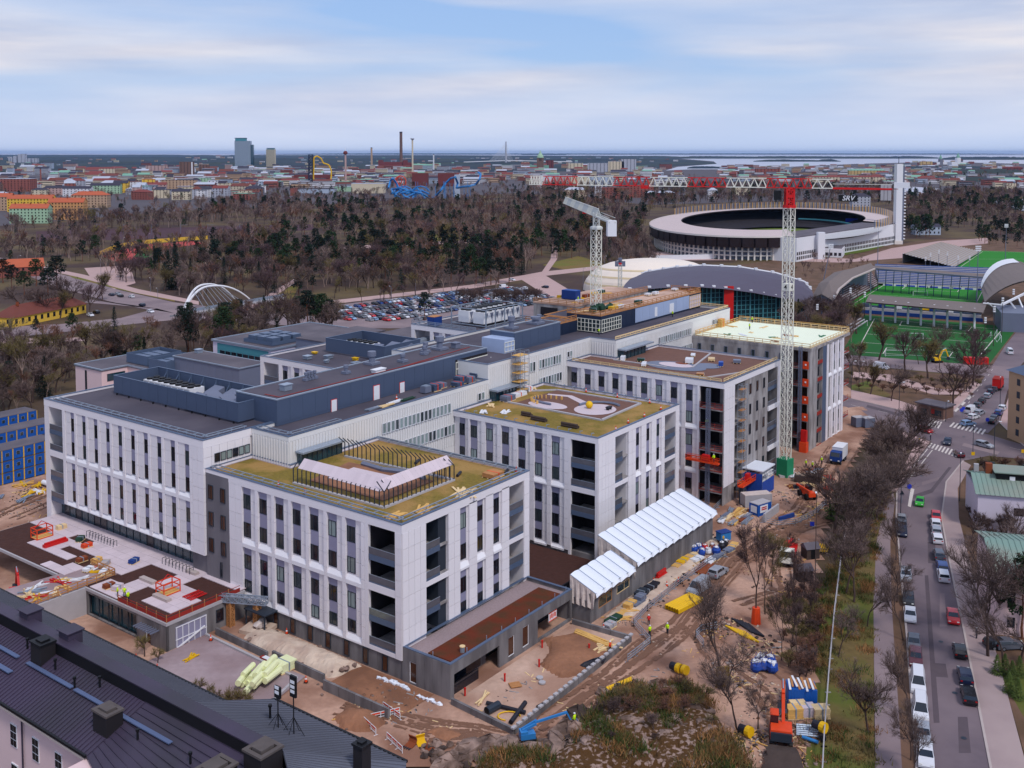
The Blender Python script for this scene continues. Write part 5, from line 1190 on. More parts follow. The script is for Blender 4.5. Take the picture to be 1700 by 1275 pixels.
def ctn(label,p,rot,mat='b0',L=6.0,Wd=2.4,H=2.5,group='blue site cabins',window=True,roof='roof_grey',cat='site cabin',name='site_cabin'):
 key=('cont',mat,L,window,roof,H);me=CACHE.get(key)
 if me is None:
  a=MB();a.box(-L/2,L/2,-Wd/2,Wd/2,0.12,H-.12)
  for s in(-1,1):
   for k in range(int(L/.35)):a.box(-L/2+.1+k*.35,-L/2+.25+k*.35,s*Wd/2-.03,s*Wd/2+.03,.2,H-.2)
  a=a.mesh('wall',mat);r=MB();r.box(-L/2-.03,L/2+.03,-Wd/2-.03,Wd/2+.03,H-.119,H);r=r.mesh('roof',roof)
  f=MB()
  for sx in(-1,1):
   for sy in(-1,1):f.box(sx*L/2-.08,sx*L/2+.08,sy*Wd/2-.08,sy*Wd/2+.08,0,H-.125)
  f.box(-L/2-.04,L/2+.04,-Wd/2-.05,-Wd/2+.1,0,.16);f=f.mesh('frame','a4' if window else mat)
  w=MB()
  for x in(-1.4,1.4):w.box(x-.5,x+.5,-Wd/2-.05,-Wd/2-.031,.95,1.85)
  for y in(0,):w.box(-L/2-.05,-L/2-.01,y-.42,y+.42,1.0,1.8)
  w=w.mesh('window','steel');w2_=MB()
  for x in(-1.4,1.4):w2_.box(x-.4,x+.4,-Wd/2-.07,-Wd/2-.051,1.0,1.75)
  w2_.box(-L/2-.07,-L/2-.051,-.36,.36,1.0,1.75);me=CACHE[key]=(a,r,f,w,w2_.mesh('pane','glass_1'))
 t=tg(name,label,cat,p,rot,group);lk('wall',me[0],t);lk('roof',me[1],t);lk('frame',me[2],t)
 if window:o=lk('window',me[3],t);lk('pane',me[4],o)
 return t
def ltc(mb,p,q,w,n,side,mi=0,r=.09,rd_=.05):
 """square lattice mast or boom from p to q; side = unit vector across"""
 p,q=Ve(p),Ve(q);d=(q-p).normalized();a=Ve(side).normalized()*w/2;b=d.cross(a).normalized()*w/2
 cs=[a+b,a-b,-a-b,-a+b]
 for c in cs:mb.beam(p+c,q+c,r*2,mi=mi)
 for k in range(n):
  s,e=p+(q-p)*k/n,p+(q-p)*(k+1)/n
  for i in range(4):
   c0,c1=cs[i],cs[(i+1)%4];mb.beam(s+c0,e+c1,rd_*2,mi=mi);mb.beam(s+c1,e+c0,rd_*2,mi=mi);mb.beam(e+c0,e+c1,rd_*2,mi=mi)
def tbm(mb,p,q,w,h,n,up=Ve((0,0,1)),mi=0,r=.16,rr=.1):
 p,q=Ve(p),Ve(q);d=(q-p).normalized();a=d.cross(up).normalized()*w/2
 mb.beam(p+a,q+a,r,mi=mi);mb.beam(p-a,q-a,r,mi=mi);mb.beam(p+up*h,q+up*h,r*1.2,mi=mi)
 for k in range(n):
  s,m_,e=p+(q-p)*k/n,p+(q-p)*(k+.5)/n,p+(q-p)*(k+1)/n
  for c in(a,-a):mb.beam(s+c,m_+up*h,rr,mi=mi);mb.beam(m_+up*h,e+c,rr,mi=mi)
  mb.beam(s+a,e-a,rr*.8,mi=mi);mb.beam(s+a,s-a,rr*.8,mi=mi)
cb=P(1303,790);cr_=tg('tower_crane','tall tower crane with a red and white jib and a black sign','tower crane',cb)
m=MB();ltc(m,(0,0,0),(0,0,62.5),1.9,25,(cos(.75),sin(.75),0),r=.085,rd_=.036);m.build('mast','aH',cr_)
m=MB();m.obox((0,0,44.2),Ve((cos(.75),sin(.75),0))*1.02,Ve((-sin(.75),cos(.75),0))*1.02,(0,0,.8));m.build('sleeve','aH',cr_)
def text(name,txt,size,mat,parent,loc,rot,shear=0):
 cu=bpy.data.curves.new(name,'FONT');cu.body=txt;cu.size=size;cu.extrude=.02;cu.offset=.02;cu.shear=shear;cu.align_x='CENTER';cu.align_y='CENTER';o=bpy.data.objects.new('tmp',cu);COL.objects.link(o)
 me=bpy.data.meshes.new_from_object(o.evaluated_get(bpy.context.evaluated_depsgraph_get()));bpy.data.objects.remove(o);me.materials.clear();me.materials.append(MT[mat]);o=lk(name,me,parent,loc);o.rotation_euler=rot;o['kind']='stuff'
for s_ in(0,1):a_=.75+pi*(1.5-.5*s_);text('number','4',1.5,'a7',cr_,(cos(a_)*1.05,sin(a_)*1.05,44.2),(rd(90),0,a_+pi/2))
m=MB();m.box(-1.6,1.6,-1.6,1.6,0,.5);m.build('base','a6',cr_)
m=MB();ltc(m,(0,0,62.5),(0,0,66.8),1.6,3,(1,0,0),r=.2,rd_=.12);m.lathe((0,0,62.4),[(1.5,0),(1.5,.7)],10);m.obox((0,0,65.0),(.9,0,0),(0,.9,0),(0,0,.25));m.build('slewing_unit','aZ',cr_)
jd=Ve((-61,26,0)).normalized();jn=Ve((-jd.y,jd.x,0))
m=MB();m.obox(jd*2.6+Ve((0,0,65.3)),jd*.8,jn*.7,(0,0,1.1));cbn=m.build('cab','a7',cr_);m=MB();m.obox(jd*3.42+Ve((0,0,65.5)),jd*.03,jn*.6,(0,0,.7));m.build('cab_window','glass_1',cbn)
z0=Ve((0,0,67.0));x=-5.0
for k in range(8):
 e=min(x+(10.2 if k==0 else 9.2),64);m=MB();tbm(m,jd*x+z0,jd*e+z0,1.3,2.1,6 if k==0 else 5,r=.16,rr=.1);m.build('jib_section','aZ' if k%2==0 else 'aH',cr_);x=e
 if x>=63.9:break
m=MB();tbm(m,-jd*5+z0,-jd*9.5+z0,1.5,2.0,2);m.build('counter_frame','aH',cr_)
m=MB()
for s in(-.6,.6):m.beam(-jd*9.5+jn*s+z0,-jd*22+jn*s+z0,.3,.4)
for k in range(6):m.beam(-jd*(10+k*2.2)+jn*.6+z0,-jd*(12.2+k*2.2)-jn*.6+z0,.12)
m.build('counter_jib','aZ',cr_)
m=MB()
for k in range(3):m.obox(-jd*(20.0+k*.75)+Ve((0,0,66.2)),jd*.33,jn*.7,(0,0,1.7))
m.build('counterweight','a6',cr_);m=MB();m.obox(-jd*24+Ve((0,0,67.9)),jd*1.6,jn*.6,(0,0,.6));m.build('winch_house','a0',cr_)
m=MB()
for s in(-.7,.7):m.beam(-jd*9.5+jn*s+z0+Ve((0,0,1)),-jd*22+jn*s+z0+Ve((0,0,1)),.06)
m.build('hand_rail','aH',cr_)
m=MB();m.obox(-jd*12.8+Ve((0,0,64.8)),jd*2.0,jn*.06,(0,0,.72));sg=m.build('sign','a7',cr_);m=MB()
for s in(-1.6,1.6):m.beam(-jd*(12.8+s)+Ve((0,0,65.5)),-jd*(12.8+s)+Ve((0,0,67)),.08)
m.build('hanger','a7',cr_)
text('lettering','SRV',1.55,'a0',sg,-jd*12.8-jn*(-.09 if jn.y<0 else.09)+Ve((0,0,64.8)),(rd(90),0,math.atan2(-jd.y,-jd.x)),.25)
m=MB()
for k in range(8):t_=k/8;m.beam(jd*34+jn*(.5 if k%2 else-.5)+Ve((0,0,67)),jd*34+Ve((0,0,66)),.05)
m.obox(jd*34+Ve((0,0,66.6)),jd*.9,jn*.7,(0,0,.25));m.build('trolley','aZ',cr_)
m=MB();m.obox((0,0,2.1),Ve((cos(.75),sin(.75),0))*1.4,Ve((-sin(.75),cos(.75),0))*1.4,(0,0,2.1));m.build('base_hoarding','cF',cr_)
c2=tg('tower_crane','grey white tower crane standing on the unfinished far roof of the hospital','tower crane',W(128.5,47.8,34.2));Z2=20.4
m=MB();ltc(m,(0,0,0),(0,0,Z2),2.0,9,(cos(.7),sin(.7),0),r=.11,rd_=.05);m.build('mast','aH',c2)
m=MB();m.lathe((0,0,Z2),[(1.7,0),(1.7,.6),(1.2,.9)],8);ltc(m,(0,0,Z2+.6),(0,0,Z2+4.4),1.5,2,(1,0,0),r=.14,rd_=.08);m.build('slewing_unit','b7',c2)
j2=Ve((-4.6,69,0)).normalized();n2_=Ve((-j2 .y,j2 .x,0));zb=Ve((0,0,Z2+3.6))
for k in range(8):m=MB();tbm(m,j2*(-4+9.2*k)+zb,j2*(-4+9.2*(k+1))+zb,1.5,2.0,6,r=.2,rr=.13);m.build('jib_section','aH' if k%2 else 'b7',c2)
m=MB()
for s in(-.7,.7):m.beam(-j2*4+n2_*s+zb,-j2*26+n2_*s+zb,.3,.4);m.beam(-j2*4+n2_*s+zb+Ve((0,0,1.1)),-j2*26+n2_*s+zb+Ve((0,0,1.1)),.1)
for k in range(10):m.beam(-j2*(4+2.2*k)+n2_*.7+zb,-j2*(6.2+2.2*k)-n2_*.7+zb,.14);m.beam(-j2*(4+2.2*k)+n2_*.7+zb,-j2*(4+2.2*k)+n2_*.7+zb+Ve((0,0,1.1)),.08)
m.build('counter_jib','b7',c2);m=MB()
for k in range(3):m.obox(-j2*(24+k*.8)+zb-Ve((0,0,1.5)),j2*.35,n2_*1.1,(0,0,1.9))
m.build('counterweight','a0',c2);m=MB();m.obox(j2*22+zb-Ve((0,0,.4)),j2*.9,n2_*.7,(0,0,.3));m.build('trolley','aZ',c2)
RZ1,RZ2=22.3,22.85
for i,(u,v,lab,n,L)in enumerate(((3.2,4.2,'loose pile of pale boards at the front corner of the nearest roof',4,3),(7.5,2.6,'yellow timber frames lying on the near edge of the moss roof',5,3.5),(16.5,2.4,'long heap of splintered pale boards on the near edge of the moss roof',7,4))):
 stk('board_pile',lab,'timber pile',0,0,'timber' if i!=2 else 'a3',n,L,.35,.1,TH+i*.3,.8,base=W(u,v,RZ1),group='timber on the moss roofs',rows=2,jr=.5)
plt('square pile of plywood sheets at the right corner of the nearest roof',W(25.8,3.6,RZ1),'aA',1.5,1.2,.7,'plywood piles')
for u,v,lab in((28.6,3.0,'black roll at the right corner'),(23,8.5,'dark felt roll beside the right end of the cage'),(24,18.5,'dark felt roll inside the top of the cage')):
 t=uth('felt_roll',lab+' on the nearest moss roof','roofing roll',(u,v,RZ1),'rolls of roofing felt');m=MB();m.tube((u-.9,v-.4,RZ1+.25),(u+.9,v+.4,RZ1+.25),.25,8);m.build('roll','aD',t)
for u,v,L in((57,16.5,1.7),(58.5,20.5,1.1),(56.6,9.0,1.8)):
 t=uth('felt_roll','stack of dark turf rolls on the moss roof of the second wing','roofing roll',(u,v,RZ2),'dark rolls on the second moss roof');m=MB()
 for k in range(3):m.tube((u+(k%2)*.5,v-L,RZ2+.25+(k==2)*.4),(u+(k%2)*.5,v+L,RZ2+.25+(k==2)*.4),.27,8)
 m.build('roll','aO',t)
t=uth('ball','round yellow ball on the pink circle of the second roof garden','ball',(71,13.6,RZ2),None);m=MB();m.blob((71,13.6,RZ2+.85),.75,.75,.75,jit=0,nu=14,nv=9);m.build('shell','a4',t,smooth=True)
t=uth('bench','small black bench beside the yellow ball on the second roof garden','bench',(72.4,9.6,RZ2));m=MB();m.box(71.7,73.1,9.4,10.2,RZ2+.5,RZ2+.75);m.build('seat','aD',t)
for a in(71.9,72.9):m=MB();m.box(a-.1,a+.1,9.5,10.1,RZ2+.12,RZ2+.49);m.build('leg','aD',t)
plt('grey covered crate beside the lobby on the second moss roof',W(66.5,31,RZ2),'a1',1.6,1.0,1.1,'covered crates on the second roof');plt('white wrapped crate beside the roof garden corner on the second wing',W(71,31.5,RZ2),'a0',2.2,.8,.8,'covered crates on the second roof');plt('small grey drum crate near the top edge of the second moss roof',W(76,32.6,RZ2),'a0',.9,.8,1.0,'covered crates on the second roof')
for i,(u,v)in enumerate(((56,29.5),(58.5,26),(61,31.5),(78,33))):stk('board_pile',('loose aluminium sheets beside the lobby on the second moss roof','loose aluminium sheets near the left edge of the second moss roof','flat boards beside the ribbed wall on the second moss roof','pale planks at the far edge of the second moss roof')[i],'sheet pile',0,0,'a0' if i<2 else 'a3',3,2.6,.4,.1,TH+.5,.5,base=W(u,v,RZ2),group='sheets on the second roof',rows=2,jr=.4)
for i,(u,v)in enumerate(((60,.8),(66,1.6),(72,1.4),(79,1.5),(82.5,6),(82.8,14),(83,22))):cn('orange cone at the edge of the second moss roof',W(u,v,RZ2),'cones along the second roof')
for i,(u,v)in enumerate(((1.8,28),(1.9,22),(30,2))):cn(('orange cone on the left edge of the nearest roof beside the cage end','orange cone on the left edge of the nearest roof in front of the cage','orange cone on the far right corner of the nearest roof')[i],W(u,v,RZ1),'cones on the nearest roof')
for i,(u,v,h,mt_)in enumerate(((51.5,38.4,1.3,'aE'),(54.2,39.2,.9,'a1'),(57.4,37.2,.8,'aE'),(59.4,38.2,1.5,'aE'),(61.4,37.4,1.2,'a1'),(64.8,38.2,1.3,'aE'),(67.8,38.6,1.4,'aE'),(71,38.2,.8,'a1'))):plt('strapped stack of grey roofing panels on the ledge before the plant room',W(u,v,26.8),mt_,1.1,1.0,h)
for i,(u,v)in enumerate(((33.5,38),(36.5,37.6),(39.5,38.2),(42.5,37.8))):stk('board_pile','loose metal profiles lying on the roof ledge before the plant room','metal pile',0,0,('steel','a3','a0','aN')[i],4,3.6,.2,.12,TH,.5,base=W(u,v,26.8),group='profiles on the roof ledge',rows=2)
cn('orange cone before the middle white door of the plant room',W(41.5,39.5,26.8));t=uth('generator','grey boxed generator on the ledge right of the last white door','generator',(49,38.5,26.8));m=MB();m.box(48.1,49.9,37.8,39.2,26.95,28.2);m.build('body','a1',t);m=MB();m.box(48.3,49.7,37.9,39.1,28.21,28.35);m.build('lid','steel',t)
psn('worker in a lime jacket on the scaffold at the end of the big plant room',0,0,base=W(73,40.5,28.2),face=2)
def scf(label,base,a,b,h,lift=2.0,mat='steel',rot=TH,deck='timber'):
 t=tg('scaffold',label,'scaffold',base,rot,'scaffolds on the hospital');m=MB()
 nx,ny,nz_=max(1,round(a/2)),max(1,round(b/1.6)),max(1,round(h/lift))
 for i in range(nx+1):
  for j in range(ny+1):m.beam((a*i/nx,b*j/ny,0),(a*i/nx,b*j/ny,h),.07)
 for k in range(1,nz_+1):
  z=h*k/nz_
  for j in range(ny+1):m.beam((0,b*j/ny,z),(a,b*j/ny,z),.05);m.beam((0,b*j/ny,z-1),(a,b*j/ny,z-1),.05);m.beam((0,b*j/ny,z-lift),(a/nx,b*j/ny,z),.04)
  for i in range(nx+1):m.beam((a*i/nx,0,z),(a*i/nx,b,z),.05)
 m.build('frame',mat,t)
 for k in range(1,nz_+1):m=MB();m.box(0,a,.1,b-.1,h*k/nz_-1.02,h*k/nz_-.95);m.build('deck',deck,t)
 return t
scf('steel scaffold tower beside the lobby on the second wing roof',W(71.8,31.6,22.8),3.2,2.4,9.5)
scf('narrow scaffold climbing the open strip of the half clad wing',W(100.2,-7.0,0),2.2,1.2,25,2.2,'steel',TH,'aA')
def mast_climber(label,u,v,zt,zp,plat,rot=TH):
 t=uth('mast_climber',label,'mast climber',(u,v,0),'mast climbers on the raw facades');m=MB();o=(0,0,0)
 ltc(m,(u,v,0),(u,v,zt),.7,int(zt/1.2),(1,0,0),r=.04,rd_=.03);m.build('mast','a1',t)
 if plat:
  a,b=plat;m=MB();m.box(u-1.3,u-.4,v+a,v+b,zp,zp+.35);p_=m.build('platform','a8',t);m=MB()
  for q in(-1.3,-.4):m.beam((u+q,v+a,zp+1.2),(u+q,v+b,zp+1.2),.08);m.beam((u+q,v+a,zp+.8),(u+q,v+b,zp+.8),.1)
  n=int((b-a)/1.2)
  for k in range(n+1):m.beam((u-1.3,v+a+(b-a)*k/n,zp+.3),(u-1.3,v+a+(b-a)*k/n,zp+1.2),.08)
  m.build('guard_rail','a8',p_);m=MB();m.box(u-1.25,u-.45,v-.8,v+.8,zp+.36,zp+1.7);m.build('drive_unit','a5',p_)
 return t
mast_climber('rusty climbing mast with an orange platform before the open corner of the half clad wing',93.2,-2.2,25,9.3,(-3.0,4.6))
psn('worker in a lime jacket on the orange climbing platform',0,0,base=W(92.4,-4.0,9.7),face=2.5);psn('worker in a lime jacket on the fourth open floor of the half clad wing',0,0,base=W(95.5,-.8,16.25),face=2.5)
t=mast_climber('steel hoist mast with orange landing gates before the bare concrete wing',143.2,-3.3,26.5,0,None)
for z in(20.9,16.5,12.1,7.7,3.3):m=MB();m.box(143.5,143.7,-5.3,-3.8,z,z+1.9);g_=m.build('gate','a8',t);m=MB();m.box(143.4,143.49,-4.8,-4.4,z+.9,z+1.3);m.build('plate','a0',g_)
m=MB();m.box(142.0,143.6,-5.6,-3.8,0,2.6);m.build('cage','a8',t);m=MB();m.box(142.4,143.3,-5.4,-4.0,2.7,5.6);m.build('lift_car','a5',t)
t=uth('work_platform','orange work platform hanging low on the half clad wing','work platform',(103,-7.4,4.5));m=MB();m.box(97.5,106.5,-8.4,-7.2,3.6,3.9);m.build('deck','a8',t);m=MB()
for v in(-8.4,-7.2):
 for z in(4.3,4.9):m.beam((97.5,v,z),(106.5,v,z),.09)
 for k in range(9):m.beam((97.5+k*1.12,v,3.9),(97.5+k*1.12,v,4.9),.08)
m.build('guard_rail','a8',t);m=MB();m.box(101,102.4,-7.9,-7.3,3.91,5.6);m.build('drive_unit','a5',t);m=MB();m.box(98.0,99,-8.3,-7.3,0,3.59);m.box(104.5,105.5,-8.3,-7.3,0,3.59);m.build('leg','a2',t)
for i in range(26):
 u,v=ru(114,166),RN.choice((ru(37.5,45.5),ru(53.5,64)));z=34.55 if v<50 else 34.0
 if v>50 and u<126:u+=14
 if abs(u-128.5)<3 and abs(v-47.8)<4:continue
 if i%3:plt('mixed pallet of boards and tarps on the unfinished far roof',W(u,v,z),RN.choice(('timber','a3','a0','a4','aJ','aN','rust')),ru(.7,1.6),ru(.5,1.0),ru(.3,1.0),'materials on the far roof',TH,'steel')
 else:stk('board_pile','pile of formwork timber on the unfinished far roof','timber pile',0,0,RN.choice(('timber','a4','a3')),4,3.4,.25,.12,TH+ru(-.4,.4),.4,base=W(u,v,z),group='formwork on the far roof',rows=2)
for k,(u,v)in enumerate(((117.5,41.5),(119.5,40.2),(121.5,42.3),(123.5,40.6))):t=uth('tarp_heap','heap under a dark green tarpaulin at the foot of the grey crane','tarpaulin',(u,v,34.5),'green tarpaulin heaps');m=MB();m.blob((u,v,35),1.5,1.2,1.0,jit=.35);m.build('sheet','aN',t)
ctn('blue site container on the unfinished roof left of the grey crane',W(135,60,34.05),TH+1.57,'aM',4.5,2.4,2.6,'blue containers on the roofs',False,'b0');ctn('small blue container on the roof of the wing with chillers',W(97.5,78,30.0),TH,'aM',3,2.2,2.4,'blue containers on the roofs',False,'aA')
for lab,u,v,z in(('worker in a lime vest beside the glazed bay of the navy plant room',111,36,29.9),('worker in a lime vest beside the pale blue panels',147,34.5,29.9),('worker in a lime vest near the grey crane on the far roof',131,55,34.0),('worker in a lime vest on the far edge of the insulated roof',172,22,26.2),('worker in a lime jacket kneeling on the insulated roof',161,18,26.2)):psn(lab,0,0,base=W(u,v,z),face=2)
for i in range(12):stk('board_pile','loose insulation boards and timber on the pale insulated roof','board pile',0,0,RN.choice(('a3','rust','a0','bX','timber')),3,ru(1.5,4),.3,.12,TH+ru(-.5,1.8),.5,base=W(ru(147,170),ru(-2,25),26.22),group='loose boards on the insulated roof',rows=1,jr=.6)
plt('plywood door crate at the wall of the insulated roof',W(160,26,26.2),'timber',1.2,.6,2.2,'plywood piles');
for i,(u,v,mt_)in enumerate(((101.5,18,'a0'),(110.5,11,'a0'),(111.5,3.5,'aJ'),(117,2,'a1'),(116,8,'a3'),(118.5,14,'a0'),(100,3,'aA'),(104,25,'a0'),(105.5,21,'aN'))):plt(('white sacks on the brown roof of the half clad wing','blue bundle on the brown roof of the half clad wing','grey boards on the brown roof of the half clad wing','timber pallet on the brown roof of the half clad wing','green tarpaulin pallet on the brown roof of the half clad wing')[{'a0':0,'aJ':1,'a1':2,'a3':3,'aA':3,'aN':4}[mt_]],W(u,v,26.1),mt_,ru(.7,1.5),ru(.5,1),ru(.25,1.0),'loads on the brown roof',TH+.4,'steel')
def cage(label,u,v,z=4.6,s=1.5):
 t=uth('lifting_cage',label,'lifting cage',(u,v,z),'red lifting cages');m=MB()
 for a in(-s,s):
  for b in(-s*.7,s*.7):m.beam((u+a,v+b,z),(u+a,v+b,z+1.9),.14)
 for zz in(.1,1.0,1.9):
  for b in(-s*.7,s*.7):m.beam((u-s,v+b,z+zz),(u+s,v+b,z+zz),.13)
  for a in(-s,s):m.beam((u+a,v-s*.7,z+zz),(u+a,v+s*.7,z+zz),.13)
 m.build('frame','a8',t);m=MB();m.beam((u-s,v,z+1.9),(u,v,z+3.0),.1);m.beam((u+s,v,z+1.9),(u,v,z+3.0),.1);m.build('lifting_arm','a5',t);m=MB();m.box(u-s,u+s,v-s*.7,v+s*.7,z+.12,z+.2);m.build('floor','timber',t)
cage('red lifting cage at the far left end of the paved terrace',-7.5,82.5);cage('red lifting cage beside the dark beds near the front of the terrace',-8.2,43.2)
t=uth('barrier_block','red plastic barrier lying on the left half of the terrace','barrier',(-8,77,4.6));m=MB();m.prism([(-10.2,76.6),(-5.8,76.6),(-5.8,77.5),(-10.2,77.5)],4.6,5.1);m.prism([(-10,76.85),(-6,76.85),(-6,77.25),(-10,77.25)],5.11,5.4);m.build('body','a5',t)
t=uth('grating','flat red steel grating lying near the front corner of the terrace','grating',(-6.4,38.6,4.6));m=MB()
for k in range(9):m.beam((-7.9+k*.36,37.7,4.75),(-7.9+k*.36,39.7,4.75),.1)
for v in(37.7,38.7,39.7):m.beam((-8,v,4.75),(-4.9,v,4.75),.14)
m.build('grid','a5',t)
for lab,u,v,f in(('worker in a lime jacket standing at the edge of the terrace',-13.9,48.3,2.0),('worker in a dark vest beside the lime one at the terrace edge',-13.4,47.2,.5),('worker in an orange and lime suit at the terrace fence',-14.0,45.3,1.0)):psn(lab,0,0,base=W(u,v,4.6),jacket='lime' if 'lime' in lab else 'trousers',face=f)
for i,(u,v,mt_,lab)in enumerate(((-3.2,83.5,'a3','crate of pale boards at the left end of the glass wall'),(-8.2,63.6,'timber','pallet of paving stone edging in the middle of the terrace'),(-8,61.2,'aY','pile of stone sacks in the middle of the terrace'),(-9.5,66,'rust','rusty crate beside the middle beds of the terrace'),(-11,61.5,'a0','white sacks near the gap in the terrace edge'),(-10,58.5,'a0','pale insulation packs beside the dark bed of the terrace'),(-12.8,52.5,'rust','rust brown steel box at the edge above the court'),(-12.3,50.8,'aL','stone block bench beside the rust brown box'),(-4.4,75,'aN','small green machine beside the left hoops of the terrace'),(-5.4,71.2,'a8','small orange machine on the pink paving'),(-4.5,58.2,'aM','small blue and red cart in the middle of the pink paving'))):plt(lab,W(u,v,4.6),mt_,.9,.55,.65 if i not in(4,5)else.45,'loads on the terrace',TH+.3*(i%3),'steel')
for(u,v,L,lab)in((-7.6,49.6,3.6,'long white stone bench between two dark beds'),(-10.2,42,3.8,'white stone bench at the red grating end of the terrace'),(-1.2,46.5,2.6,'white stone block by the grey wall on the terrace')):t=uth('stone_bench',lab,'bench',(u,v,4.6),'white stone benches');m=MB();m.box(u-.45,u+.45,v-L/2,v+L/2,4.6,5.05);m.build('seat','aY',t)
for i in range(16):u,v=ru(-24,-9),ru(56.8,64);stk('board_pile','scattered boards and pipes round the gap in the terrace edge','board pile',0,0,RN.choice(('timber','a3','steel','a4','a0','a5')),3,ru(2,4.5),.22,.12,TH+ru(-1.5,1.5),.6,base=W(u,v,4.5),group='boards round the terrace gap',rows=2,jr=.6)
m=MB();m.prism([(-26,56.5),(-8.6,56.5),(-8.6,63.7),(-26,66)],4.2,4.48);m.build('site_deck','bT',te)
sf=uth('safety_rail','timber and red safety rail along the court wall beside the terrace','safety rail',(-20,56,4.5));grd(sf,[(-26,56.2),(-9.4,56.2),(-9.4,63)],4.5,1.2,'aA',1.6)
def lwl(label,pts,h,t_=.35,mat='aB',name='retaining_wall',z0=-.2,cat='retaining wall'):
 w_=uth(name,label,cat,(*pts[0],0),'retaining walls')
 for i in range(len(pts)-1):
  p,q=Ve((*pts[i],0)),Ve((*pts[i+1],0));n=max(1,int((q-p).length/3.1))
  for k in range(n):
   a,b=p+(q-p)*(k+.01)/n,p+(q-p)*(k+.99)/n;m=MB();m.beam(Ve((a.x,a.y,(z0+h)/2)),Ve((b.x,b.y,(z0+h)/2)),t_,h-z0);m.build('wall_block',mat,w_)
 return w_
lwl('long low concrete retaining wall along the yard nearest the dark roof',[(-8.2,7.4),(-8.3,-5.2)],1.5);lwl('upper concrete retaining wall beside the rubble strip',[(-6.6,20),(-6.9,8.6)],1.3);lwl('long grey wall below the white wall cap left of the rubble',[(-6.8,33),(-7.2,20.4)],1.2)
lwl('thin white capped wall round the gravel yard',[(-8.0,34),(-8.6,12.4),(-17.5,9.6)],.45,.4,'a6')
lw_=lwl('stepped concrete court wall along the haul road',CT,.95,.4,'aB','retaining_wall',-.1)
for i in range(26):
 f=i/25;u,v=CT[1][0]+(CT[2][0]-CT[1][0])*f,CT[1][1]+(CT[2][1]-CT[1][1])*f
 m=MB();m.box(u-.38,u+.38,v-.24,v+.24,.96,1.2);m.build('coping_block','a6',lw_)
t=uth('insulation_pile','heap of pale yellow insulation rolls on the gravel yard','insulation rolls',(-13,16.5,.3));rl=MB();rl.tube((0,-1.7,.45),(0,1.7,.45),.45,9);rl=rl.mesh('roll','bW')
for k in range(17):row=k%3;o=ins('roll',rl,t,(-14.6+(k//3)*.95+row*.2,15.6+ru(-1.5,1.8),.3+row*.62),ru(-1.25,-.9)-.15,ru(.85,1.1))
plt('square pack of pale yellow insulation boards beside the retaining wall',W(-7.9,16,.2),'bW',1.5,1.2,1.2,'insulation packs',TH,'steel')
t=uth('banner_roll','pink and white plastic sheet folded against the retaining wall','plastic sheet',(-7.8,19.6,.2));m=MB();m.box(-8.2,-7.5,18,21,.2,.7);m.build('sheet','aP',t);m=MB();m.box(-8.22,-7.48,18.5,20.5,.71,.76);m.build('print','a0',t)
for i,(px,py)in enumerate(((1036-560,1052),(183,1078),(226,1095),(261,1112),(350,1063),(1008-500,1132))):cn(('orange cone at the corner of the yard','orange cone on the brown path along the dark roof','orange cone on the brown path along the dark roof','orange cone on the brown path along the dark roof','orange cone beside the end wall of the terrace building','fallen looking orange cone at the end of the white capped wall')[i],P(px,py,.2),'cones in the yard')
stk('board_pile','small bundle of yellow boards in the middle of the gravel yard','timber pile',316,1092,'a4',3,2.4,.2,.1,1.2,.3,z=.2,rows=2,jr=.5)
for i,(u,v)in enumerate(((-3.6,33.5),(-1.6,29.5))):
 t=uth('scaffold_tower',('timber coloured lattice prop nearest the terrace end wall','timber coloured lattice prop standing on a concrete slab')[i],'lattice prop',(u,v,0),'lattice props');m=MB();ltc(m,(u,v,0),(u,v,4.0),.8,5,(1,0,0),r=.08,rd_=.06);m.build('prop','aA',t)
t=uth('gangway','steel lattice gangway carried by two timber coloured props','gangway',(-2.5,32,4));m=MB();ltc(m,(-4.4,35,4.6),(-.9,28,4.6),1.0,7,(0,0,1),r=.07,rd_=.05);m.build('truss','steel',t)
t=uth('concrete_slab','broken concrete slab with wrapped machines beside the grey wall','slab',(-2,29,0));m=MB();m.obox((-2.2,28.6,.5),(1.8,.4,.1),(-.5,2.2,0),(0,0,.3));m.build('slab','aX',t);m=MB();m.blob((-2,28.4,1.2),1.2,1.0,.7,jit=.3);m.build('wrapping','b6',t)
t=uth('porch','dark porch roof on posts against the front wing base','porch',(-.6,29,0));m=MB();m.box(-2.6,.25,26.5,31.5,3.0,3.2);m.build('roof','a2',t)
for v in(26.8,31.2):m=MB();m.box(-2.5,-2.3,v-.1,v+.1,0,2.98);m.build('post','a2',t)
for i,(px,py,w_)in enumerate(((640,1130,3.5),(665,1140,3),(705,1160,2.6),(720,1166,2))):t=tg('plastic_sheet',('crumpled white plastic strip along the concrete base','crumpled white plastic heap near the concrete corner','white plastic strip on the sand before the annex corner','white plastic strip at the annex corner')[i],'plastic sheet',P(px,py,.1),TH+1.57);m=MB();[m.blob((k*.7-w_/2,ru(-.2,.2),.15),.5,.35,.25,jit=.45,nu=6,nv=3)for k in range(int(w_/.6))];m.build('sheet','bJ',t)
for i,(px,py,rot)in enumerate(((650,1187,2.3),(612,1210,2.2),(655,1240,2.2),(640,1192,.4))):bar(('white and orange barrier at the end of the retaining wall','white barrier at the foot of the sand heap','white and orange barrier on the haul road near the dark roof','second barrier at the end of the retaining wall')[i],px,py,rot,3)
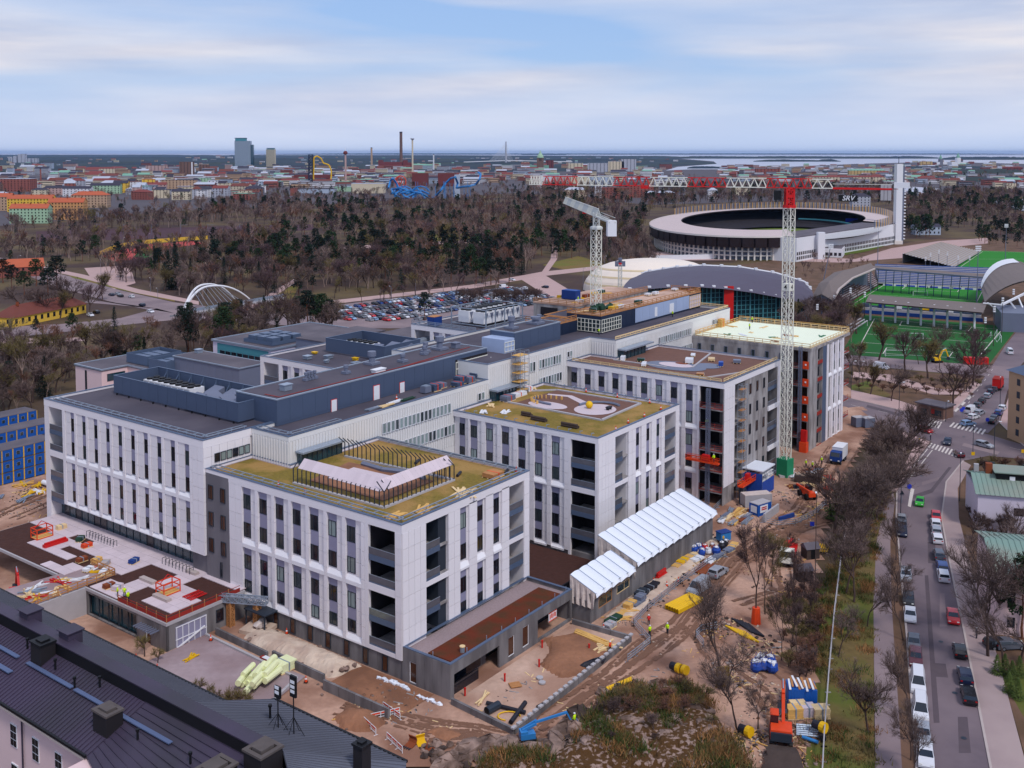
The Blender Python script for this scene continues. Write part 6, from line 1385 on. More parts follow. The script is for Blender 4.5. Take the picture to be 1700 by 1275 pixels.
def ppe(label,a,b,r,mat='aD',cat='pipe',z=.2,hollow=True,group='pipes on the ground'):
 p,q=P(*a,z),P(*b,z);t=tg('pipe',label,cat,p,0,group);m=MB();m.tube((0,0,r),q-p+Ve((0,0,r)),r,10);m.build('pipe',mat,t)
 d=(q-p).normalized();m=MB();m.tube(Ve((0,0,r))-d*.02,Ve((0,0,r))-d*.03,r*.8,10);m.build('opening','a7',t);return t  # pipe end is solid; black disc paints the shade inside it
ppe('long black pipe lying across the sand court',(808,1170),(872,1186),.28);ppe('black pipe leaning on the court wall',(848,1203),(872,1170),.32);ppe('thick grey drum pipe in the sand court',(808,1187),(828,1176),.55,'a2');ppe('short black pipe by the court wall',(892,1176),(916,1163),.22)
t=tg('hose','loop of yellow hose in the sand court','hose',P(845,1190,.2));m=MB();m.path([(1.5*cos(a*.4),1.1*sin(a*.4),.12)for a in range(12)],.09,6);m.build('coil','a4',t)
for i,(px,py)in enumerate(((772,1155),(838,1131),(900,1075),(895,1107),(978,1081))):t=tg('marker_post','short red pipe stub standing in the sand court','pipe stub',P(px,py,.2),0,'red pipe stubs');m=MB();m.lathe((0,0,0),[(.13,0),(.13,1.0)],8);m.build('pipe','a5',t);m=MB();m.lathe((0,0,1.0),[(.17,0),(.17,.12)],8);m.build('cap','a5',t)
for i,(px,py)in enumerate(((927,1103),(900,1134),(896,1126))):t=tg('manhole_ring','pale round manhole ring set in the sand court','manhole',P(px,py,.25),0,'manhole rings');m=MB();m.lathe((0,0,0),[(.5,0),(.5,.2),(.36,.22)],12);m.build('ring','a6',t)
stk('board_pile','long stack of yellow planks at the back of the sand court','timber pile',985,1062,'timber',4,6.5,.3,.16,head((970,1053),(1005,1068)),.3,z=.3,rows=3,jr=.04);stk('board_pile','jumbled pale planks beside the worker in orange','timber pile',1005,1075,'a3',4,4,.3,.14,.3,.6,z=.3,rows=3,jr=.8);stk('board_pile','small wooden pallet lying in the sand court','pallet',855,1136,'aA',4,1.6,.3,.1,.3,.05,z=.3,rows=1,jr=.02);stk('board_pile','crossed boards at the left end of the sand court','timber pile',800,1160,'a3',2,3.4,.2,.1,.9,.3,z=.3,rows=2,jr=.9)
t=tg('tarp_roll','dark tarpaulin bundle on the court wall','tarpaulin',P(985,1105,.2),.5);m=MB();m.blob((0,0,.5),2.4,.7,.5,jit=.25,nu=9);m.build('sheet','aD',t)
psn('worker in orange beside the plank heap in the sand court',1013,1083,.2,'a8',1.0);psn('worker in a lime suit walking on the haul road',1079,1056,.1,'lime',.6,1);psn('worker in a lime vest and dark trousers on the haul road',1108,1052,.1,'lime',2.4,0)
psn('worker in a dark coat beside the barrier on the haul road',1077,1038,.1,'a5',0)
def boom_lift(px,py,rot):
 t=tg('boom_lift','blue articulated boom lift on the haul road by the rock','boom lift',P(px,py,.1),rot);t.scale=(.62,)*3;o=(0,0,0)
 m=MB();m.box(-1.5,1.5,-1.1,1.1,.6,1.1);m.build('chassis','a2',t)
 m=MB();m.prism([(-1.9,-1.0),(1.2,-1.0),(1.2,1.0),(-1.9,1.0)],1.11,2.2);m.prism([(-1.9,-.9),(-.4,-.9),(-.4,.9),(-1.9,.9)],2.21,2.7);m.build('turret','aK',t)
 wh=MB();wh.tube((0,-.2,0),(0,.2,0),.5,12);wh=wh.mesh('wheel','tyre')
 for x in(-1.1,1.1):
  for y in(-1.2,1.2):lk('wheel',wh,t,(x,y,.5))
 m=MB();m.beam((-1.4,0,2.6),(1.6,0,3.7),.42,.5);m.beam((-1.4,.5,2.7),(1.8,.5,4.2),.3,.4);m.build('lower_boom','aK',t);m=MB();m.beam((1.4,0.2,3.9),(8.2,0,5.2),.36,.45);m.build('upper_boom','aK',t);m=MB();m.beam((8.1,0,5.25),(9.4,0,2.6),.26,.3);m.build('jib','aK',t)
 m=MB()
 for x in(9.3,10.5):
  for y in(-1,0,1):m.beam((x,y,2.0),(x,y,3.1),.07)
 for z in(2.5,3.1):
  for y in(-1,1):m.beam((9.3,y,z),(10.5,y,z),.07)
  for x in(9.3,10.5):m.beam((x,-1,z),(x,1,z),.07)
 m.box(9.25,10.55,-1.05,1.05,1.9,2.0);m.build('basket','aK',t)
 c,s=cos(rot),sin(rot);b_=P(px,py,.1);psn('worker in lime standing in the basket of the blue boom lift',0,0,base=(b_.x+6.1*c,b_.y+6.1*s,1.35),face=1)
boom_lift(878,1232,head((878,1232),(945,1222)))
for i,(px,py,mt_)in enumerate(((681,1238,'rust'),(700,1236,'a4'),(716,1247,'rust'))):
 t=tg('digger_bucket',('rusty digger bucket, left of three by the haul road','yellow digger bucket between two rusty ones','dark rusty digger bucket nearest the rock')[i],'digger bucket',P(px,py,.1),1+i,'digger buckets');m=MB();pr_=[(-.6,.1),(-.2,0),(.5,.15),(.7,.6),(.5,1.1),(.42,1.05),(.6,.6),(.45,.25),(-.2,.1)]
 for y in(-.6,.6):m.face([(x,y,z)for x,z in pr_])
 for k in range(len(pr_)):a,b=pr_[k],pr_[(k+1)%len(pr_)];m.face([(a[0],-.6,a[1]),(b[0],-.6,b[1]),(b[0],.6,b[1]),(a[0],.6,a[1])])
 m.build('shell',mt_,t);m=MB();[m.beam((-.6,y,.1),(-.95,y,.12),.12)for y in(-.5,-.17,.17,.5)];m.build('teeth','a2',t)
def exc(label,p,rot,body='a8',arm='a8',s=1.0,reach=0):
 t=tg('excavator',label,'excavator',p,rot,None);t.scale=(s,s,s);o=(0,0,0)
 for y in(-1.1,1.1):
  m=MB();pr_=[(-1.8,.45),(-1.5,.05),(1.5,.05),(1.8,.45),(1.5,.85),(-1.5,.85)];q=[(x,y-.28,z)for x,z in pr_],[(x,y+.28,z)for x,z in pr_]
  m.face(q[0]);m.face(q[1][::-1]);[m.face([q[0][k],q[0][(k+1)%6],q[1][(k+1)%6],q[1][k]])for k in range(6)];m.build('track','a7',t)
 m=MB();m.box(-1.2,1.2,-.8,.8,.5,1.0);m.build('undercarriage','a2',t)
 m=MB();m.box(-2.0,.9,-1.3,1.3,1.05,1.9);m.prism([(-2.0,-1.2),(-.3,-1.2),(-.3,1.2),(-2.0,1.2)],1.91,2.2);m.build('house',body,t);m=MB();m.box(-2.3,-2.01,-1.25,1.25,1.0,2.0);m.build('counterweight','a2',t)
 m=MB();m.prism([(-.2,.3),(1.1,.3),(1.3,1.25),(-.2,1.25)],1.91,3.1);c_=m.build('cab','car_glass',t);m=MB();m.box(-.25,1.25,.25,1.3,3.11,3.2);m.build('cab_roof',body,c_)
 m=MB();m.beam((.7,-.3,1.6),(2.2,-.3,4.6),.38,.6);m.beam((2.2,-.3,4.6),(4.0,-.3,5.2),.36,.5);m.build('boom',arm,t);m=MB();m.beam((3.9,-.3,5.3),(5.2+reach,-.3,2.2),.3,.42);m.build('stick',arm,t);m=MB();m.tube((1.2,-.3,1.9),(2.9,-.3,4.5),.1,6);m.tube((2.6,-.3,5.1),(4.0,-.3,5.6),.09,6);m.build('ram','steel',t)
 m=MB();pr_=[(5.2,2.2),(5.7,1.6),(5.4,.9),(4.6,.9),(4.9,1.3)];pr_=[(x+reach,z)for x,z in pr_];q=[(x,-.9,z)for x,z in pr_],[(x,.3,z)for x,z in pr_];m.face(q[0]);m.face(q[1][::-1]);[m.face([q[0][k],q[0][(k+1)%5],q[1][(k+1)%5],q[1][k]])for k in range(5)];m.build('bucket','a2',t)
 m=MB();m.box(1.9,2.1,-1.3,1.3,.1,.7);m.build('blade','rust',t)
 return t
exc('orange excavator with raised arm on the site track beside the fence',P(1296,1228,.1),head((1297,1222),(1294,1150)),s=1.05)
exc('red excavator beside the court at the left edge',W(-20,67.5,.1),TH+1.2,'a5','a5',.95)
exc('yellow mini excavator at the edge of the training pitch',P(1555,602),.3,'a4','a4',.9)
def bgs(label,px,py,mat,n=3,s=1.0,group='bulk bags',z=.1):
 t=tg('bulk_bag',label,'bulk bag',P(px,py,z),ru(0,1),group);m=MB();m.blob((0,0,.6*s),.62*s,.62*s,.62*s,jit=.12,nu=8,nv=5);m.build('sack',mat,t);m=MB();m.blob((0,0,1.1*s),.45*s,.45*s,.22*s,jit=.4,nu=7,nv=3);m.build('filling','a0',t);m=MB();[m.beam((a*.4*s,b*.4*s,1.0*s),(a*.25*s,b*.25*s,1.45*s),.06)for a in(-1,1)for b in(-1,1)];m.build('strap',mat,t);return t
for i,(px,py,mt_,s)in enumerate(((1152,918,'aJ',1.2),(1160,914,'aJ',1.1),(1165,923,'aJ',1.2),(1170,914,'a5',1.0),(1176,920,'a0',1.0),(1189,921,'aJ',1.3),(1182,912,'rust',1.0),(1198,912,'aD',1.2),(1204,907,'aD',1.1))):bgs('%s bulk bag in the store along the low concrete building'%{'aJ':'blue','a5':'red','a0':'white','rust':'brown','aD':'black'}[mt_],px,py,mt_,s=s,group='bulk bags by the low building')
for i,(px,py)in enumerate(((1255,1115),(1268,1113),(1282,1117),(1262,1105),(1278,1106))):bgs('blue bulk bag overflowing with white scrap beside the bare tree',px,py,'aJ',s=1.4,group='blue scrap bags')
t=tg('waste_skip','small blue wheeled bin at the end of the low building','bin',P(1201,898,.1),.5);m=MB();m.box(-1.2,1.2,-.8,.8,.3,1.8);m.build('body','aK',t);m=MB();m.box(-1.3,1.3,-.9,.9,1.81,1.95);m.build('lid','aM',t);m=MB();m.box(-.9,-.5,-.82,-.8,.8,1.4);m.build('label','a4',t)
t=tg('barrier_block','red plastic water barrier standing beside the low building','barrier',P(1098,958,.1),TH);m=MB();m.prism([(-1.6,-.35),(1.6,-.35),(1.6,.35),(-1.6,.35)],0,.5);m.prism([(-1.5,-.18),(1.5,-.18),(1.5,.18),(-1.5,.18)],.51,1.2);m.build('body','a5',t)
for i,(px,py,mt_,h_)in enumerate(((1064,990,'a2',.9),(1072,985,'a2',.7),(1080,980,'aD',.8),(1085,976,'aD',.6),(1063,998,'a1',1.0),(1046,1008,'timber',.8),(1058,1003,'a1',.4),(1018,1032,'aN',.6),(1012,1042,'a6',.7),(1150,925,'a3',.4),(1140,930,'timber',.5),(1133,935,'a4',.6),(1126,940,'timber',.4),(1157,930,'a0',.4),(1180,932,'a0',.3),(1192,925,'a1',.4),(1210,915,'a1',.4),(1216,908,'timber',.3))):plt({'a2':'dark steel bundle on the strip along the low building','aD':'black covered load on the strip along the low building','a1':'grey crate on the strip along the low building','timber':'timber load on the strip along the low building','aN':'dark green load on the strip along the low building','a6':'pale concrete blocks on the strip along the low building','a3':'pale timber load on the strip along the low building','a4':'yellow load on the strip along the low building','a0':'white load on the strip along the low building'}[mt_],P(px,py,.1),mt_,ru(1.0,1.8),.7,h_,'loads along the low building',TH+ru(-.15,.15),'steel')
for i,(px,py)in enumerate(((1030,1020),(1040,1015),(1028,1028))):stk('board_pile','loose yellow boards on the strip near the shelter end','timber pile',px,py,'timber',4,3.6,.2,.12,TH-.3*i,.5,z=.1,group='boards near the shelter',rows=2,jr=.4)
for i,(px,py)in enumerate(((1085,967),(1107,973),(1126,966),(1172,900),(1002,1045),(1016,1160-118))):cn('orange cone along the haul road fence',P(px,py,.1),'cones on the haul road')
t=tg('steel_plate','rusty brown puddle sheet on the strip beside the low building','sheet',P(1168,943,.15),TH+.2);m=MB();m.prism([(-3.2,-1),(2.6,-1.3),(3.4,.8),(-2.4,1.1)],0,.12);m.build('sheet','rust',t);m=MB();m.box(-3.4,-1,-1.7,-1.35,0,.3);m.build('edge','a0',t)
t=tg('sheet_pile_stack','stack of bright yellow corrugated sheets on the haul road','sheet stack',P(1135,1005,.1),head((1117,1014),(1152,996)));sh=MB();pr_=[(-1.5+k*.25,.12*(k%2))for k in range(13)]
for i in range(12):a,b=pr_[i],pr_[i+1];sh.face([(-3.4,a[0],a[1]),(3.4,a[0],a[1]),(3.4,b[0],b[1]),(-3.4,b[0],b[1])])
sh=sh.mesh('corrugated_sheet','a4');[lk('corrugated_sheet',sh,t,(0,0,.1+.12*k))for k in range(6)]
def sfn(label,pts,h=1.2,mat='steel',step=2.2,group='site fences',rails=(.4,.8,1.2),name='site_fence'):
 t=tg(name,label,'fence',P(*pts[0]),0,group);o_=P(*pts[0])
 for i in range(len(pts)-1):
  p,q=P(*pts[i])-o_,P(*pts[i+1])-o_;n=max(1,int((q-p).length/step));m=MB()
  for r_ in rails:m.beam(p+Ve((0,0,r_*h/1.2)),q+Ve((0,0,r_*h/1.2)),.07,.1)
  m.build('rail',mat,t);m=MB()
  for k in range(n+1):c=p+(q-p)*k/n;m.beam(c,c+Ve((0,0,h+.1)),.09);m.beam(c+Ve((-.4,0,.05)),c+Ve((.4,0,.05)),.2,.1)
  m.build('post',mat,t)
 return t
sfn('pale railing fence with a bend along the near side of the haul road',[(1042,1100),(1080,1070),(1052,1040),(1075,1015),(1130,970),(1175,938),(1205,925)]);sfn('pale railing fence sweeping round the far bend of the haul road',[(1265,868),(1290,874),(1320,872),(1350,858),(1372,838)]);sfn('pale railing fence round the pipe store',[(1168,1075),(1155,1060),(1165,1050),(1190,1045)],mat='steel')
sfn('pale railing fence left of the grey site cabin',[(1185,850),(1205,830),(1212,818)])
t=sfn('long grey site fence with a pole rail between the site and the street trees',[(1364,1320),(1368,1240),(1376,1130),(1385,1030),(1396,940),(1404,895)],2.0,'aI',3.2,None,(.35,1.15));m=MB();o_=P(1364,1320)
for a,b in(((1364,1320),(1368,1240)),((1368,1240),(1376,1130)),((1376,1130),(1385,1030)),((1385,1030),(1396,940)),((1396,940),(1404,895))):m.tube(P(*a)-o_+Ve((0,0,2.05)),P(*b)-o_+Ve((0,0,2.05)),.09,6)
m.build('pole_rail','a6',t)
car('silver van parked on the haul road beside the yellow sheets',P(1160,982,.12),head((1160,982),(1170,975))+pi,'silver','van','site vehicles',cat='van',name='parked_van');car('silver pickup car parked behind the silver van',P(1192,955,.12),head((1160,982),(1170,975)),'silver','suv','site vehicles')
def trk(label,p,rot,cabm,boxm,L=7.5,crane=None,box=True):
 t=tg('truck',label,'truck',p,rot,None);o=(0,0,0);wh=MB();wh.tube((0,-.16,0),(0,.16,0),.5,12);wh=wh.mesh('wheel','tyre')
 m=MB();m.box(-L/2,L/2-.2,-1.0,1.0,.6,.9);m.build('chassis','a2',t)
 for x in(L/2-1.1,-L/2+1.2,-L/2+2.5):
  for y in(-1.1,1.1):w_=lk('wheel',wh,t,(x,y,.5));hb=MB();hb.tube((0,-.18,0),(0,.18,0),.26,8);lk('rim',hb.mesh('rim','hub'),w_)
 m=MB();pr_=[(L/2-2.1,.91),(L/2,.91),(L/2,2.0),(L/2-.35,3.0),(L/2-2.1,3.1)];q=[(x,-1.22,z)for x,z in pr_],[(x,1.22,z)for x,z in pr_];m.face(q[0]);m.face(q[1][::-1]);[m.face([q[0][k],q[0][(k+1)%5],q[1][(k+1)%5],q[1][k]])for k in range(5)];cb_=m.build('cab',cabm,t)
 m=MB();m.face([(L/2+.01,-1.1,2.02),(L/2+.01,1.1,2.02),(L/2-.32,1.05,2.95),(L/2-.32,-1.05,2.95)]);[m.face([(L/2-1.3,s*1.235,1.95),(L/2-.25,s*1.235,1.95),(L/2-.4,s*1.235,2.75),(L/2-1.3,s*1.235,2.75)])for s in(-1,1)];m.build('windows','car_glass',cb_);m=MB();[m.box(L/2,L/2+.05,s*.9-.2,s*.9+.2,1.0,1.25)for s in(-1,1)];m.build('headlight','c4',cb_)
 if box:m=MB();m.box(-L/2-.3,L/2-2.3,-1.25,1.25,.95,3.7);m.build('box_body',boxm,t);m=MB();m.box(-L/2-.35,L/2-2.25,-1.28,1.28,3.71,3.8);m.build('box_roof','a0' if boxm!='a5' else 'aP',t)
 else:
  m=MB();m.box(-L/2-.3,L/2-3.2,-1.25,1.25,.95,1.15);m.box(-L/2-.3,-L/2-.2,-1.25,1.25,1.16,1.8);m.build('flatbed',boxm,t);m=MB();m.beam((L/2-2.6,0,1),(L/2-2.6,0,3.4),.5);m.beam((L/2-2.6,0,3.4),(-.5,.6,3.9),.4);m.beam((-.5,.6,3.7),(L/2-2.8,-.7,3.2),.3);m.blob((0,0,3.3),1.2,.9,.4,jit=.2);m.build('loader_crane',crane,t)
 return t
trk('white lorry with a folded red loader crane on the site road',P(1309,930,.1),head((1309,930),(1305,945)),'aH','a5',8.0,'a5',False);trk('white box lorry with a blue cab parked before the bare concrete wing',P(1392,766,.1),head((1402,757),(1384,775)),'aM','a0',7.0)
t=tg('telehandler','orange telescopic loader working beside the bare concrete wing','loader',P(1340,826,.1),head((1340,826),(1328,818)));o=(0,0,0);wh=MB();wh.tube((0,-.25,0),(0,.25,0),.7,12);wh=wh.mesh('wheel','tyre');[lk('wheel',wh,t,(x,y,.7))for x in(-1.5,1.5)for y in(-1,1)];m=MB();m.box(-2.3,2.1,-.8,.8,.8,1.7);m.build('body','a8',t);m=MB();m.box(-.6,.9,-.9,.1,1.71,2.7);m.build('cab','car_glass',t);m=MB();m.beam((-2.2,.6,2.0),(3.6,.6,1.9),.35,.4);m.build('boom','a8',t);m=MB();m.box(3.6,4.2,-.8,1.2,.8,1.6);m.build('bucket','a2',t)
ctn('pale grey site cabin with a round blue sign below the half clad wing',P(1255,838,.1),head((1235,842),(1285,838)),'a6',6,2.4,2.6,'site cabins by the wings',False,'b6');t=ctn('blue and white site cabin with a red sign before the grey cabin',P(1262,852,.1),head((1250,858),(1275,850)),'b0',4,2.2,2.5,'site cabins by the wings',False,'a6')
m=MB();m.box(-2.05,-2.04,-.8,.8,.6,2.0);m.box(-1.4,1.0,-1.16,-1.15,.6,2.1);m.build('sign_panel','a0',t);m=MB();m.box(-1.0,.6,-1.19,-1.17,1.5,1.75);m.box(-1.0,.6,-1.19,-1.17,1.1,1.35);m.build('sign_print','a5',t)
lwl('white concrete ramp wall beside the blue and white cabin',[UV(P(1268,868)),UV(P(1292,850))],1.8,.4,'a6');lwl('low concrete wall along the sunken ramp',[UV(P(1293,866)),UV(P(1318,858))],.9,.4,'aM')
t=scf('blue sheeted scaffold enclosure beside the half clad wing',P(1265,825,.1),6.5,4.5,5.5,2.0,'steel',TH,'a0');m=MB();m.box(-.06,-.02,0,4.5,0,5.0);m.box(0,6.5,-.06,-.02,0,3.2);m.build('sheeting','aJ',t);m=MB();m.box(-.2,6.7,-.2,4.7,5.52,5.75);m.build('roof_sheet','bJ',t)
for i in range(16):px,py=ru(1195,1240),ru(838,868);stk('board_pile','mixed timber and steel in the store below the open corner','board pile',px,py,RN.choice(('timber','a3','a0','rust','steel','a1','bX')),3,ru(2.4,5),.3,.16,TH+ru(-.3,.3),.4,z=.1,group='store below the open corner',rows=2)
for i in range(14):px,py=ru(1305,1375),ru(775,812);stk('board_pile','mixed timber heap before the bare concrete wing','board pile',px,py,RN.choice(('timber','a3','a0','rust','steel','a8')),3,ru(2,4.5),.3,.16,TH+ru(-1,1),.5,z=.1,group='heaps before the concrete wing',rows=2,jr=.5)
t=tg('skip','dark open waste skip beside the orange loader','skip',P(1340,800,.1),head((1325,803),(1352,806)));m=MB();m.prism([(-2.8,-1.1),(2.8,-1.1),(2.8,1.1),(-2.8,1.1)],0,1.5);m.build('body','aO',t);m=MB();[m.blob((x,ru(-.5,.5),1.5),.8,.6,.4,jit=.4,nu=6,nv=3)for x in(-2,-1,0,1,2)];m.build('rubble','aX',t)
for lab,px,py in(('worker in lime at the orange hoist cage',1338,775),('worker in lime right of the hoist cage',1349,778),('worker in lime beside the timber heap',1364,770)):psn(lab,px,py,.1,'lime',2)
for i,(px,py)in enumerate(((1425,707),(1440,708))):ctn(('small grey site toilet cabin nearest the concrete wing','small grey site toilet cabin nearest the street')[i],P(px,py,.1),.3,'a1',3,2.2,2.6,'grey site cabins by the street',False,'a6')
t=tg('blue_shed','open blue steel container heaped with boards beside the pole fence','container',P(1330,1168,.1),head((1315,1168),(1346,1170)));m=MB();m.box(-1.9,1.9,-1.3,1.3,.1,2.6);[m.box(-1.85+k*.37,-1.7+k*.37,-1.34,1.34,.2,2.5)for k in range(10)];m.build('wall','b0',t);bd=MB();bd.box(-.14,.14,-1.3,1.3,0,.12);bd=bd.mesh('board','aA');bw=MB();bw.box(-.14,.14,-1.4,1.4,0,.12);bw=bw.mesh('board','a0');[lk('board',bd if k%2 else bw,t,(-1.6+k*.36,ru(-.3,.5),2.62+(k%3)*.14),ru(-.1,.1))for k in range(10)]
for i,(px,py,mt_,lab)in enumerate(((1325,1183,'a3','plank covered crate left of the middle crate below the blue container'),(1318,1190,'timber','yellow timber crate beside the excavator'),(1340,1188,'aL','tall pale crate below the blue container'),(1362,1190,'a3','pale crate touching the pole fence'))):plt(lab,P(px,py,.1),mt_,1.1,.8,1.3,'crates by the pole fence',.1,'steel')
for i in range(6):ppe('grey steel pipe in the bundle beside the pole fence',(1322,1205+i*3.2),(1361,1208+i*3.4),.16,'steel','pipe',.1,True,'steel pipes by the fence')
ppe('bright blue pipe beside the pole fence',(1332,1226),(1358,1235),.22,'aK');ppe('black drain pipe upright against the pole fence',(1366,1232),(1364,1222),.45,'aD')
for i,(px,py)in enumerate(((1242,1222),(1365,1215),(1126,1116),(1136,1119))):t=tg('cable_drum',('yellow cap disc leaning by the tree left of the excavator','yellow drum on the pipe by the fence','yellow pipe end, left of the pair on the rock edge','yellow pipe end, right of the pair on the rock edge')[i],'drum',P(px,py,.1 if i!=1 else.8),0,'yellow drums');m=MB();m.tube((-.15,0,.7),(.25,-.5,.75),.7,12);m.build('drum','a4',t);m=MB();m.tube((-.2,.06,.7),(-.9,.8,.65),.55,10);m.build('pipe','aD',t)
for i in range(7):ppe('yellow gas pipe in the store under the bare trees',(1205+i*5,1040+i*1.5),(1235+i*4,1058+i*1.5),.14,'a4','pipe',.1,True,'yellow pipes under the trees')
for i in range(7):ppe('black plastic pipe in the store under the bare trees',(1215+i*4.5,1028+i*1.5),(1250+i*3,1052+i),.16,'aD','pipe',.1,True,'black pipes under the trees')
for i in range(5):ppe('long yellow pipe lying along the top of the rock',(1000,1146+i*1.6),(1048,1126+i*1.2),.13,'a4','pipe',.3,True,'yellow pipes on the rock edge')
for i in range(5):ppe('yellow pipe leaning by the garden sheds',(1356+i*4,918),(1362+i*4,904),.13,'a4','pipe',.1,True,'yellow pipes by the sheds')
for i,(px,py)in enumerate(((1333,962),(1345,925))):
 t=tg('garden_shed',('small dark wooden shed with a grey pitched roof near the white lorry','second small dark shed behind the first')[i],'shed',P(px,py,0),.25,'dark wooden sheds');m=MB();m.box(-1.3,1.3,-1.1,1.1,0,2.0);m.build('wall','aO',t);m=MB();[m.face([(-1.5,s*1.3,1.95),(1.5,s*1.3,1.95),(1.5,0,2.9),(-1.5,0,2.9)])for s in(-1,1)];[m.face([(x,-1.3,1.95),(x,1.3,1.95),(x,0,2.9)])for x in(-1.4,1.4)];m.build('roof','roof_grey',t);m=MB();m.box(-.5,.4,-1.13,-1.11,0,1.8);m.build('door','a7',t)
t=tg('tree_guard','green board leaning on the bare tree by the rock','board',P(1199,1142,.2),.2);m=MB();m.obox((0,0,1.6),(1.0,0,0),(0,.1,.05),(0,-.1,1.5));m.build('board','sedum',t)
z3=2.62
for r,(vf,ut,n)in enumerate(((131.2,21.4,8),(145.8,30,8),(160.4,33,6))):
 for k in range(n):
  for l in range(3):ctn('blue site cabin, %s of three in its stack in the %s row'%(('bottom','middle','top')[l],('front','middle','rear')[r]),W(ut-k*2.52,vf+3.0,.1+l*z3),TH+pi/2,'b0',6,2.45,2.6)
for i in range(10):stk('board_pile','clutter of pipes and timber before the blue cabins','board pile',0,0,RN.choice(('a4','timber','a0','steel')),3,ru(2,5),.25,.2,TH+ru(-.4,1.6),.4,base=W(ru(4,20),ru(118,128),.1),group='clutter before the cabins',rows=2,jr=.4)
t=uth('gas_tank','white cylindrical tank before the blue cabins','tank',(15.5,122,0));m=MB();m.tube((15.5,120.2,.8),(15.5,123.8,.8),.55,12);m.build('tank','a0',t);m=MB();m.box(15.1,15.9,120.7,121,0,.3);m.box(15.1,15.9,123,123.3,0,.3);m.build('foot','a2',t)
def bare_meshes(seed,H=1.0,levels=4,twig_n=900,trunk_r=.018,spread=.55,tw_w=.0035,tw_l=.075,mats=('bark','twig'),lean=0.0,fork=.28,n_main=(3,5)):
 """a leafless tree of height 1: (trunk and limbs mesh, crown of twigs mesh)"""
 r=random.Random(seed);t=MB();tips=[]
 def grow(p,d,L,rad,lv):
  n=3 if lv<2 else 2;q=p
  for i in range(n):
   d2=(d+Ve((r.uniform(-1,1),r.uniform(-1,1),r.uniform(-.3,.6)))*.16).normalized();e=q+d2*(L/n)
   t.tube(q,e,rad*(1-.28*i/n),6 if lv==0 else(5 if lv==1 else 3),0,rad*(1-.28*(i+1)/n),cap=False);q,d=e,d2
   if lv>=1:tips.append((q,d,lv))
   if lv>=1 and lv<levels and r.random()<.7:kid(q,d,L*.6,rad*.5,lv)
  if lv<levels:
   for _ in range(r.randint(*n_main)if lv==0 else r.randint(2,3)):kid(q,d,L*(.85 if lv==0 else.72),rad*.62,lv)
 def kid(q,d,L,rad,lv):
  a=d.orthogonal().normalized();a=(Matrix.Rotation(r.uniform(0,6.28),3,d)@a);sp_=spread*r.uniform(.6,1.25)
  nd=(d*cos(sp_)+a*sin(sp_)+Ve((0,0,.12))).normalized();grow(q,nd,L*r.uniform(.75,1.1),max(rad,.0008),lv+1)
 grow(Ve((0,0,0)),Ve((lean,0,1)).normalized(),fork,trunk_r,0)
 zm=max(v[2]for v in t.v);f=1/zm
 t.v=[(x*f,y*f,z*f)for x,y,z in t.v]
 tips=[(p*f,d,l)for p,d,l in tips];c=MB();wt=[l for*_,l in tips]
 for _ in range(twig_n):
  p,d,l=r.choices(tips,wt)[0];a=Ve((r.gauss(0,1),r.gauss(0,1),r.gauss(.35,.8)));nd=(d*.9+a*.6).normalized();L=tw_l*r.uniform(.5,1.4)
  p=p+Ve((r.gauss(0,.008),r.gauss(0,.008),r.gauss(0,.008)));s_=nd.cross(Ve((r.gauss(0,1),r.gauss(0,1),r.gauss(0,1)))).normalized()*tw_w*r.uniform(.6,1.3)
  c.face([p-s_,p+s_,p+nd*L])
 return t.mesh('trunk',mats[0]),c.mesh('crown',mats[1])
def pine_meshes(seed,n=900,mats=('bM','bO'),crown0=.42,w=.2,size=.035):
 r=random.Random(seed);t=MB();p=Ve((0,0,0));L=7
 for i in range(L):q=Ve((r.uniform(-.012,.012),r.uniform(-.012,.012),(i+1)/L*.97));t.tube(p,q,.016*(1-i/L*.8),6,0,.016*(1-(i+1)/L*.8),cap=False);p=q
 cl=[]
 for k in range(17):
  f=crown0+(1-crown0)*(k/16)**.9;rad=w*(1.08-((f-crown0)/(1-crown0))**1.6)*r.uniform(.5,1.1);a=k*2.4+r.uniform(-.5,.5);c=Ve((cos(a)*rad,sin(a)*rad,f+r.uniform(-.02,.03)))
  t.tube((0,0,f-.04),c,.006,3,0,.003,cap=False);cl.append((c,w*r.uniform(.34,.52)))
 cr=MB()
 for _ in range(n):
  c,s=r.choice(cl);d=Ve((r.gauss(0,1),r.gauss(0,1),r.gauss(0,.5))).normalized()*s*r.uniform(.35,1.0)**.5;p=c+d;p.z=min(p.z,1.0)
  a=Ve((r.gauss(0,1),r.gauss(0,1),r.gauss(.3,.6))).normalized()*size*r.uniform(.7,1.4);b=a.cross(Ve((r.gauss(0,1),r.gauss(0,1),r.gauss(0,1)))).normalized()*size*.55
  cr.face([p-b,p+b,p+a])
 return t.mesh('trunk',mats[0]),cr.mesh('crown',mats[1])
def spruce_meshes(seed,n=900,mats=('bark','bD'),w=.17,size=.035):
 r=random.Random(seed);t=MB();t.tube((0,0,0),(0,0,.97),.014,6,0,.002,cap=False);cr=MB()
 for _ in range(n):
  f=r.random()**.75;z=.08+.92*(1-f)if False else.06+.94*r.random()**1.25;rad=w*(1-z)**.85*r.uniform(.25,1.05)*(1+.22*sin(z*60));a=r.uniform(0,6.28)
  p=Ve((cos(a)*rad,sin(a)*rad,z));o_=Ve((cos(a),sin(a),-.45)).normalized()*size*r.uniform(.8,1.5);b=o_.cross(Ve((0,0,1))).normalized()*size*.5
  cr.face([p-b,p+b,p+o_])
 return t.mesh('trunk',mats[0]),cr.mesh('crown',mats[1])
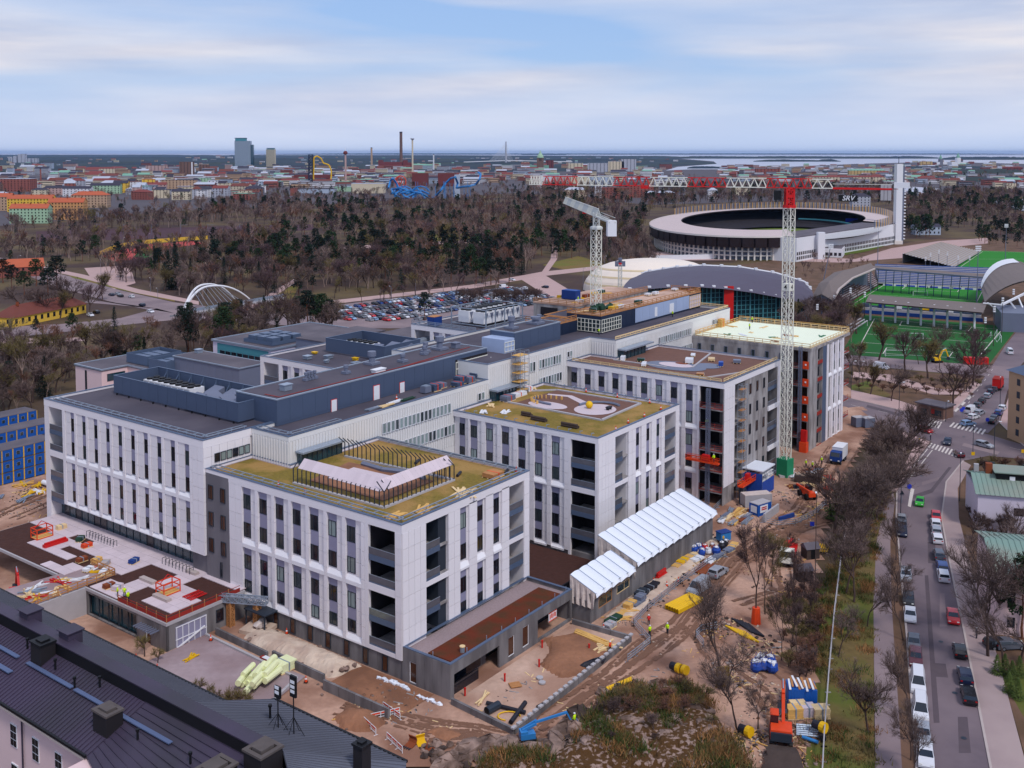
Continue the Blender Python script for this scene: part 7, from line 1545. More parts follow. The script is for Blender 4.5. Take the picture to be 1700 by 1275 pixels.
TREES={'street':[bare_meshes(s,levels=5,twig_n=2600,trunk_r=.0115,spread=.5,tw_w=.0015,tw_l=.055,mats=('bark','bC'),fork=.26)for s in(1,2,3)],'tall':[bare_meshes(s,levels=4,twig_n=1900,trunk_r=.010,spread=.36,tw_w=.002,tw_l=.07,mats=('bark','aV' if s==13 else 'twig'),fork=.34,n_main=(2,4))for s in(11,12,13)],'birch':[bare_meshes(s,levels=4,twig_n=900,trunk_r=.011,spread=.34,tw_w=.004,tw_l=.07,mats=('c1',('bN','bC','aV')[s%3]),fork=.4,n_main=(2,3))for s in(21,22,23)],'round':[bare_meshes(s,levels=4,twig_n=1700,trunk_r=.015,spread=.62,tw_w=.003,tw_l=.075,mats=('bark',('twig','c2','bC','aV')[s%4]),fork=.24)for s in(31,32,33,34)],'shrub':[bare_meshes(s,levels=3,twig_n=1000,trunk_r=.012,spread=.75,tw_w=.006,tw_l=.16,mats=('bark',('twig','bN','aV')[s%3]),fork=.12,n_main=(5,7))for s in(41,42,43)],'pine':[pine_meshes(s,1000,('bM',('bO','bD')[s%2]))for s in(51,52,53)],'spruce':[spruce_meshes(s,900)for s in(61,62)],'yew':[spruce_meshes(71,900,('bark','c3'),.4,.06)],}
LOWT={k:None for k in()}
def low(kind,seed):
 if kind=='bare':return bare_meshes(seed,levels=3,twig_n=190,trunk_r=.016,spread=.5,tw_w=.009,tw_l=.13,mats=(('bark','c1')[seed%2],('twig','c2','bC','bN','aV')[seed%5]),fork=.3,n_main=(3,4))
 if kind=='pine':return pine_meshes(seed,170,('bM',('bO','bD')[seed%2]),.35,.22,.085)
 return spruce_meshes(seed,160,('bark','bD'),.2,.08)
def tre(label,p,h,kind,k=0,rot=None,w=1.0,group=None,name=None,cat='tree'):
 tr,cw=TREES[kind][k%len(TREES[kind])]
 nm=name or{'street':'bare_tree','tall':'bare_tree','birch':'birch_tree','round':'bare_tree','shrub':'bare_shrub','pine':'pine_tree','spruce':'spruce_tree','yew':'evergreen_bush'}[kind]
 t=tg(nm,label,cat,(p[0],p[1],0),ru(0,6.28)if rot is None else rot,group);t.scale=(h*w,h*w,h);lk('trunk',tr,t);lk('crown',cw,t);return t
def ptr(label,px,py,top,kind,k=0,w=1.0,group=None):return tre(label,P(px,py),hgt(top,py),kind,k,None,w,group)
ORD='first second third fourth fifth sixth seventh eighth ninth tenth eleventh twelfth thirteenth fourteenth fifteenth sixteenth seventeenth eighteenth nineteenth'.split()
ptr('tall bare tree with an orange wrap round its trunk beside the site road',1255,1035,848,'tall',0,.9)
t=tg('trunk_wrap','orange plastic wrap round the foot of the tall bare tree','trunk wrap',P(1255,1035));m=MB();m.lathe((0,0,0),[(.8,0),(.62,2.6)],9);m.build('wrap','a8',t)
for i,(px,py,top,lab,k,w)in enumerate(((1197,1130,945,'bare tree standing between the haul road and the pipe store',0,1.0),(1223,1212,1075,'bare tree left of the excavator beside the rock',1,1.0),(1258,1212,1105,'thin bare tree right beside the orange excavator',2,.9),(1210,1140,1030,'bushy bare tree behind the pipe store',2,1.2))):ptr(lab,px,py,top,'street',k,w)
for i,(px,py,top)in enumerate(sorted(((1297,1097,985),(1323,1107,990),(1318,1000,905),(1270,1020,880),(1281,975,880),(1316,1070,960),(1345,1040,930)),key=lambda q:q[1])):ptr('%s slim bare tree from the garden sheds in the site thicket'%ORD[i],px,py,top,'tall',i,.9,'slim trees in the site thicket')
for i,(px,py,top)in enumerate(sorted(((1405,985,862),(1418,1000,872),(1392,1090,1000),(1442,1217,1085),(1440,1040,950)),key=lambda q:q[1])):ptr('%s bare tree from the crossing on the grass beside the pole fence'%ORD[i],px,py,top,'street',i,1.1,'trees on the grass verge')
for i,(px,py,top)in enumerate(sorted(((1489,1000,890),(1499,1063,950),(1509,1190,1075),(1512,1262,1140),(1487,930,855),(1515,1300,1190)),key=lambda q:q[1])):ptr('%s bare street tree from the crossing between footpath and parked cars'%ORD[i],px,py,top,'street',i+1,.95,'street trees along the footpath')
for i,(px,py,top)in enumerate(sorted(((1385,885,780),(1402,900,770),(1420,890,775),(1440,878,765),(1455,862,745),(1468,842,735),(1432,850,750),(1412,865,765),(1478,815,715),(1488,790,690),(1500,765,672),(1510,745,668),(1470,800,720),(1450,830,745),(1490,770,690),(1380,860,770),(1395,930,840),(1430,925,830)),key=lambda q:q[1])):ptr('%s bare tree from the crossing in the dense row along the site edge'%ORD[i],px,py,top,'round' if i%2 else 'street',i,1.15,'dense tree row by the crossing')
ptr('small dark evergreen at the edge of the dense bare tree row',1390,862,800,'yew',0)
for i,(px,py,top)in enumerate(sorted(((1433,640,590),(1459,598,528),(1480,666,600),(1502,617,545),(1540,628,560),(1548,598,535),(1582,672,600),(1604,650,585),(1615,640,560),(1618,600,540),(1430,610,565),(1415,625,570),(1560,610,560),(1445,655,600),(1525,605,560)),key=lambda q:q[1])):ptr('%s bare tree from the training pitch in the small park by the crossing'%ORD[i],px,py,top,'street' if i%2 else 'round',i,1.15,'trees in the small park')
for i in range(34):px=1415+i*6.2+ru(-2,2);py=628+(i%3)*9+(px-1415)*.07;tre('low bare hedge shrub in the small park',P(px,py),ru(1.6,2.8),'shrub',i,None,1.3,'hedge shrubs in the small park','hedge_shrub','shrub')
for i,(px,py,top)in enumerate(sorted(((1640,1090,880),(1655,1050,895),(1630,985,870),(1648,960,855),(1670,930,845),(1690,900,835),(1612,905,845),(1665,1110,960),(1695,1100,1010)),key=lambda q:q[1])):ptr('%s rust brown bare tree from the green roofed house in the garden'%ORD[i],px,py,top,'round' if i%2 else 'street',i,1.05,'garden trees by the houses')
for i in range(26):px,py=ru(1605,1700),ru(845,905);tre('rust brown shrub in the garden of the green roofed house',P(px,py),ru(2.2,4.5),'shrub',1+(i%2)*0,None,1.1,'garden shrubs','garden_shrub','shrub')
for i in range(8):tre('rust brown shrub behind the green roofed house',P(ru(1620,1700),ru(775,790)),ru(2.5,4),'shrub',i,None,1.1,'garden shrubs behind the house','garden_shrub','shrub')
for i,(px,py)in enumerate(((1655,1120),(1668,1118),(1680,1130),(1692,1122),(1675,1150),(1690,1160))):tre('dark evergreen bush by the house on the right edge',P(px,py),3.0,'yew',0,None,.9,'evergreen bushes by the house','evergreen_bush','bush')
ptr('dark pine at the right edge beside the pale house',1697,1060,920,'pine',1)
for i,(px,py)in enumerate(((345,1165),(360,1172),(375,1180),(388,1185),(400,1190),(240,1090),(262,1102),(330,1155))):tre('small bare bush on the brown path behind the dark roof',P(px,py),ru(2.2,3.6),'shrub',0,None,.9,'bushes behind the dark roof','bare_shrub','shrub')
for i in range(36):
 px=ru(1300,1360);py=ru(985,1130)
 tre('tangled undergrowth shrub in the site thicket',P(px,py),ru(1.5,3.6),'shrub',i,None,1.2,'undergrowth in the site thicket','bare_shrub','shrub')
for i in range(20):px=ru(1380,1470);py=ru(800,950)if px<1440 else ru(770,870);tre('undergrowth shrub below the dense tree row',P(px,py),ru(1.5,3.2),'shrub',i,None,1.3,'undergrowth of the tree row','bare_shrub','shrub')
for i,(px,py,top,k)in enumerate(sorted(((510,550,483,'pine'),(535,553,488,'pine'),(495,548,492,'pine'),(548,552,498,'pine'),(520,545,490,'pine'),(395,548,497,'pine'),(300,545,508,'pine'),(315,550,502,'pine'),(460,560,515,'spruce'),(305,560,512,'pine'),(292,480,400,'spruce'),(280,480,415,'spruce'),(190,550,508,'spruce'),(120,560,520,'pine'),(60,560,530,'pine'),(240,600,560,'spruce'),(75,660,590,'spruce'),(65,650,600,'spruce'),(15,650,600,'pine')),key=lambda q:q[1])):ptr('%s dark conifer from the running track towards the hospital'%ORD[i],px,py,top,k,i,1.2,'conifers near the footbridge')
for i,(px,py,top)in enumerate(sorted(((95,480,425),(60,475,430),(20,480,440),(5,470,430),(40,490,450),(80,490,445)),key=lambda q:q[1])):ptr('%s dark pine from the red roofed house behind the yellow house'%ORD[i],px,py,top,'pine',i,1.4,'pines behind the yellow house')
for i,(px,py,top)in enumerate(sorted(((120,520,455),(150,525,470),(40,525,470),(75,530,475),(100,528,480),(170,500,450)),key=lambda q:q[1])):ptr('%s spreading bare tree from the avenue beside the yellow house'%ORD[i],px,py,top,'round',i,1.1,'bare trees by the yellow house')
ptr('dark pine standing in the packed car park',705,532,485,'pine',2,1.1);
for i,(px,py)in enumerate(sorted(((800,470),(815,473),(828,470),(845,470),(790,472),(808,462)),key=lambda q:q[1])):ptr('%s pine from the park road at the head of the car park'%ORD[i],px,py,py-42,'pine',i,1.3,'pines at the head of the car park')
for i in range(16):px=760+i*9;ptr('purple brown bare tree at the car park edge',px,505+ru(-6,10),478,'round',1,1.5,'bare trees at the car park edge')
WOODS=[([(-60,700),(-60,606),(120,598),(220,566),(300,545),(420,545),(560,548),(560,560),(420,590),(300,600),(130,640),(70,690)],17,(.5,.05,.04,.41),(9,15)),([(420,500),(480,470),(540,440),(640,425),(760,420),(860,425),(905,440),(860,458),(760,474),(640,486),(540,497),(440,508)],9.5,(.52,.14,.05,.29),(10,16)),([(400,420),(540,395),(700,375),(920,372),(1060,380),(1075,420),(1000,436),(940,430),(905,440),(860,425),(760,420),(640,425),(540,440),(480,470),(430,495),(400,470)],6.5,(.5,.3,.08,.12),(10,16)),([(160,430),(240,432),(330,402),(420,392),(520,385),(540,395),(400,420),(400,470),(430,500),(330,498),(220,478),(160,450)],7,(.68,.1,.07,.15),(9,14)),([(-100,442),(-60,405),(60,402),(200,398),(340,400),(240,405),(170,425),(150,446),(80,440)],6,(.85,.06,.03,.06),(9,14)),([(-100,400),(100,372),(180,365),(300,352),(400,345),(500,348),(520,372),(400,376),(200,381),(60,385)],4.6,(.86,.07,.04,.03),(10,15)),([(380,345),(470,335),(560,336),(700,340),(860,335),(960,338),(1080,352),(1075,372),(920,372),(700,375),(520,386),(500,350)],3.4,(.66,.22,.08,.04),(9,14)),([(860,318),(960,312),(1080,318),(1200,314),(1350,314),(1480,312),(1480,340),(1350,338),(1200,340),(1090,350),(960,338),(860,335)],2.2,(.82,.08,.08,.02),(10,16)),([(1500,400),(1500,330),(1600,320),(1780,330),(1780,352),(1700,356),(1660,372),(1580,380),(1560,392)],4.5,(.66,.26,.04,.04),(9,14)),([(1640,410),(1600,392),(1650,375),(1800,360),(1800,420)],4.5,(.6,.34,.02,.04),(8,12)),([(1295,470),(1330,436),(1420,428),(1450,442),(1400,452),(1340,470)],7,(.95,.02,0,.03),(3,6)),([(1300,560),(1300,510),(1350,505),(1380,500),(1430,500),(1438,530),(1405,580),(1330,575)],12,(.9,.02,.02,.06),(7,12)),([(1040,430),(1075,420),(1100,445),(1010,470),(1000,440)],7,(.85,.05,.05,.05),(7,11)),([(540,512),(640,496),(760,483),(850,470),(856,478),(760,490),(640,503),(545,522)],11,(.9,.04,0,.06),(7,11)),]
cand=[];rw=random.Random(5)
for poly,dens,mix,hh_ in WOODS:
 gp=[tuple(P(x,y)[:2])for x,y in poly];xs,ys=[p[0]for p in gp],[p[1]for p in gp]
 A_=abs(sum(gp[i][0]*gp[i-1][1]-gp[i-1][0]*gp[i][1]for i in range(len(gp))))/2;n=int(A_/1000*dens*1.1);n=min(n,3200);got=0;tries=0
 while got<n and tries<n*12:
  tries+=1;x,y=rw.uniform(min(xs),max(xs)),rw.uniform(min(ys),max(ys))
  if not in_poly(x,y,gp):continue
  if sin(x*.021+1.3)*sin(y*.017)+sin(x*.053+y*.031)*.5<-.75:continue
  got+=1;pcl=sin(x*.013+y*.004)+sin(y*.019-x*.008);mm=(mix[0],mix[1]*(4.2 if pcl>.5 else.45),mix[2],mix[3]);kd=rw.choices(('bare','pine','spruce','birch'),mm)[0]
  cand.append((y,x,kd,hh_[0]*.75+(hh_[1]*1.15-hh_[0]*.75)*rw.random()**1.3*(1.12 if kd=='spruce' else 1),rw.random()))
def built(x,y):
 u,v=UV((x,y,0));return(-60<u<180 and v<103)or(45<u<135 and 110<v<174)or(-20<u<38 and 112<v<170)
cand=[c for c in cand if not built(c[1],c[0])]
cand.sort(key=lambda c:c[0]/c[3])
near,rest=cand[:290],cand[290:]
LB_={'bare':('leafless brown tree in the wood behind the hospital','round','leafless trees of the wood'),'birch':('pale trunked leafless birch in the wood behind the hospital','birch','birches of the wood'),'pine':('dark green pine in the wood behind the hospital','pine','pines of the wood'),'spruce':('dark pointed spruce in the wood behind the hospital','spruce','spruces of the wood')}
for i,(y,x,kd,h,q)in enumerate(near):l,k,g_=LB_[kd];tre(l,(x,y),h,k,int(q*12),q*40,1.15,g_)
def scatter(name,pts,protos,label=None):
 """one object: tree meshes instanced on its points by geometry nodes"""
 src=bpy.data.collections.new(name+'_kinds')
 for a,b in protos:
  ma,mb_=a,b;me=bpy.data.meshes.new('tree_kind');nv=len(ma.vertices)+len(mb_.vertices)
  co=np.empty(len(ma.vertices)*3,'f');ma.vertices.foreach_get('co',co);co2=np.empty(len(mb_.vertices)*3,'f');mb_.vertices.foreach_get('co',co2)
  va=co.reshape(-1,3).tolist()+co2 .reshape(-1,3).tolist();k=len(ma.vertices)
  fa=[tuple(p.vertices)for p in ma.polygons]+[tuple(v+k for v in p.vertices)for p in mb_.polygons]
  me.from_pydata(va,[],fa);me.materials.append(ma.materials[0]);me.materials.append(mb_.materials[0]);me.polygons.foreach_set('material_index',[0]*len(ma.polygons)+[1]*len(mb_.polygons));me.update()
  o=bpy.data.objects.new('tree_kind',me);src.objects.link(o)
 me=bpy.data.meshes.new(name);me.from_pydata([(x,y,0)for(x,y,h,k,r)in pts],[],[])
 for an,ty,vals in(('h','FLOAT',[p[2]for p in pts]),('k','INT',[p[3]for p in pts]),('r','FLOAT',[p[4]for p in pts])):me.attributes.new(an,ty,'POINT').data.foreach_set('value',vals)
 o=lk(name,me,kind='stuff',label=label);ng=bpy.data.node_groups.new(name,'GeometryNodeTree');ng.interface.new_socket('Geometry',in_out='INPUT',socket_type='NodeSocketGeometry');ng.interface.new_socket('Geometry',in_out='OUTPUT',socket_type='NodeSocketGeometry')
 gi,go=nn(ng,'NodeGroupInput'),nn(ng,'NodeGroupOutput');ip=nn(ng,'GeometryNodeInstanceOnPoints');ci=nn(ng,'GeometryNodeCollectionInfo');ci.inputs['Collection'].default_value=src;ci.inputs['Separate Children'].default_value=True;ci.inputs['Reset Children'].default_value=True
 def at(n_,ty):a=nn(ng,'GeometryNodeInputNamedAttribute',data_type=ty);a.inputs['Name'].default_value=n_;return a.outputs[0]
 cx=nn(ng,'ShaderNodeCombineXYZ');ng.links.new(at('r','FLOAT'),cx.inputs[2]);er=nn(ng,'FunctionNodeEulerToRotation');ng.links.new(cx.outputs[0],er.inputs[0])
 ng.links.new(gi.outputs[0],ip.inputs['Points']);ng.links.new(ci.outputs[0],ip.inputs['Instance']);ip.inputs['Pick Instance'].default_value=True;ng.links.new(at('k','INT'),ip.inputs['Instance Index']);ng.links.new(er.outputs[0],ip.inputs['Rotation']);ng.links.new(at('h','FLOAT'),ip.inputs['Scale']);ng.links.new(ip.outputs[0],go.inputs[0])
 md=o.modifiers.new('scatter','NODES');md.node_group=ng;return o
protos=[low('bare',s)for s in(101,102,103,104,105,106,107,108)]+[low('pine',s)for s in(111,112,113)]+[low('spruce',s)for s in(121,122)]
def pk(kd,q):return{'bare':int(q*79)%8,'birch':(1,3,5,7)[int(q*40)%4],'pine':8+int(q*30)%3,'spruce':11+int(q*20)%2}[kd]
scatter('wood',[(x,y,h*1.12,pk(kd,q),q*40)for(y,x,kd,h,q)in rest],protos,'mixed wood of bare trees and pines behind the hospital')
wpl('stadium_apron',[(1300,585),(1412,590),(1560,604),(1650,604),(1700,560),(1760,480),(1740,400),(1560,396),(1300,430),(1000,470),(960,500),(1000,540)],-0.01,'b4')
wpl('pitch_runoff',[(1436,523),(1690,543),(1640,607),(1395,588)],0.02,'bI')
wpl('training_pitch',[(1444,526.5),(1675,546),(1629,599),(1412,586.5)],0.03,'bI')
wpl('stadium_pitch',[(1463.6,471),(1640,480.6),(1620,522),(1402,508)],0.03,'turf')
wpl('far_pitch',[(1628,416),(1760,421),(1760,440),(1640,455),(1582,447)],0.03,'turf')
mk2=MB()
def lines(quad,inner,z=.09,w=.35):
 q=[P(x,y,z)for x,y in quad]
 f=lambda a,b:(q[0]*(1-a)+q[1]*a)*(1-b)+(q[3]*(1-a)+q[2]*a)*b
 for(a0,b0,a1,b1)in inner:stp(mk2,f(a0,b0),f(a1,b1),w)
box_=[(.04,.04,.96,.04),(.04,.96,.96,.96),(.04,.04,.04,.96),(.96,.04,.96,.96),(.04,.5,.96,.5),(.25,.04,.25,.18),(.75,.04,.75,.18),(.25,.18,.75,.18),(.25,.96,.25,.82),(.75,.96,.75,.82),(.25,.82,.75,.82),(.04,.27,.96,.27),(.04,.73,.96,.73)]
lines([(1444,526.5),(1675,546),(1629,599),(1412,586.5)],box_);lines([(1463.6,471),(1640,480.6),(1620,522),(1402,508)],box_[:11]);lines([(1628,416),(1760,421),(1760,440),(1582,447)],box_[:5])
lk('pitch_lines',mk2 .mesh('pitch_lines','bU'),kind='structure')
def goal(label,px,py,rot,w=7.3):
 t=tg('goal',label,'goal',P(px,py),rot,'football goals');m=MB()
 for s in(-w/2,w/2):m.beam((s,0,0),(s,0,2.4),.14);m.beam((s,0,2.4),(s,1.6,0),.1)
 m.beam((-w/2,0,2.4),(w/2,0,2.4),.14);m.beam((-w/2,1.6,.1),(w/2,1.6,.1),.08);m.build('frame','a0',t)
for lab,px,py,r_ in(('white goal on the near side line of the training pitch',1487,592,-.08),('white goal in the middle of the training pitch',1517,563,-.08),('white goal at the right end of the training pitch',1661,566,1.2),('white goal on the near edge of the stadium pitch',1528,491,-.1),('white goal at the far edge of the stadium pitch',1556,473,-.1)):goal(lab,px,py,r_)
for i in range(12):px,py=ru(1470,1630),ru(476,490);t=tg('person','small player in dark kit on the stadium pitch','person',P(px,py),0,'players on the stadium pitch');m=MB();m.lathe((0,0,0),[(.16,0),(.2,.5),(.24,.9),(.3,1.4),(.12,1.5),(.14,1.7)],6);m.build('body','trousers',t)
def snd(label,poly_lo,zlo,poly_hi,zhi,n,mat,name='grandstand',group=None,cat='grandstand'):
 """raked rows from the front line (two points) to the back line"""
 t=tg(name,label,cat,poly_lo[0],0,group);o_=Ve(poly_lo[0]);m=MB();st=MB()
 for k in range(n):
  f0,f1=k/n,(k+1)/n;A=lambda f,i:Ve((*(Ve(poly_lo[i][:2])*(1-f)+Ve(poly_hi[i][:2])*f),0));z0,z1=zlo+(zhi-zlo)*f0,zlo+(zhi-zlo)*f1
  a,b,c,d=A(f0,0),A(f0,1),A(f1,1),A(f1,0);q=lambda p,z:(p.x-o_.x,p.y-o_.y,z)
  m.face([q(a,z0),q(b,z0),q(b,z1),q(a,z1)]);m.face([q(a,z1),q(b,z1),q(c,z1),q(d,z1)])
  e0=A(f0+(f1-f0)*.3,0);e1=A(f0+(f1-f0)*.3,1);st.beam((e0 .x-o_.x,e0 .y-o_.y,z1+.25),(e1 .x-o_.x,e1 .y-o_.y,z1+.25),.45,.35)
 a,b,c,d=A(1,0),A(1,1),A(0,1),A(0,0);m.face([(a.x-o_.x,a.y-o_.y,zhi),(b.x-o_.x,b.y-o_.y,zhi),(b.x-o_.x,b.y-o_.y,0),(a.x-o_.x,a.y-o_.y,0)])
 m.build('terrace','a6',t);st.build('seat_row',mat,t);return t,o_
t,o_=snd('far grandstand of the football stadium with blue seats under a thin roof',[P(1458,474),P(1640,482)],1.2,[P(1452,464),P(1648,471)],9,12,'cL')
m=MB();z=12.5
a,b,c,d=P(1452,446,12.5),P(1646,462,12.5),P(1650,456,13),P(1448,441,13);m.face([p-o_ for p in(a,b,c,d)]);m.face([p-o_-Ve((0,0,.5))for p in(d,c,b,a)]);m.build('roof','bA',t);m=MB();m.beam(a-o_,b-o_,.5,.7);m.build('roof_edge','a1',t);m=MB()
for k in range(14):p=a+(b-a)*((k+.5)/14)-o_;m.beam(p,Ve((p.x+1.5,p.y+5,0)),.35)
m.build('column','aG',t);m=MB();p,q=P(1466,472.5,.6)-o_,P(1638,481,.6)-o_;m.beam(p,q,.2,1.3);m.build('advert_board','a0',t);m=MB()
for k in range(9):c=p+(q-p)*(k+.5)/9-Ve((0,.16,0));m.obox(c,(q-p)/26,(0,.02,0),(0,0,.4))
m.build('advert_print','aQ',t)
t,o_=snd('left grandstand of the football stadium with mixed seats under a sweeping roof',[P(1404,506),P(1458,475)],1.0,[P(1376,497),P(1440,466)],8.5,12,'cM')
m=MB();ed=[P(1383,499,8),P(1393,480,11),P(1415,462,13),P(1452,446.5,13)];bk=[P(1347,494,6),P(1360,470,11.5),P(1385,452,14),P(1440,440,14)];md_=[(a+b)/2+Ve((0,0,2.2))for a,b in zip(ed,bk)]
for r0,r1 in((ed,md_),(md_,bk)):
 for k in range(3):m.face([r0[k]-o_,r0[k+1]-o_,r1[k+1]-o_,r1[k]-o_]);m.face([r1[k]-o_-Ve((0,0,.4)),r1[k+1]-o_-Ve((0,0,.4)),r0[k+1]-o_-Ve((0,0,.4)),r0[k]-o_-Ve((0,0,.4))])
m.build('roof','bA',t);m=MB();m.path([p-o_ for p in ed],.55,6);m.build('roof_edge','aY',t);m=MB()
for p in bk+md_:m.beam(p-o_-Ve((0,0,.5)),Ve((p.x-o_.x,p.y-o_.y,0)),.5)
for k in range(3):m.face([(bk[k].x-o_.x,bk[k].y-o_.y,0),(bk[k+1].x-o_.x,bk[k+1].y-o_.y,0),bk[k+1]-o_-Ve((0,0,2)),bk[k]-o_-Ve((0,0,2))])
m.build('column','a1',t)
t=tg('grandstand','near grandstand of the football stadium seen from behind under a long flat grey roof','grandstand',P(1420,525));o_=P(1420,525);m=MB();a,b,c,d=P(1437,501,9),P(1632,519,9),P(1638,504,10.5),P(1443,489,10.5);m.face([p-o_ for p in(a,b,c,d)]);m.face([p-o_-Ve((0,0,.5))for p in(d,c,b,a)]);m.build('roof','bA',t);m=MB()
for k in range(9):p=(d*.4+a*.6)+((c*.4+b*.6)-(d*.4+a*.6))*((k+.3)/9)-o_;m.beam(p,Ve((p.x,p.y,0)),.7)
m.build('column','a0',t);m=MB();p,q=P(1428,520)-o_,P(1632,535)-o_;m.beam(p+Ve((0,2,1.6)),q+Ve((0,2,1.6)),3.0,2.6);m.build('deck','a6',t);m=MB();m.beam(p+Ve((0,2,3.4)),q+Ve((0,2,3.4)),.3,1.0);m.build('parapet','aE',t);m=MB();m.beam(p+Ve((0,.2,.9)),q+Ve((0,.2,.9)),.5,1.6);m.build('seat_row','aM',t);m=MB()
for k,mt_ in enumerate(('a4',)):c=p+(q-p)*.55+Ve((0,1.5,4.2));m.obox(c,(q-p)/24,(0,.1,0),(0,0,.8));m.build('banner','a4',t)
for k in range(7):m=MB();c=p+(q-p)*((k+.4)/7.2)+Ve((0,1.8,4.0));m.obox(c,(q-p)/40,(0,.8,0),(0,0,.8));m.build('kiosk_box',('aE','aM','a0')[k%3],t)
t=tg('grandstand','right grandstand of the football stadium under a big barrel roof with a white edge','grandstand',P(1680,540));o_=P(1680,540);n=9;m=MB();e=MB()
ra=[P(1628+14*f+40*f*f,474-44*sin(f*pi/2),11+7*sin(f*pi/2))for f in[k/n for k in range(n+1)]]
rb=[P(1635+60*f+40*f*f,502-44*sin(f*pi/2)+6*f,11+7*sin(f*pi/2))for f in[k/n for k in range(n+1)]]
for k in range(n):m.face([ra[k]-o_,ra[k+1]-o_,rb[k+1]-o_,rb[k]-o_]);m.face([rb[k]-o_-Ve((0,0,.6)),rb[k+1]-o_-Ve((0,0,.6)),ra[k+1]-o_-Ve((0,0,.6)),ra[k]-o_-Ve((0,0,.6))])
rr_=P(1800,470,16),P(1800,500,12);m.face([ra[n]-o_,rr_[0]-o_,rr_[1]-o_,rb[n]-o_]);m.build('roof','bA',t)
for k in range(n):e.face([ra[k]-o_+Ve((0,0,.25)),ra[k+1]-o_+Ve((0,0,.25)),ra[k+1]*.78+rb[k+1]*.22-o_+Ve((0,0,.3)),ra[k]*.78+rb[k]*.22-o_+Ve((0,0,.3))])
e.build('roof_edge','a0',t);m=MB();m.beam(P(1632,503,11)-o_,P(1663,506,10.5)-o_,.5);m.beam(P(1663,506,10.5)-o_,P(1720,478,14)-o_,.8);m.build('roof_beam','a0',t);m=MB()
for(x0,y0,z0_,x1,y1)in((1676,500,11,1712,545),(1690,493,12,1712,545),(1663,506,10.3,1662,536),(1640,503,10.8,1660,520)):m.beam(P(x0,y0,z0_)-o_,P(x1,y1,0)-o_,.55)
m.build('strut','a0',t);m=MB();m.obox(P(1725,530,4)-o_,(16,-4,0),(4,12,0),(0,0,4));m.build('rear_block','a1',t)
t,o_=snd('open concrete seating bank beside the far pitch',[P(1584,446),P(1628,420)],1.0,[P(1498,437),P(1560,416)],6.5,16,'cN','seating_bank',None,'seating')
for i in range(3):sm=tg('bleacher','row of long benches at the left end of the training pitch','bleacher',P(1410+i*4,548-i*1),0,'benches at the training pitch');m=MB();p,q=P(1400+i*7,545+i*2,1+i*.7)-sm.location,P(1430+i*5,528+i*2,1+i*.7)-sm.location;m.beam(p,q,.5,.25);m.beam(p,Ve((p.x,p.y,0)),.2);m.beam(q,Ve((q.x,q.y,0)),.2);m.build('bench','a6',sm)
def fld(label,px,py,top,n=3,group='floodlight masts',mat='a2',lean=0):
 p=P(px,py);h=hgt(top,py);t=tg('floodlight',label,'floodlight',p,0,group);m=MB();m.tube((0,0,0),(lean,0,h),.28 if h>20 else.16,6,r2=.14 if h>20 else.1);m.build('mast',mat,t);m=MB();w=2.6 if h>20 else.9
 for k in range(n):m.box(lean-w/2,lean+w/2,-.25,.15,h-.9*k-.4,h-.9*k+.15)
 m.build('lamp_head','a0',t)
for i,(px,py,top,ln)in enumerate(((1621,521,408,0),(1362,492,405,5),(1457,440,378,0),(1669,432,372,0))):fld(('tall floodlight mast at the near right corner of the stadium pitch','tall leaning floodlight mast beside the arched hall','tall floodlight mast behind the left grandstand','tall floodlight mast beside the far pitch')[i],px,py,top,3,'tall floodlight masts','a1',ln)
for i,(px,py,top)in enumerate(((1384,537,490),(1356,555,505),(1411,530,478),(1649,575,508),(1663,558,494),(1681,540,480),(1635,560,527),(1435,525,485),(1544,450,420),(1558,447,415),(1572,450,418),(1590,455,425),(1609,453,425),(1536,452,427))):fld('floodlight pole beside the pitches',px,py,top,3,'pitch floodlights','aO' if i<8 else 'a1')
for i,(px,py)in enumerate(((1645,560),(1655,556))):t=tg('stacked_goals','white goal frames parked at the right end of the training pitch','goal',P(px,py),1.1,'parked goal frames');m=MB();[m.beam((a,0,0),(a,0,2),.1)for a in(-2,2)];m.beam((-2,0,2),(2,0,2),.1);[m.beam((a,0,2),(a,1,0),.08)for a in(-2,2)];m.build('frame','a0',t)
t=tg('sports_hall','dark arched sports hall with a tall teal glass front and a red panel','sports hall',(170,430,0));o_=Ve((170,430,0));n=16
def at_y(px,py,Y):d=Ve(((px-850)/FPX,0,0))+_up*((_CY-py)/FPX)+_fw;return CPOS+d*(Y/d.y)
nearp=[(1030,484),(1100,478),(1163,477),(1205,480),(1250,486),(1293,494),(1330,503),(1352,512)];farp=[(1060,462),(1071,452),(1120,444),(1167,441),(1230,444),(1289,454),(1335,468),(1347,482)]
na=[at_y(x,y,425+(x-1030)*.09)for x,y in nearp];fa_=[at_y(x,y,505-(x-1060)*.12)for x,y in farp];m=MB()
for k in range(7):
 for j in range(4):
  A=lambda i,f:na[i]*(1-f)+fa_[i]*f+Ve((0,0,2.6*sin(f*pi)))-o_
  m.face([A(k,j/4),A(k+1,j/4),A(k+1,(j+1)/4),A(k,(j+1)/4)])
m.build('roof','cI',t);m=MB();m.path([p-o_+Ve((0,0,.2))for p in fa_],.5,5);m.build('roof_edge','a0',t);m=MB()
for k in range(15):f=(k+.5)/15*6.99;i=int(f);g_=f-i;p=fa_[i]*(1-g_)+fa_[i+1]*g_-o_;m.box(p.x-.7,p.x+.7,p.y-1,p.y+1,p.z-.5,p.z+1);p=na[i]*(1-g_)+na[i+1]*g_-o_;m.box(p.x-.7,p.x+.7,p.y+1.5,p.y+3,p.z+.3,p.z+1)
m.build('skylight','a0',t);m=MB();g2=MB()
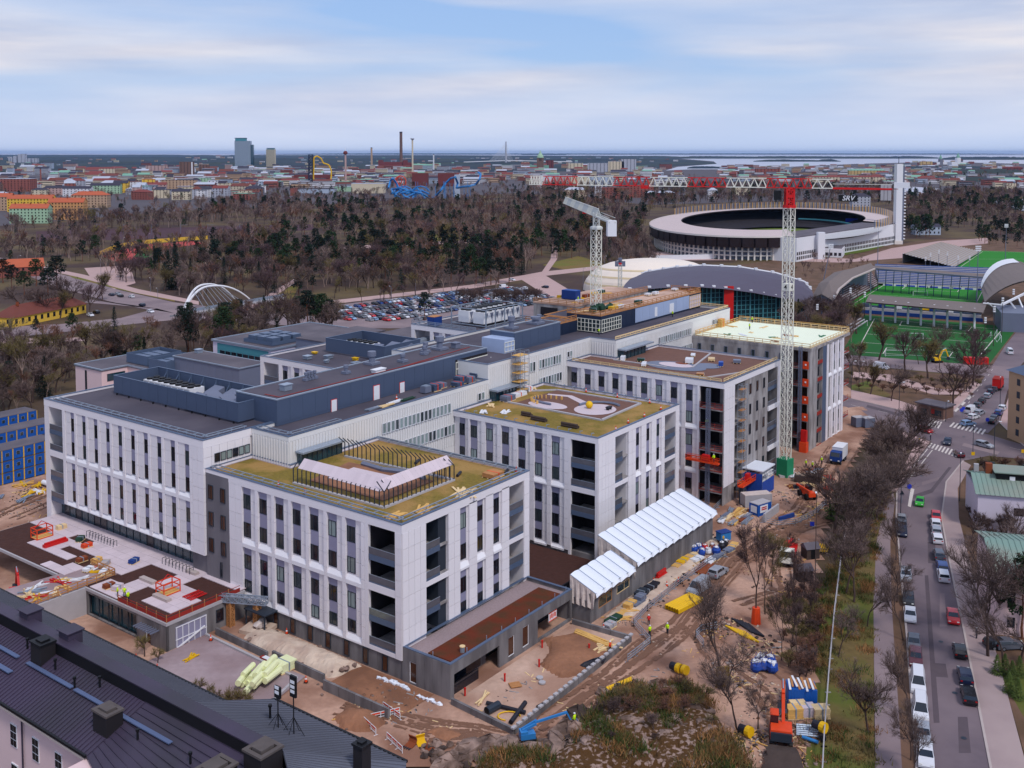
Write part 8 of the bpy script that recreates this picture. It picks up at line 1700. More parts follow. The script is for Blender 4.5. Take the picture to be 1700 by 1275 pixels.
for k in range(7):
 a,b=na[k]-o_,na[k+1]-o_;a2,b2=a+Ve((0,5,-.6)),b+Ve((0,5,-.6));m.face([(a2 .x,a2 .y,0),(b2 .x,b2 .y,0),b2,a2]);q0,q1=fa_[k]-o_,fa_[k+1]-o_;m.face([(q1 .x,q1 .y,0),(q0 .x,q0 .y,0),q0,q1])
 for j in range(6):
  p=a2+(b2-a2)*(j/6);g2 .beam((p.x,p.y-.2,0),(p.x,p.y-.2,p.z),.5 if j%3==0 else.25)
 for zz in range(2,18,2):
  if zz<min(a2 .z,b2 .z):g2 .beam((a2 .x,a2 .y-.15,zz),(b2 .x,b2 .y-.15,zz),.2)
m.face([(na[7].x-o_.x,na[7].y-o_.y+5,0),(fa_[7].x-o_.x,fa_[7].y-o_.y,0),fa_[7]-o_,na[7]-o_+Ve((0,5,-.6))]);m.build('glass_front','cP',t);g2 .build('mullion','bB',t);p=at_y(1201,500,444)-o_;q=at_y(1217,500,444)-o_;m=MB();m.box(p.x,q.x,p.y-1.2,p.y-.9,2,17.2);m.build('red_panel','a5',t)
t=tg('air_dome','white inflated sports dome behind the grey tower crane','air dome',(77,560,0));m=MB();ms=MB();n,k2=28,9
for i in range(n):
 for j in range(k2):
  def pt(i_,j_,e=0):a=i_/n*2*pi;f=j_/k2*pi/2;r=cos(f)**.7;return((38+e)*r*cos(a),(24+e)*r*sin(a),(17+e)*sin(f))
  m.face([pt(i,j),pt(i+1,j),pt(i+1,j+1),pt(i,j+1)])
for j in(1.2,2.8,4.4):
 for i in range(n):ms.face([pt(i,j,.05),pt(i+1,j,.05),pt(i+1,j+.35,.05),pt(i,j+.35,.05)])
m.build('membrane','cJ',t,smooth=True);ms.build('band','cK',t,smooth=True)
t=tg('warning_mast','lattice mast with a red and white head in front of the white dome','mast',P(1029,520));m=MB();ltc(m,(0,0,0),(0,0,23),1.6,12,(1,0,0),r=.1,rd_=.06);m.build('mast','b7',t);m=MB();m.box(-2.4,2.4,-.3,.3,22,24.5);m.lathe((0,0,24.6),[(.9,0),(.9,1.4)],8);m.build('head','a1',t);m=MB();m.box(-.7,.7,-.4,-.31,22.6,23.8);m.build('lamp','a5',t)
t=tg('stadium','large oval stadium with a dark timber band, pale ring roof and a white wing','stadium',(229,892,0));NS=72;ex=Ve((.397,.917,0));ey=Ve((-.917,.397,0))
def el(a,A_,B_,z,sh=0):return ex*(A_*cos(a))+ey*(B_*sin(a))+Ve((0,0,z))
aa=[2*pi*k/NS for k in range(NS)]
def strip(name,fa,fb_,mat,sel=None):
 m=MB()
 for k in range(NS):
  if(sel is None)and 1.13<aa[k]/pi<1.46:continue
  a,b=aa[k],aa[k]+2*pi/NS;m.face([fa(a),fa(b),fb_(b),fb_(a)])
 return m.build(name,mat,t)
RO,RI=(196,98),(152,74)
strip('ring_roof',lambda a:el(a,*RO,17),lambda a:el(a,*RI,18.6),'cH');strip('roof_soffit',lambda a:el(a,RI[0],RI[1],18.2),lambda a:el(a,RO[0]-.5,RO[1]-.5,16.6),'b9')
strip('roof_rim',lambda a:el(a,RO[0]+.3,RO[1]+.3,16.2),lambda a:el(a,RO[0]+.3,RO[1]+.3,17.4),'bL');strip('inner_rim',lambda a:el(a,*RI,18.7),lambda a:el(a,RI[0]-.5,RI[1]-.5,17.9),'b9')
strip('floor',lambda a:el(a,RO[0]-4,RO[1]-4,.3),lambda a:el(a,1,1,.3),'cA',1)
strip('seating',lambda a:el(a,RO[0]-5,RO[1]-5,13),lambda a:el(a,RI[0]-22,RI[1]-14,2),'aC',1)
m=MB()
strip('band_back',lambda a:el(a,RO[0]-1,RO[1]-1,9.2),lambda a:el(a,RO[0]-1,RO[1]-1,16.4),'b9')
m=MB()
for k in range(NS):
 if 1.13<aa[k]/pi<1.46:continue
 a,b=aa[k]+.006,aa[k]+2*pi/NS-.006;e=0.4 if k%2 else 0;m.face([el(a,RO[0]+e,RO[1]+e,9.3),el(b,RO[0]+e,RO[1]+e,9.3),el(b,RO[0]+e,RO[1]+e,16.2),el(a,RO[0]+e,RO[1]+e,16.2)])
m.build('timber_band','b9',t);strip('base_wall',lambda a:el(a,RO[0]-6,RO[1]-6,0),lambda a:el(a,RO[0]-6,RO[1]-6,9.6),'a1')
m=MB();gl=MB()
for k in range(NS*2):
 if 1.13<k/NS<1.46:continue
 a=pi*k/NS;p=el(a,RO[0]-4.5,RO[1]-4.5,0);m.beam(p,p+Ve((0,0,9.3)),1.1)
 for z in(3.2,6.2):b=a+pi/NS;p0,p1=el(a,RO[0]-5,RO[1]-5,z),el(b,RO[0]-5,RO[1]-5,z);m.beam(p0,p1,.5,.9)
m.build('pillar','bL',t)
for c_,mt_ in enumerate(('timber','aG','a6')):
 m=MB()
 for k in range(c_,420,3):
  a=2*pi*k/420;p=el(a,RO[0]-1.5,RO[1]-1.5,17.2)
  if p.x*.92-p.y*.4>-40 and p.y>-110 or p.y>60:m.beam(p,p+Ve((0,0,6.2)),.38,.25)
 s_=m.build('rim_slat',mt_,t);s_['kind']='stuff'
m=MB();p,q=el(pi*.02,RI[0]-30,RI[1]-20,8),None
for k in range(NS):
 if 3.6<aa[k]<6.2:a,b=aa[k],aa[k]+2*pi/NS;m.beam(el(a,RI[0]-6,RI[1]-5,9),el(b,RI[0]-6,RI[1]-5,9),.8,1.2)
m.build('tier_rail','bB',t)
fb2=at_y(1404,366,990)-Ve((229,892,0));fc2=at_y(1424,373,990)-Ve((229,892,0))
m=MB();m.box(fb2 .x,fc2 .x,fb2 .y,fb2 .y+.3,fc2 .z+2,fb2 .z+2);m.build('flag_upper','aQ',t);m=MB();m.box(fb2 .x,fc2 .x,fb2 .y,fb2 .y+.3,fc2 .z-1.8,fc2 .z+1.99);m.build('flag_lower','cO',t)
o_=Ve((229,892,0))
def slab_bldg(name,a,b,depth,z0,z1,mat,rows=0,roof=None):
 p,q=a-o_,b-o_;d=(q-p).normalized();nr=Ve((-d.y,d.x,0));m=MB();m.obox((p+q)/2+nr*depth/2+Ve((0,0,(z0+z1)/2)),(q-p)/2,nr*depth/2,(0,0,(z1-z0)/2));w_=m.build(name,mat,t)
 if roof:m=MB();m.obox((p+q)/2+nr*depth/2+Ve((0,0,z1+.3)),(q-p)/2*.985,nr*depth/2*.97,(0,0,.29));m.build('roof',roof,t)
 if rows:
  m=MB();L=(q-p).length;n=int(L/3.0)
  for r_ in range(rows):
   for k in range(n):c=p+d*((k+.5)*L/n)-nr*.06+Ve((0,0,z0+2.4+r_*3.2));m.obox(c,d*.95,nr*.05,(0,0,1.1))
  s_=m.build('window_row','glass_0',w_);s_['kind']='stuff'
g0=lambda x,y:P(x,y)
a_,b_=Ve((g0(1322,435).x,g0(1322,435).y,0)),Ve((g0(1489,404.5).x,g0(1489,404.5).y,0));slab_bldg('wing_wall',a_,b_,26,0,16.5,'a0',2,'roof_grey')
m=MB();p=g0(1362,430)-o_;m.obox((p.x,p.y,9.5),(2.4,0,0),(0,2.4,0),(0,0,9.5));m.build('stair_tower','a0',t)
a_,b_=g0(1262,423),g0(1398,428);slab_bldg('low_block',Ve((a_.x,a_.y,0)),Ve((b_.x,b_.y,0)),22,0,6.5,'a0',1,'roof_grey')
m=MB();p,q=g0(1080,432)-o_,g0(1265,428)-o_;m.beam(p+Ve((0,0,1.6)),q+Ve((0,0,1.6)),.8,3.4);m.build('perimeter_wall','a0',t)
t=tg('stadium_tower','slender white tower beside the oval stadium','tower',P(1491,405));H_=hgt(272,405);m=MB();m.box(-3.4,1.6,-3,3,0,H_);m.build('shaft','a0',t);m=MB();m.box(1.6,3.2,-2.4,2.4,0,H_-1.5);m.build('stair_shaft','a1',t);m=MB()
for k in range(22):z=4+k*(H_-8)/22;m.box(3.21,4.6,-2.6,2.6,z,z+.9)
m.build('balcony','a0',t);m=MB();m.tube((-1,0,H_),(-1,0,H_+6),.25,5);m.build('flagpole','a2',t);m=MB();m.box(-4.2,2.4,-3.6,3.6,0,3);m.build('base','bL',t)
wpl('forecourt',[(1075,432),(1085,418),(1200,420),(1420,430),(1480,412),(1560,400),(1640,395),(1640,404),(1560,412),(1500,428),(1400,436),(1270,432)],0.0,'aF')
t=tg('footbridge','white arched footbridge over the avenue with thin hanger cables','footbridge',P(330,520));o_=P(330,520)
A0,A1=P(300,516),P(398,505);B0,B1=P(296,508),P(424,508)
A0,A1=Ve((P(303,520).x,P(303,520).y,0)),Ve((P(392,500).x,P(392,500).y,0));B1=Ve((P(424,506).x,P(424,506).y,0));m=MB()
for e1,off_ in((A1,0),(B1,0)):
 prev=None
 for k in range(25):
  f=k/24;q=A0+(e1-A0)*f+Ve((0,0,11.5*(1-abs(2*f-.74)**2.3/(1.26**2.3 if 2*f>.74 else.74**2.3))))-o_
  if prev is not None:m.tube(prev,q,.62-.3*f,7,r2=.62-.3*(f+.04))
  prev=q
m.build('arch','a0',t);d0,d1=P(305,522,5.5)-o_,P(470,494,4)-o_;m=MB();m.beam(d0,d1,4.5,.7);m.beam(P(290,524,4)-o_,d0,4.5,.7);m.build('deck','a6',t);m=MB()
for s in(-2,2):m.beam(d0+Ve((0,s,1.2)),d1+Ve((0,s,1.2)),.12,.9)
m.build('railing','steel',t);m=MB()
for k in range(9):f=(k+1)/11;q=A0+(A1-A0)*(f*.8+.12)+Ve((0,0,10.5*(1-abs((2*(f*.8+.12)-.74)/1.26)**2.3)))-o_;m.beam(q,d0+(d1-d0)*(.15+f*.55),.12)
m.build('hanger','steel',t);m=MB()
for f in(.15,.5,.85):c=d0+(d1-d0)*f;m.beam(c,Ve((c.x,c.y,0)),1.0)
m.build('pier','a6',t)
def hse(label,corner,ang,L,Wd,h,wall,roof,rtype='gable',rh=None,group='city buildings',name='house',cat='building',wr=True,storeys=None,ww=1.1,chim=0,sp=3.2):
 """corner = ground point of the nearest corner; L runs along ang, Wd to its left; walls, roof, window openings with depth"""
 t=tg(name,label,cat,(corner[0],corner[1],0),ang,group);o=(0,0,0);m=MB();m.box(0,L,0,Wd,-.3,h);wl=m.build('wall',wall,t);rh=rh if rh is not None else Wd*.28;m=MB();e=.5
 if rtype=='gable':
  m.face([(-e,-e,h-.1),(L+e,-e,h-.1),(L+e,Wd/2,h+rh),(-e,Wd/2,h+rh)]);m.face([(L+e,Wd+e,h-.1),(-e,Wd+e,h-.1),(-e,Wd/2,h+rh),(L+e,Wd/2,h+rh)])
 elif rtype=='hip':
  k=min(Wd/2,L/2);m.face([(-e,-e,h-.1),(L+e,-e,h-.1),(L-k,Wd/2,h+rh),(k,Wd/2,h+rh)]);m.face([(L+e,Wd+e,h-.1),(-e,Wd+e,h-.1),(k,Wd/2,h+rh),(L-k,Wd/2,h+rh)]);m.face([(-e,Wd+e,h-.1),(-e,-e,h-.1),(k,Wd/2,h+rh)]);m.face([(L+e,-e,h-.1),(L+e,Wd+e,h-.1),(L-k,Wd/2,h+rh)])
 else:m.box(-.2,L+.2,-.2,Wd+.2,h+.002,h+.6)
 rf=m.build('roof',roof,t)
 if rtype=='gable' and wall!=roof:
  [(lambda g:(g.face([(x,0,h),(x,Wd/2,h+rh-.2),(x,Wd,h)]),g.build('gable',wall,t)))(MB())for x in(-.02,L+.02)]
 if chim:
  cm=MB();cm.box(-.5,.5,-.4,.4,0,1.8);cm=cm.mesh('chimney','rust')
  for k in range(chim):lk('chimney',cm,rf,(L*(k+.5)/chim,Wd*.5+(.9 if k%2 else-.9),h+rh-.6))
 if wr:
  st=storeys or max(1,int(h/3.1));m=MB();hh=h/st
  for r_ in range(st):
   z0,z1=r_*hh+hh*.32,r_*hh+hh*.8
   for k in range(int(L/sp)):x=(k+.5)*L/int(L/sp);m.box(x-ww/2,x+ww/2,-.06,.04,z0,z1);m.box(x-ww/2,x+ww/2,Wd-.04,Wd+.06,z0,z1)
   for k in range(max(1,int(Wd/(sp*1.2)))):y=(k+.5)*Wd/max(1,int(Wd/(sp*1.2)));m.box(-.06,.04,y-ww/2,y+ww/2,z0,z1);m.box(L-.04,L+.06,y-ww/2,y+ww/2,z0,z1)
  s_=m.build('window_rows','glass_2' if RN.random()<.5 else 'glass_0',wl);s_['kind']='stuff'
 return t
CW={'yellow':S(222,180,70),'orange':S(198,146,98),'mint':S(160,190,160),'cream':S(206,192,168),'tan':S(180,150,126),'brick':S(142,84,76),'pale grey':S(172,174,186),'white':S(214,212,218),'pink':S(186,154,150),'ochre':S(190,160,110),'grey':S(118,118,130),'brown':S(116,88,78),'pale blue':S(168,180,198),'dark red':S(112,56,56)}
for k,c in CW.items():M('city_'+k,c,.9,.06,.3)
M('roof_red',S(178,92,64),.85,.12,.3);M('roof_dark',S(58,54,68),.7,.12,.2);M('roof_pale',S(176,180,194),.6,.08,.2);M('roof_brown',S(112,62,54),.85,.12,.3);M('roof_copper',S(120,164,144),.7,.1,.3);M('roof_maroon',S(124,62,58),.8,.1,.3)
hse('long low yellow wooden house with a red roof by the avenue',P(22,544),math.atan2(*((P(138,520)-P(22,544)).yx)),44,11,4.2,'city_yellow','roof_brown','hip',4.5,None,'yellow_house','house',True,1,1.4,3,3.6)
hse('red roofed house behind the pines at the left edge',P(-6,462),.5,26,14,6,'city_brick','roof_red','gable',4.5,None,'red_roofed_house','house',True,2)
rh=tg('apartment_building','tan apartment building with a dark blue roof at the right edge','building',P(1672,726));o=(0,0,0);rh.rotation_euler=(0,0,head((1672,726),(1700,738)));hh=hgt(613,726)
m=MB();m.box(0,30,0,26,-.2,hh);wl=m.build('wall','cG',rh);m=MB();m.face([(-.6,-.6,hh),(31,-.6,hh),(31,9,hh+4.2),(5,9,hh+4.2)]);m.face([(-.6,27,hh),(-.6,-.6,hh),(5,9,hh+4.2),(5,18,hh+4.2)]);m.face([(5,9,hh+4.2),(31,9,hh+4.2),(31,18,hh+4.2),(5,18,hh+4.2)]);m.build('roof','aE',rh)
wm=MB();wm.box(-.6,.6,-.08,.05,0,1.7);wm=wm.mesh('window','a2')
for k in range(4):
 for r_ in range(5):lk('window',wm,wl,(4+k*3.6,0,1.5+r_*3.3))
gh=tg('green_roofed_house','pale house with a weathered green metal roof and a dark dormer by the crossing','house',P(1622,880));gh.rotation_euler=(0,0,head((1622,880),(1710,888)));hw=hgt(818,880);m=MB();m.box(0,26,0,15,-.2,hw);wl=m.build('wall','c0',gh)
def sll(root,name,pts,mat,seam=.9):
 a,b,c,d=[Ve(p)for p in pts];m=MB();m.face([a,b,c,d]);r_=m.build(name,mat,root);m=MB();n=max(1,int((b-a).length/seam));nr=Ve((0,0,.05))
 for k in range(n+1):f=k/n;m.beam(a+(b-a)*f+nr,d+(c-d)*f+nr,.06,.12)
 s_=m.build('roof_seams',mat,r_);s_['kind']='stuff'
sll(gh,'roof',[(-.5,-.5,hw),(26.5,-.5,hw),(26.5,6,hw+2.4),(-.5,6,hw+2.4)],'b1');sll(gh,'roof',[(26.5,15.5,hw),(-.5,15.5,hw),(-.5,6,hw+2.4),(26.5,6,hw+2.4)],'b1');m=MB();m.box(4,26,4.5,9.5,hw+1.3,hw+3.2);d_=m.build('dormer','a7',gh);m=MB();m.prism([(3.6,4.0),(26.4,4.0),(26.4,10),(3.6,10)],hw+3.21,hw+3.4);m.build('dormer_roof','b1',gh)
wm2=MB();wm2 .box(-.5,.5,-.06,.04,0,.8);wm2=wm2 .mesh('window','a0');[lk('window',wm2,d_,(7+k*4.6,4.46,hw+1.8))for k in range(4)];wm3=MB();wm3 .box(-.9,.9,-.08,.04,0,1.5);wm3=wm3 .mesh('window','glass_2');[lk('window',wm3,wl,(7.5+k*6,0,3.6))for k in range(3)];m=MB();m.box(2.4,3.6,6.2,7.4,hw+2,hw+4.4);m.build('chimney','rust',gh)
for k in range(6):m=MB();m.box(1+k*3.1,1.9+k*3.1,11.5,12.3,hw+.8,hw+2.6+(k%2)*.6);m.build('roof_vent',('a6','a7')[k%2],gh)
g2_=tg('green_roofed_house','pale four storey house with a grey green roof at the right edge, behind bare trees','house',P(1652,1053));g2_.rotation_euler=(0,0,head((1652,1053),(1712,1060)));hw=hgt(948,1053);m=MB();m.box(0,22,0,18,-.2,hw);wl=m.build('wall','bK',g2_);sll(g2_,'roof',[(-.5,-.5,hw),(22,-.5,hw),(22,9,hw+2.2),(-.5,9,hw+2.2)],'b1');sll(g2_,'roof',[(22,18.5,hw),(-.5,18.5,hw),(-.5,9,hw+2.2),(22,9,hw+2.2)],'b1')
wm4=MB();wm4 .box(-.55,.55,-.08,.04,0,1.6);wm4=wm4 .mesh('window','glass_0');[lk('window',wm4,wl,(2.2+k*3.2,0,1.4+r_*3.1))for k in range(3)for r_ in range(3)]
kq=tg('street_kiosk','small brick kiosk with a flat grey roof at the crossing','kiosk',P(1522,688));kq.rotation_euler=(0,0,head((1522,684),(1550,690)));hk=3.4;m=MB();m.box(0,8,0,5.5,0,hk);m.build('wall','city_brown',kq);m=MB();m.box(-.5,8.5,-.5,6,hk+.01,hk+.35);m.build('roof','roof_grey',kq);m=MB();m.box(1.5,3,-.06,-.01,0,2.2);m.box(4.5,7.4,-.08,-.01,.8,2.4);m.build('shop_window','glass_1',kq);m=MB();m.box(4.4,5.4,-.14,-.09,1.2,2.6);m.build('poster','aP',kq)
RD=head((1520,1275),(1503,1050))
lane=[(1497,868,'silver','hatch','silver hatchback, farthest of the cars parked along the left kerb'),(1498,877,'grey','hatch','grey hatchback between a silver and a dark car at the far left kerb'),(1498,887,'navy','hatch','dark blue car, nearest of the far group at the left kerb'),(1504,960,'silver','wagon','silver estate car parked alone at the left kerb'),(1508,1000,'black','hatch','black car half hidden by a bare tree at the left kerb'),(1511,1027,'white','hatch','white hatchback in front of the black car at the left kerb'),(1517,1073,'grey','hatch','grey car behind the maroon car at the left kerb'),(1520,1099,'maroon','suv','dark maroon car in front of the grey one at the left kerb'),(1524,1140,'white','van','white van, farther of two vans at the left kerb'),(1528,1185,'white','van','white van, nearer of two vans at the left kerb'),(1532,1225,'silver','hatch','silver car in front of the white vans'),(1537,1262,'white','wagon','white car at the bottom edge behind bare twigs'),]
for px,py,c,k,l in lane:car(l,P(px,py,.03),RD+pi-.02,c,k,'cars parked on the left kerb')
RD2=head((1645,1275),(1601,1050))
for px,py,c,k,l in((1554,862,'red','hatch','red car at the far end of the right kerb row'),(1553,873,'white','hatch','white car behind the red one at the right kerb'),(1554,885,'silver','hatch','silver car in the far row at the right kerb'),(1556,898,'white','wagon','white and dark estate car, nearest of the far right row'),(1559,926,'grey','suv','dark grey car parked behind the blue one'),(1564,945,'blue','wagon','blue car between two others at the right kerb'),(1566,961,'white','suv','white car with a black roof hatch at the right kerb'),(1582,1030,'red','hatch','bright red car standing at the right kerb'),(1593,1086,'black','hatch','black car alone at the right kerb'),(1602,1128,'navy','wagon','dark car touching the nearest right kerb car'),(1608,1160,'black','wagon','black car, nearest at the right kerb')):car(l,P(px,py,.03),RD2+.03 if c!='red' else RD2+pi,c,k,'cars parked on the right kerb')
car('bright green small car driving down the middle of the road',P(1527,838,.03),RD+pi-.12,'green','mini',None,name='moving_car')
for px,py,c,k,a,l in((1536,717,'red','hatch',(1520,712,1550,722),'red car turning at the crossing beside the bare trees'),(1573,737,'navy','hatch',(1578,728,1570,748),'dark car on the zebra crossing'),(1592,757,'maroon','hatch',(1600,765,1585,750),'maroon car waiting behind the zebra crossing'),(1634,742,'silver','wagon',(1610,735,1660,748),'silver car crossing to the right'),(1607,706,'pale blue','hatch',(1590,706,1624,702),'pale blue car at the mouth of the side street'),(1616,695,'white','hatch',(1600,700,1632,690),'white car in the queue of the side street'),(1612,685,'white','van',(1600,690,1624,678),'white van in the side street'),(1626,688,'silver','wagon',(1612,694,1640,680),'silver car beside the white van')):car(l,P(px,py,.035),head(a[:2],a[2:]),c,k,None,name='moving_car')
for px,py,c,l in((1623,675,'grey','grey car parked nearest in the left row of the side street'),(1630,669,'black','black car in the left row of the side street'),(1639,660,'silver','silver car in the left row of the side street'),(1645,653,'navy','dark blue car in the left row of the side street'),(1652,648,'grey','grey car behind the red lorry'),(1647,702,'black','black car nearest the tan building'),(1651,697,'navy','dark blue car behind the black one at the tan building'),(1658,688,'blue','blue car beside the tan building'),(1664,680,'white','white car farthest along the tan building')):car(l,P(px,py,.035),head((1620,680),(1655,645)),c,'hatch','cars parked in the side street')
trk('red box lorry parked in the side street',P(1657,645,.04),head((1652,652),(1662,638)),'a5','a5',7.5)
for px,py,l in((1463,612,'silver coach like van on the street before the training pitch'),(1676,587,'white van on the street beside the stands')):car(l,P(px,py,.05),head((1450,610),(1480,615))if px<1500 else 1.3,'white','van',None,cat='van',name='moving_van')
t=tg('skip','red waste skip at the corner of the training pitch','skip',P(1620,605),-.1);m=MB();m.prism([(-4,-1.2),(4,-1.2),(4,1.2),(-4,1.2)],.2,2.6);m.build('body','a5',t);m=MB();[m.box(-3.8+k,-3.7+k,-1.3,1.3,.3,2.5)for k in range(8)];m.build('rib','aP',t)
for px,py,l in((1660,1075,'dark car under the trees of the house at the right edge'),(1676,1076,'grey car beside the dark one under the trees')):car(l,P(px,py,.03),.1,'black' if px<1665 else 'grey','wagon',None)
for px,py,l,k in((1621,1060,'pedestrian in dark clothes on the right pavement','trousers'),(1545,731,'pedestrian at the zebra crossing','trousers'),(1517,743,'worker in lime at the corner by the dense trees','lime'),(1526,737,'worker in yellow at the corner by the crossing','a4')):psn(l,px,py,.1,k,1)
for i,(px,py,top,l)in enumerate(((1593,832,755,'lamp post on the grass strip before the green roofed house'),(1495,860,800,'lamp post beside the traffic island'),(1650,765,700,'tall dark lamp post at the right side of the crossing'),(1615,755,705,'lamp post behind the zebra crossing'),(1492,705,635,'lamp post beside the kiosk trees'),(1413,648,600,'lamp post next to the concrete wing'),(1352,1030,820,'tall thin wooden pole in the site thicket'),(1660,682,625,'lamp post before the tan building'),(1426,640,600,'park lamp by the lawn'),(1570,700,668,'round lamp at the kiosk corner'),(1300,450,415,'lamp post by the stadium road'))):lmp(l,px,py,top,'street lamps',1.0,'a2' if i!=6 else 'bark',1,ru(0,6.28))
def rsg(label,px,py,top,mat,shape='disc',group='road signs',post='steel'):
 p=P(px,py,0);h=hgt(top,py);t=tg('road_sign',label,'road sign',p,0,group);m=MB();m.tube((0,0,0),(0,0,h),.05,5);m.build('post',post,t);m=MB();r=.55 if shape=='disc' else.6
 n=14 if shape=='disc' else(3 if shape=='tri' else 4);a0=pi/2 if n==3 else pi/4;pts=[(r*cos(a0+2*pi*k/n),r*sin(a0+2*pi*k/n))for k in range(n)];m.face([(x,-.08,h-.4+y)for x,y in pts]);m.face([(x,-.05,h-.4+y)for x,y in pts][::-1]);m.build('plate',mat,t)
rsg('round blue sign on the traffic island',1509,826,804,'aQ');rsg('grey triangular sign with its back turned at the island',1497,835,815,'a2','tri');rsg('blue sign at the corner before the side street',1596,695,678,'aQ');rsg('second blue sign at the corner, left of the first',1599,693,675,'aQ','sq');rsg('round blue sign at the black car by the tan building',1639,705,694,'aQ');rsg('blue sign beside the pedestrian strip on the site road',1348,880,866,'aQ','sq');rsg('orange detour sign at the corner of the garden',1615,762,750,'a4','sq');rsg('yellow sign at the right picture edge by the crossing',1698,758,746,'a4','sq')
LOTC=['white','silver','grey','black','blue','red','navy','white','silver','pale blue','grey','maroon'];lotm={}
for c in set(LOTC):
 b,g,w_,*_r=car_proto(c);mm=bpy.data.meshes.new('car_'+c.replace(' ','_'));v=[];f=[];mi=[]
 for q,me in((0,b),(1,g)):
  k=len(v);v+=[tuple(x.co)for x in me.vertices];f+=[tuple(i+k for i in p.vertices)for p in me.polygons];mi+=[q]*len(me.polygons)
 mb=MB();[mb.tube((sx*1.3,sy*.8-.1,.32),(sx*1.3,sy*.8+.1,.32),.32,6)for sx in(-1,1)for sy in(-1,1)];k=len(v);v+=mb.v;f+=[tuple(i+k for i in x)for x in mb.f];mi+=[2]*len(mb.f);mm.from_pydata(v,[],f);[mm.materials.append(MT[x])for x in('car_'+c,'car_glass','tyre')];mm.polygons.foreach_set('material_index',mi);mm.update();lotm[c]=mm
lot=[tuple(P(x,y)[:2])for x,y in((562,534),(562,507),(640,496),(745,486),(850,477),(885,486),(945,503),(945,509),(850,509),(735,521),(700,533))]
ax_=head((560,520),(860,478));ca,sa=cos(ax_),sin(ax_);cnt=0;row=0;yy=-140
while yy<160:
 xx=-160
 while xx<260:
  x,y=lot[0][0]+xx*ca-yy*sa,lot[0][1]+xx*sa+yy*ca
  if in_poly(x,y,lot)and RN.random()<.86 and cnt<285 and not any(c_[0]==0 for c_ in()):
   u_,v_=UV((x,y,0))
   if not(u_<132 and v_<106):
    c=RN.choice(LOTC);cnt+=1;lk('parked_car',lotm[c],None,(x,y,.02),ax_+pi/2*(1 if row%2 else-1)+ru(-.04,.04),None,label='%s car among the tight rows of the big car park behind the hospital'%c,category='car',group='cars in the big car park')
  xx+=2.75
 row+=1;yy+=5.4 if row%2 else 8.6
for i,(px,py)in enumerate(((250,519),(185,491),(196,490),(200,493),(218,494),(236,508),(30,443),(36,444),(42,446),(52,448),(60,453),(160,520),(150,525),(355,534),(365,432),(430,515),(850,466),(972,492),(960,488),(945,495),(870,480),(905,478))):car(['white','dark blue','silver','black'][i%4]+' car on the avenue or side roads beyond the hospital',P(px,py,.05),head((200,482),(290,502))+RN.choice((0,pi)),('white','navy','silver','black')[i%4],'hatch','cars on the avenue',False,name='moving_car')
car('white camper van at the head of the car park',P(836,478,.05),ax_,'white','van',None,cat='camper van',name='camper_van')
for i,(px,py,top)in enumerate(((650,508,476),(250,485,462),(262,495,478),(205,430,395),(250,410,388),(968,495,445),(1003,470,425),(500,480,455),(690,490,462),(168,470,430),(80,470,440),(330,500,480),(30,450,425))):lmp('grey lamp post along the avenue or the car park',px,py,top,'lamps along the avenue',1.4,'a1',1,ru(0,6.28))
for i,px in enumerate((160,205,252,300,345,398,450)):t=tg('rail_gantry','thin railway mast beside the brown tracks','railway mast',P(px,390),.3,'railway masts');m=MB();m.beam((0,0,0),(0,0,10),.3);m.beam((0,0,9.2),(6,0,9.2),.22);m.build('mast','a1',t)
t=tg('fence_wall','long yellow board fence curving round the running track','fence',P(185,422));m=MB();o_=P(185,422);pts=[(165,425),(185,416),(205,410),(250,404),(300,400),(345,397)]
for i in range(5):a,b=P(*pts[i])-o_,P(*pts[i+1])-o_;m.beam(a+Ve((0,0,1.6)),b+Ve((0,0,1.6)),.3,3.2)
m.build('boards','city_yellow',t)
rk,rpoly=mound('rock_mound',PP((735,1330),(790,1275),(845,1262),(905,1272),(945,1245),(965,1215),(1000,1180),(1060,1150),(1125,1142),(1165,1160),(1195,1195),(1215,1225),(1238,1255),(1250,1330)),3.0,'cD',.42,9,1.3,.7)
from mathutils.bvhtree import BVHTree
bv0=BVHTree.FromPolygons([v.co[:]for v in rk.data.vertices],[tuple(p.vertices)for p in rk.data.polygons])
bl=[]
for s in range(6):
 rg=random.Random(s);b=MB();b.blob((0,0,.35),.8,.6,.5,0,rg,.32,7,4);bl.append(b.mesh('boulder_shape',('rock','rock','aO')[s%3]))
for i in range(110):
 f=RN.random();pts=[(735,1268),(790,1255),(845,1250),(905,1266),(940,1240),(960,1208),(995,1175),(1055,1146),(1120,1138)];k=min(int(f*8),7);g_=f*8-k;px=pts[k][0]*(1-g_)+pts[k+1][0]*g_+ru(-14,16);py=pts[k][1]*(1-g_)+pts[k+1][1]*g_+ru(-8,14);s=ru(.5,2.3)*(1.25 if px<960 else.8);p=P(px,py)
 o=lk('boulder',bl[i%6],None,(p.x,p.y,-.1),ru(0,6.28),(s,s*ru(.7,1),s*ru(.6,1.1)),label='broken grey boulder at the foot of the mossy rock',category='boulder',group='boulders at the foot of the rock')
for i in range(140):
 px,py=(ru(960,1235),ru(1140,1275));p=P(px,py);s=ru(.3,1.3);h_=bv0 .ray_cast(Ve((p.x,p.y,50)),Ve((0,0,-1)))
 if in_poly(p.x,p.y,rpoly)and h_[0]is not None:lk('boulder',bl[i%2],None,(p.x,p.y,h_[0].z-.25*s),ru(0,6.28),(s*1.1,s*.8,s*.6),label='pale stone outcrop breaking through the moss of the rock',category='boulder',group='outcrops on the rock')
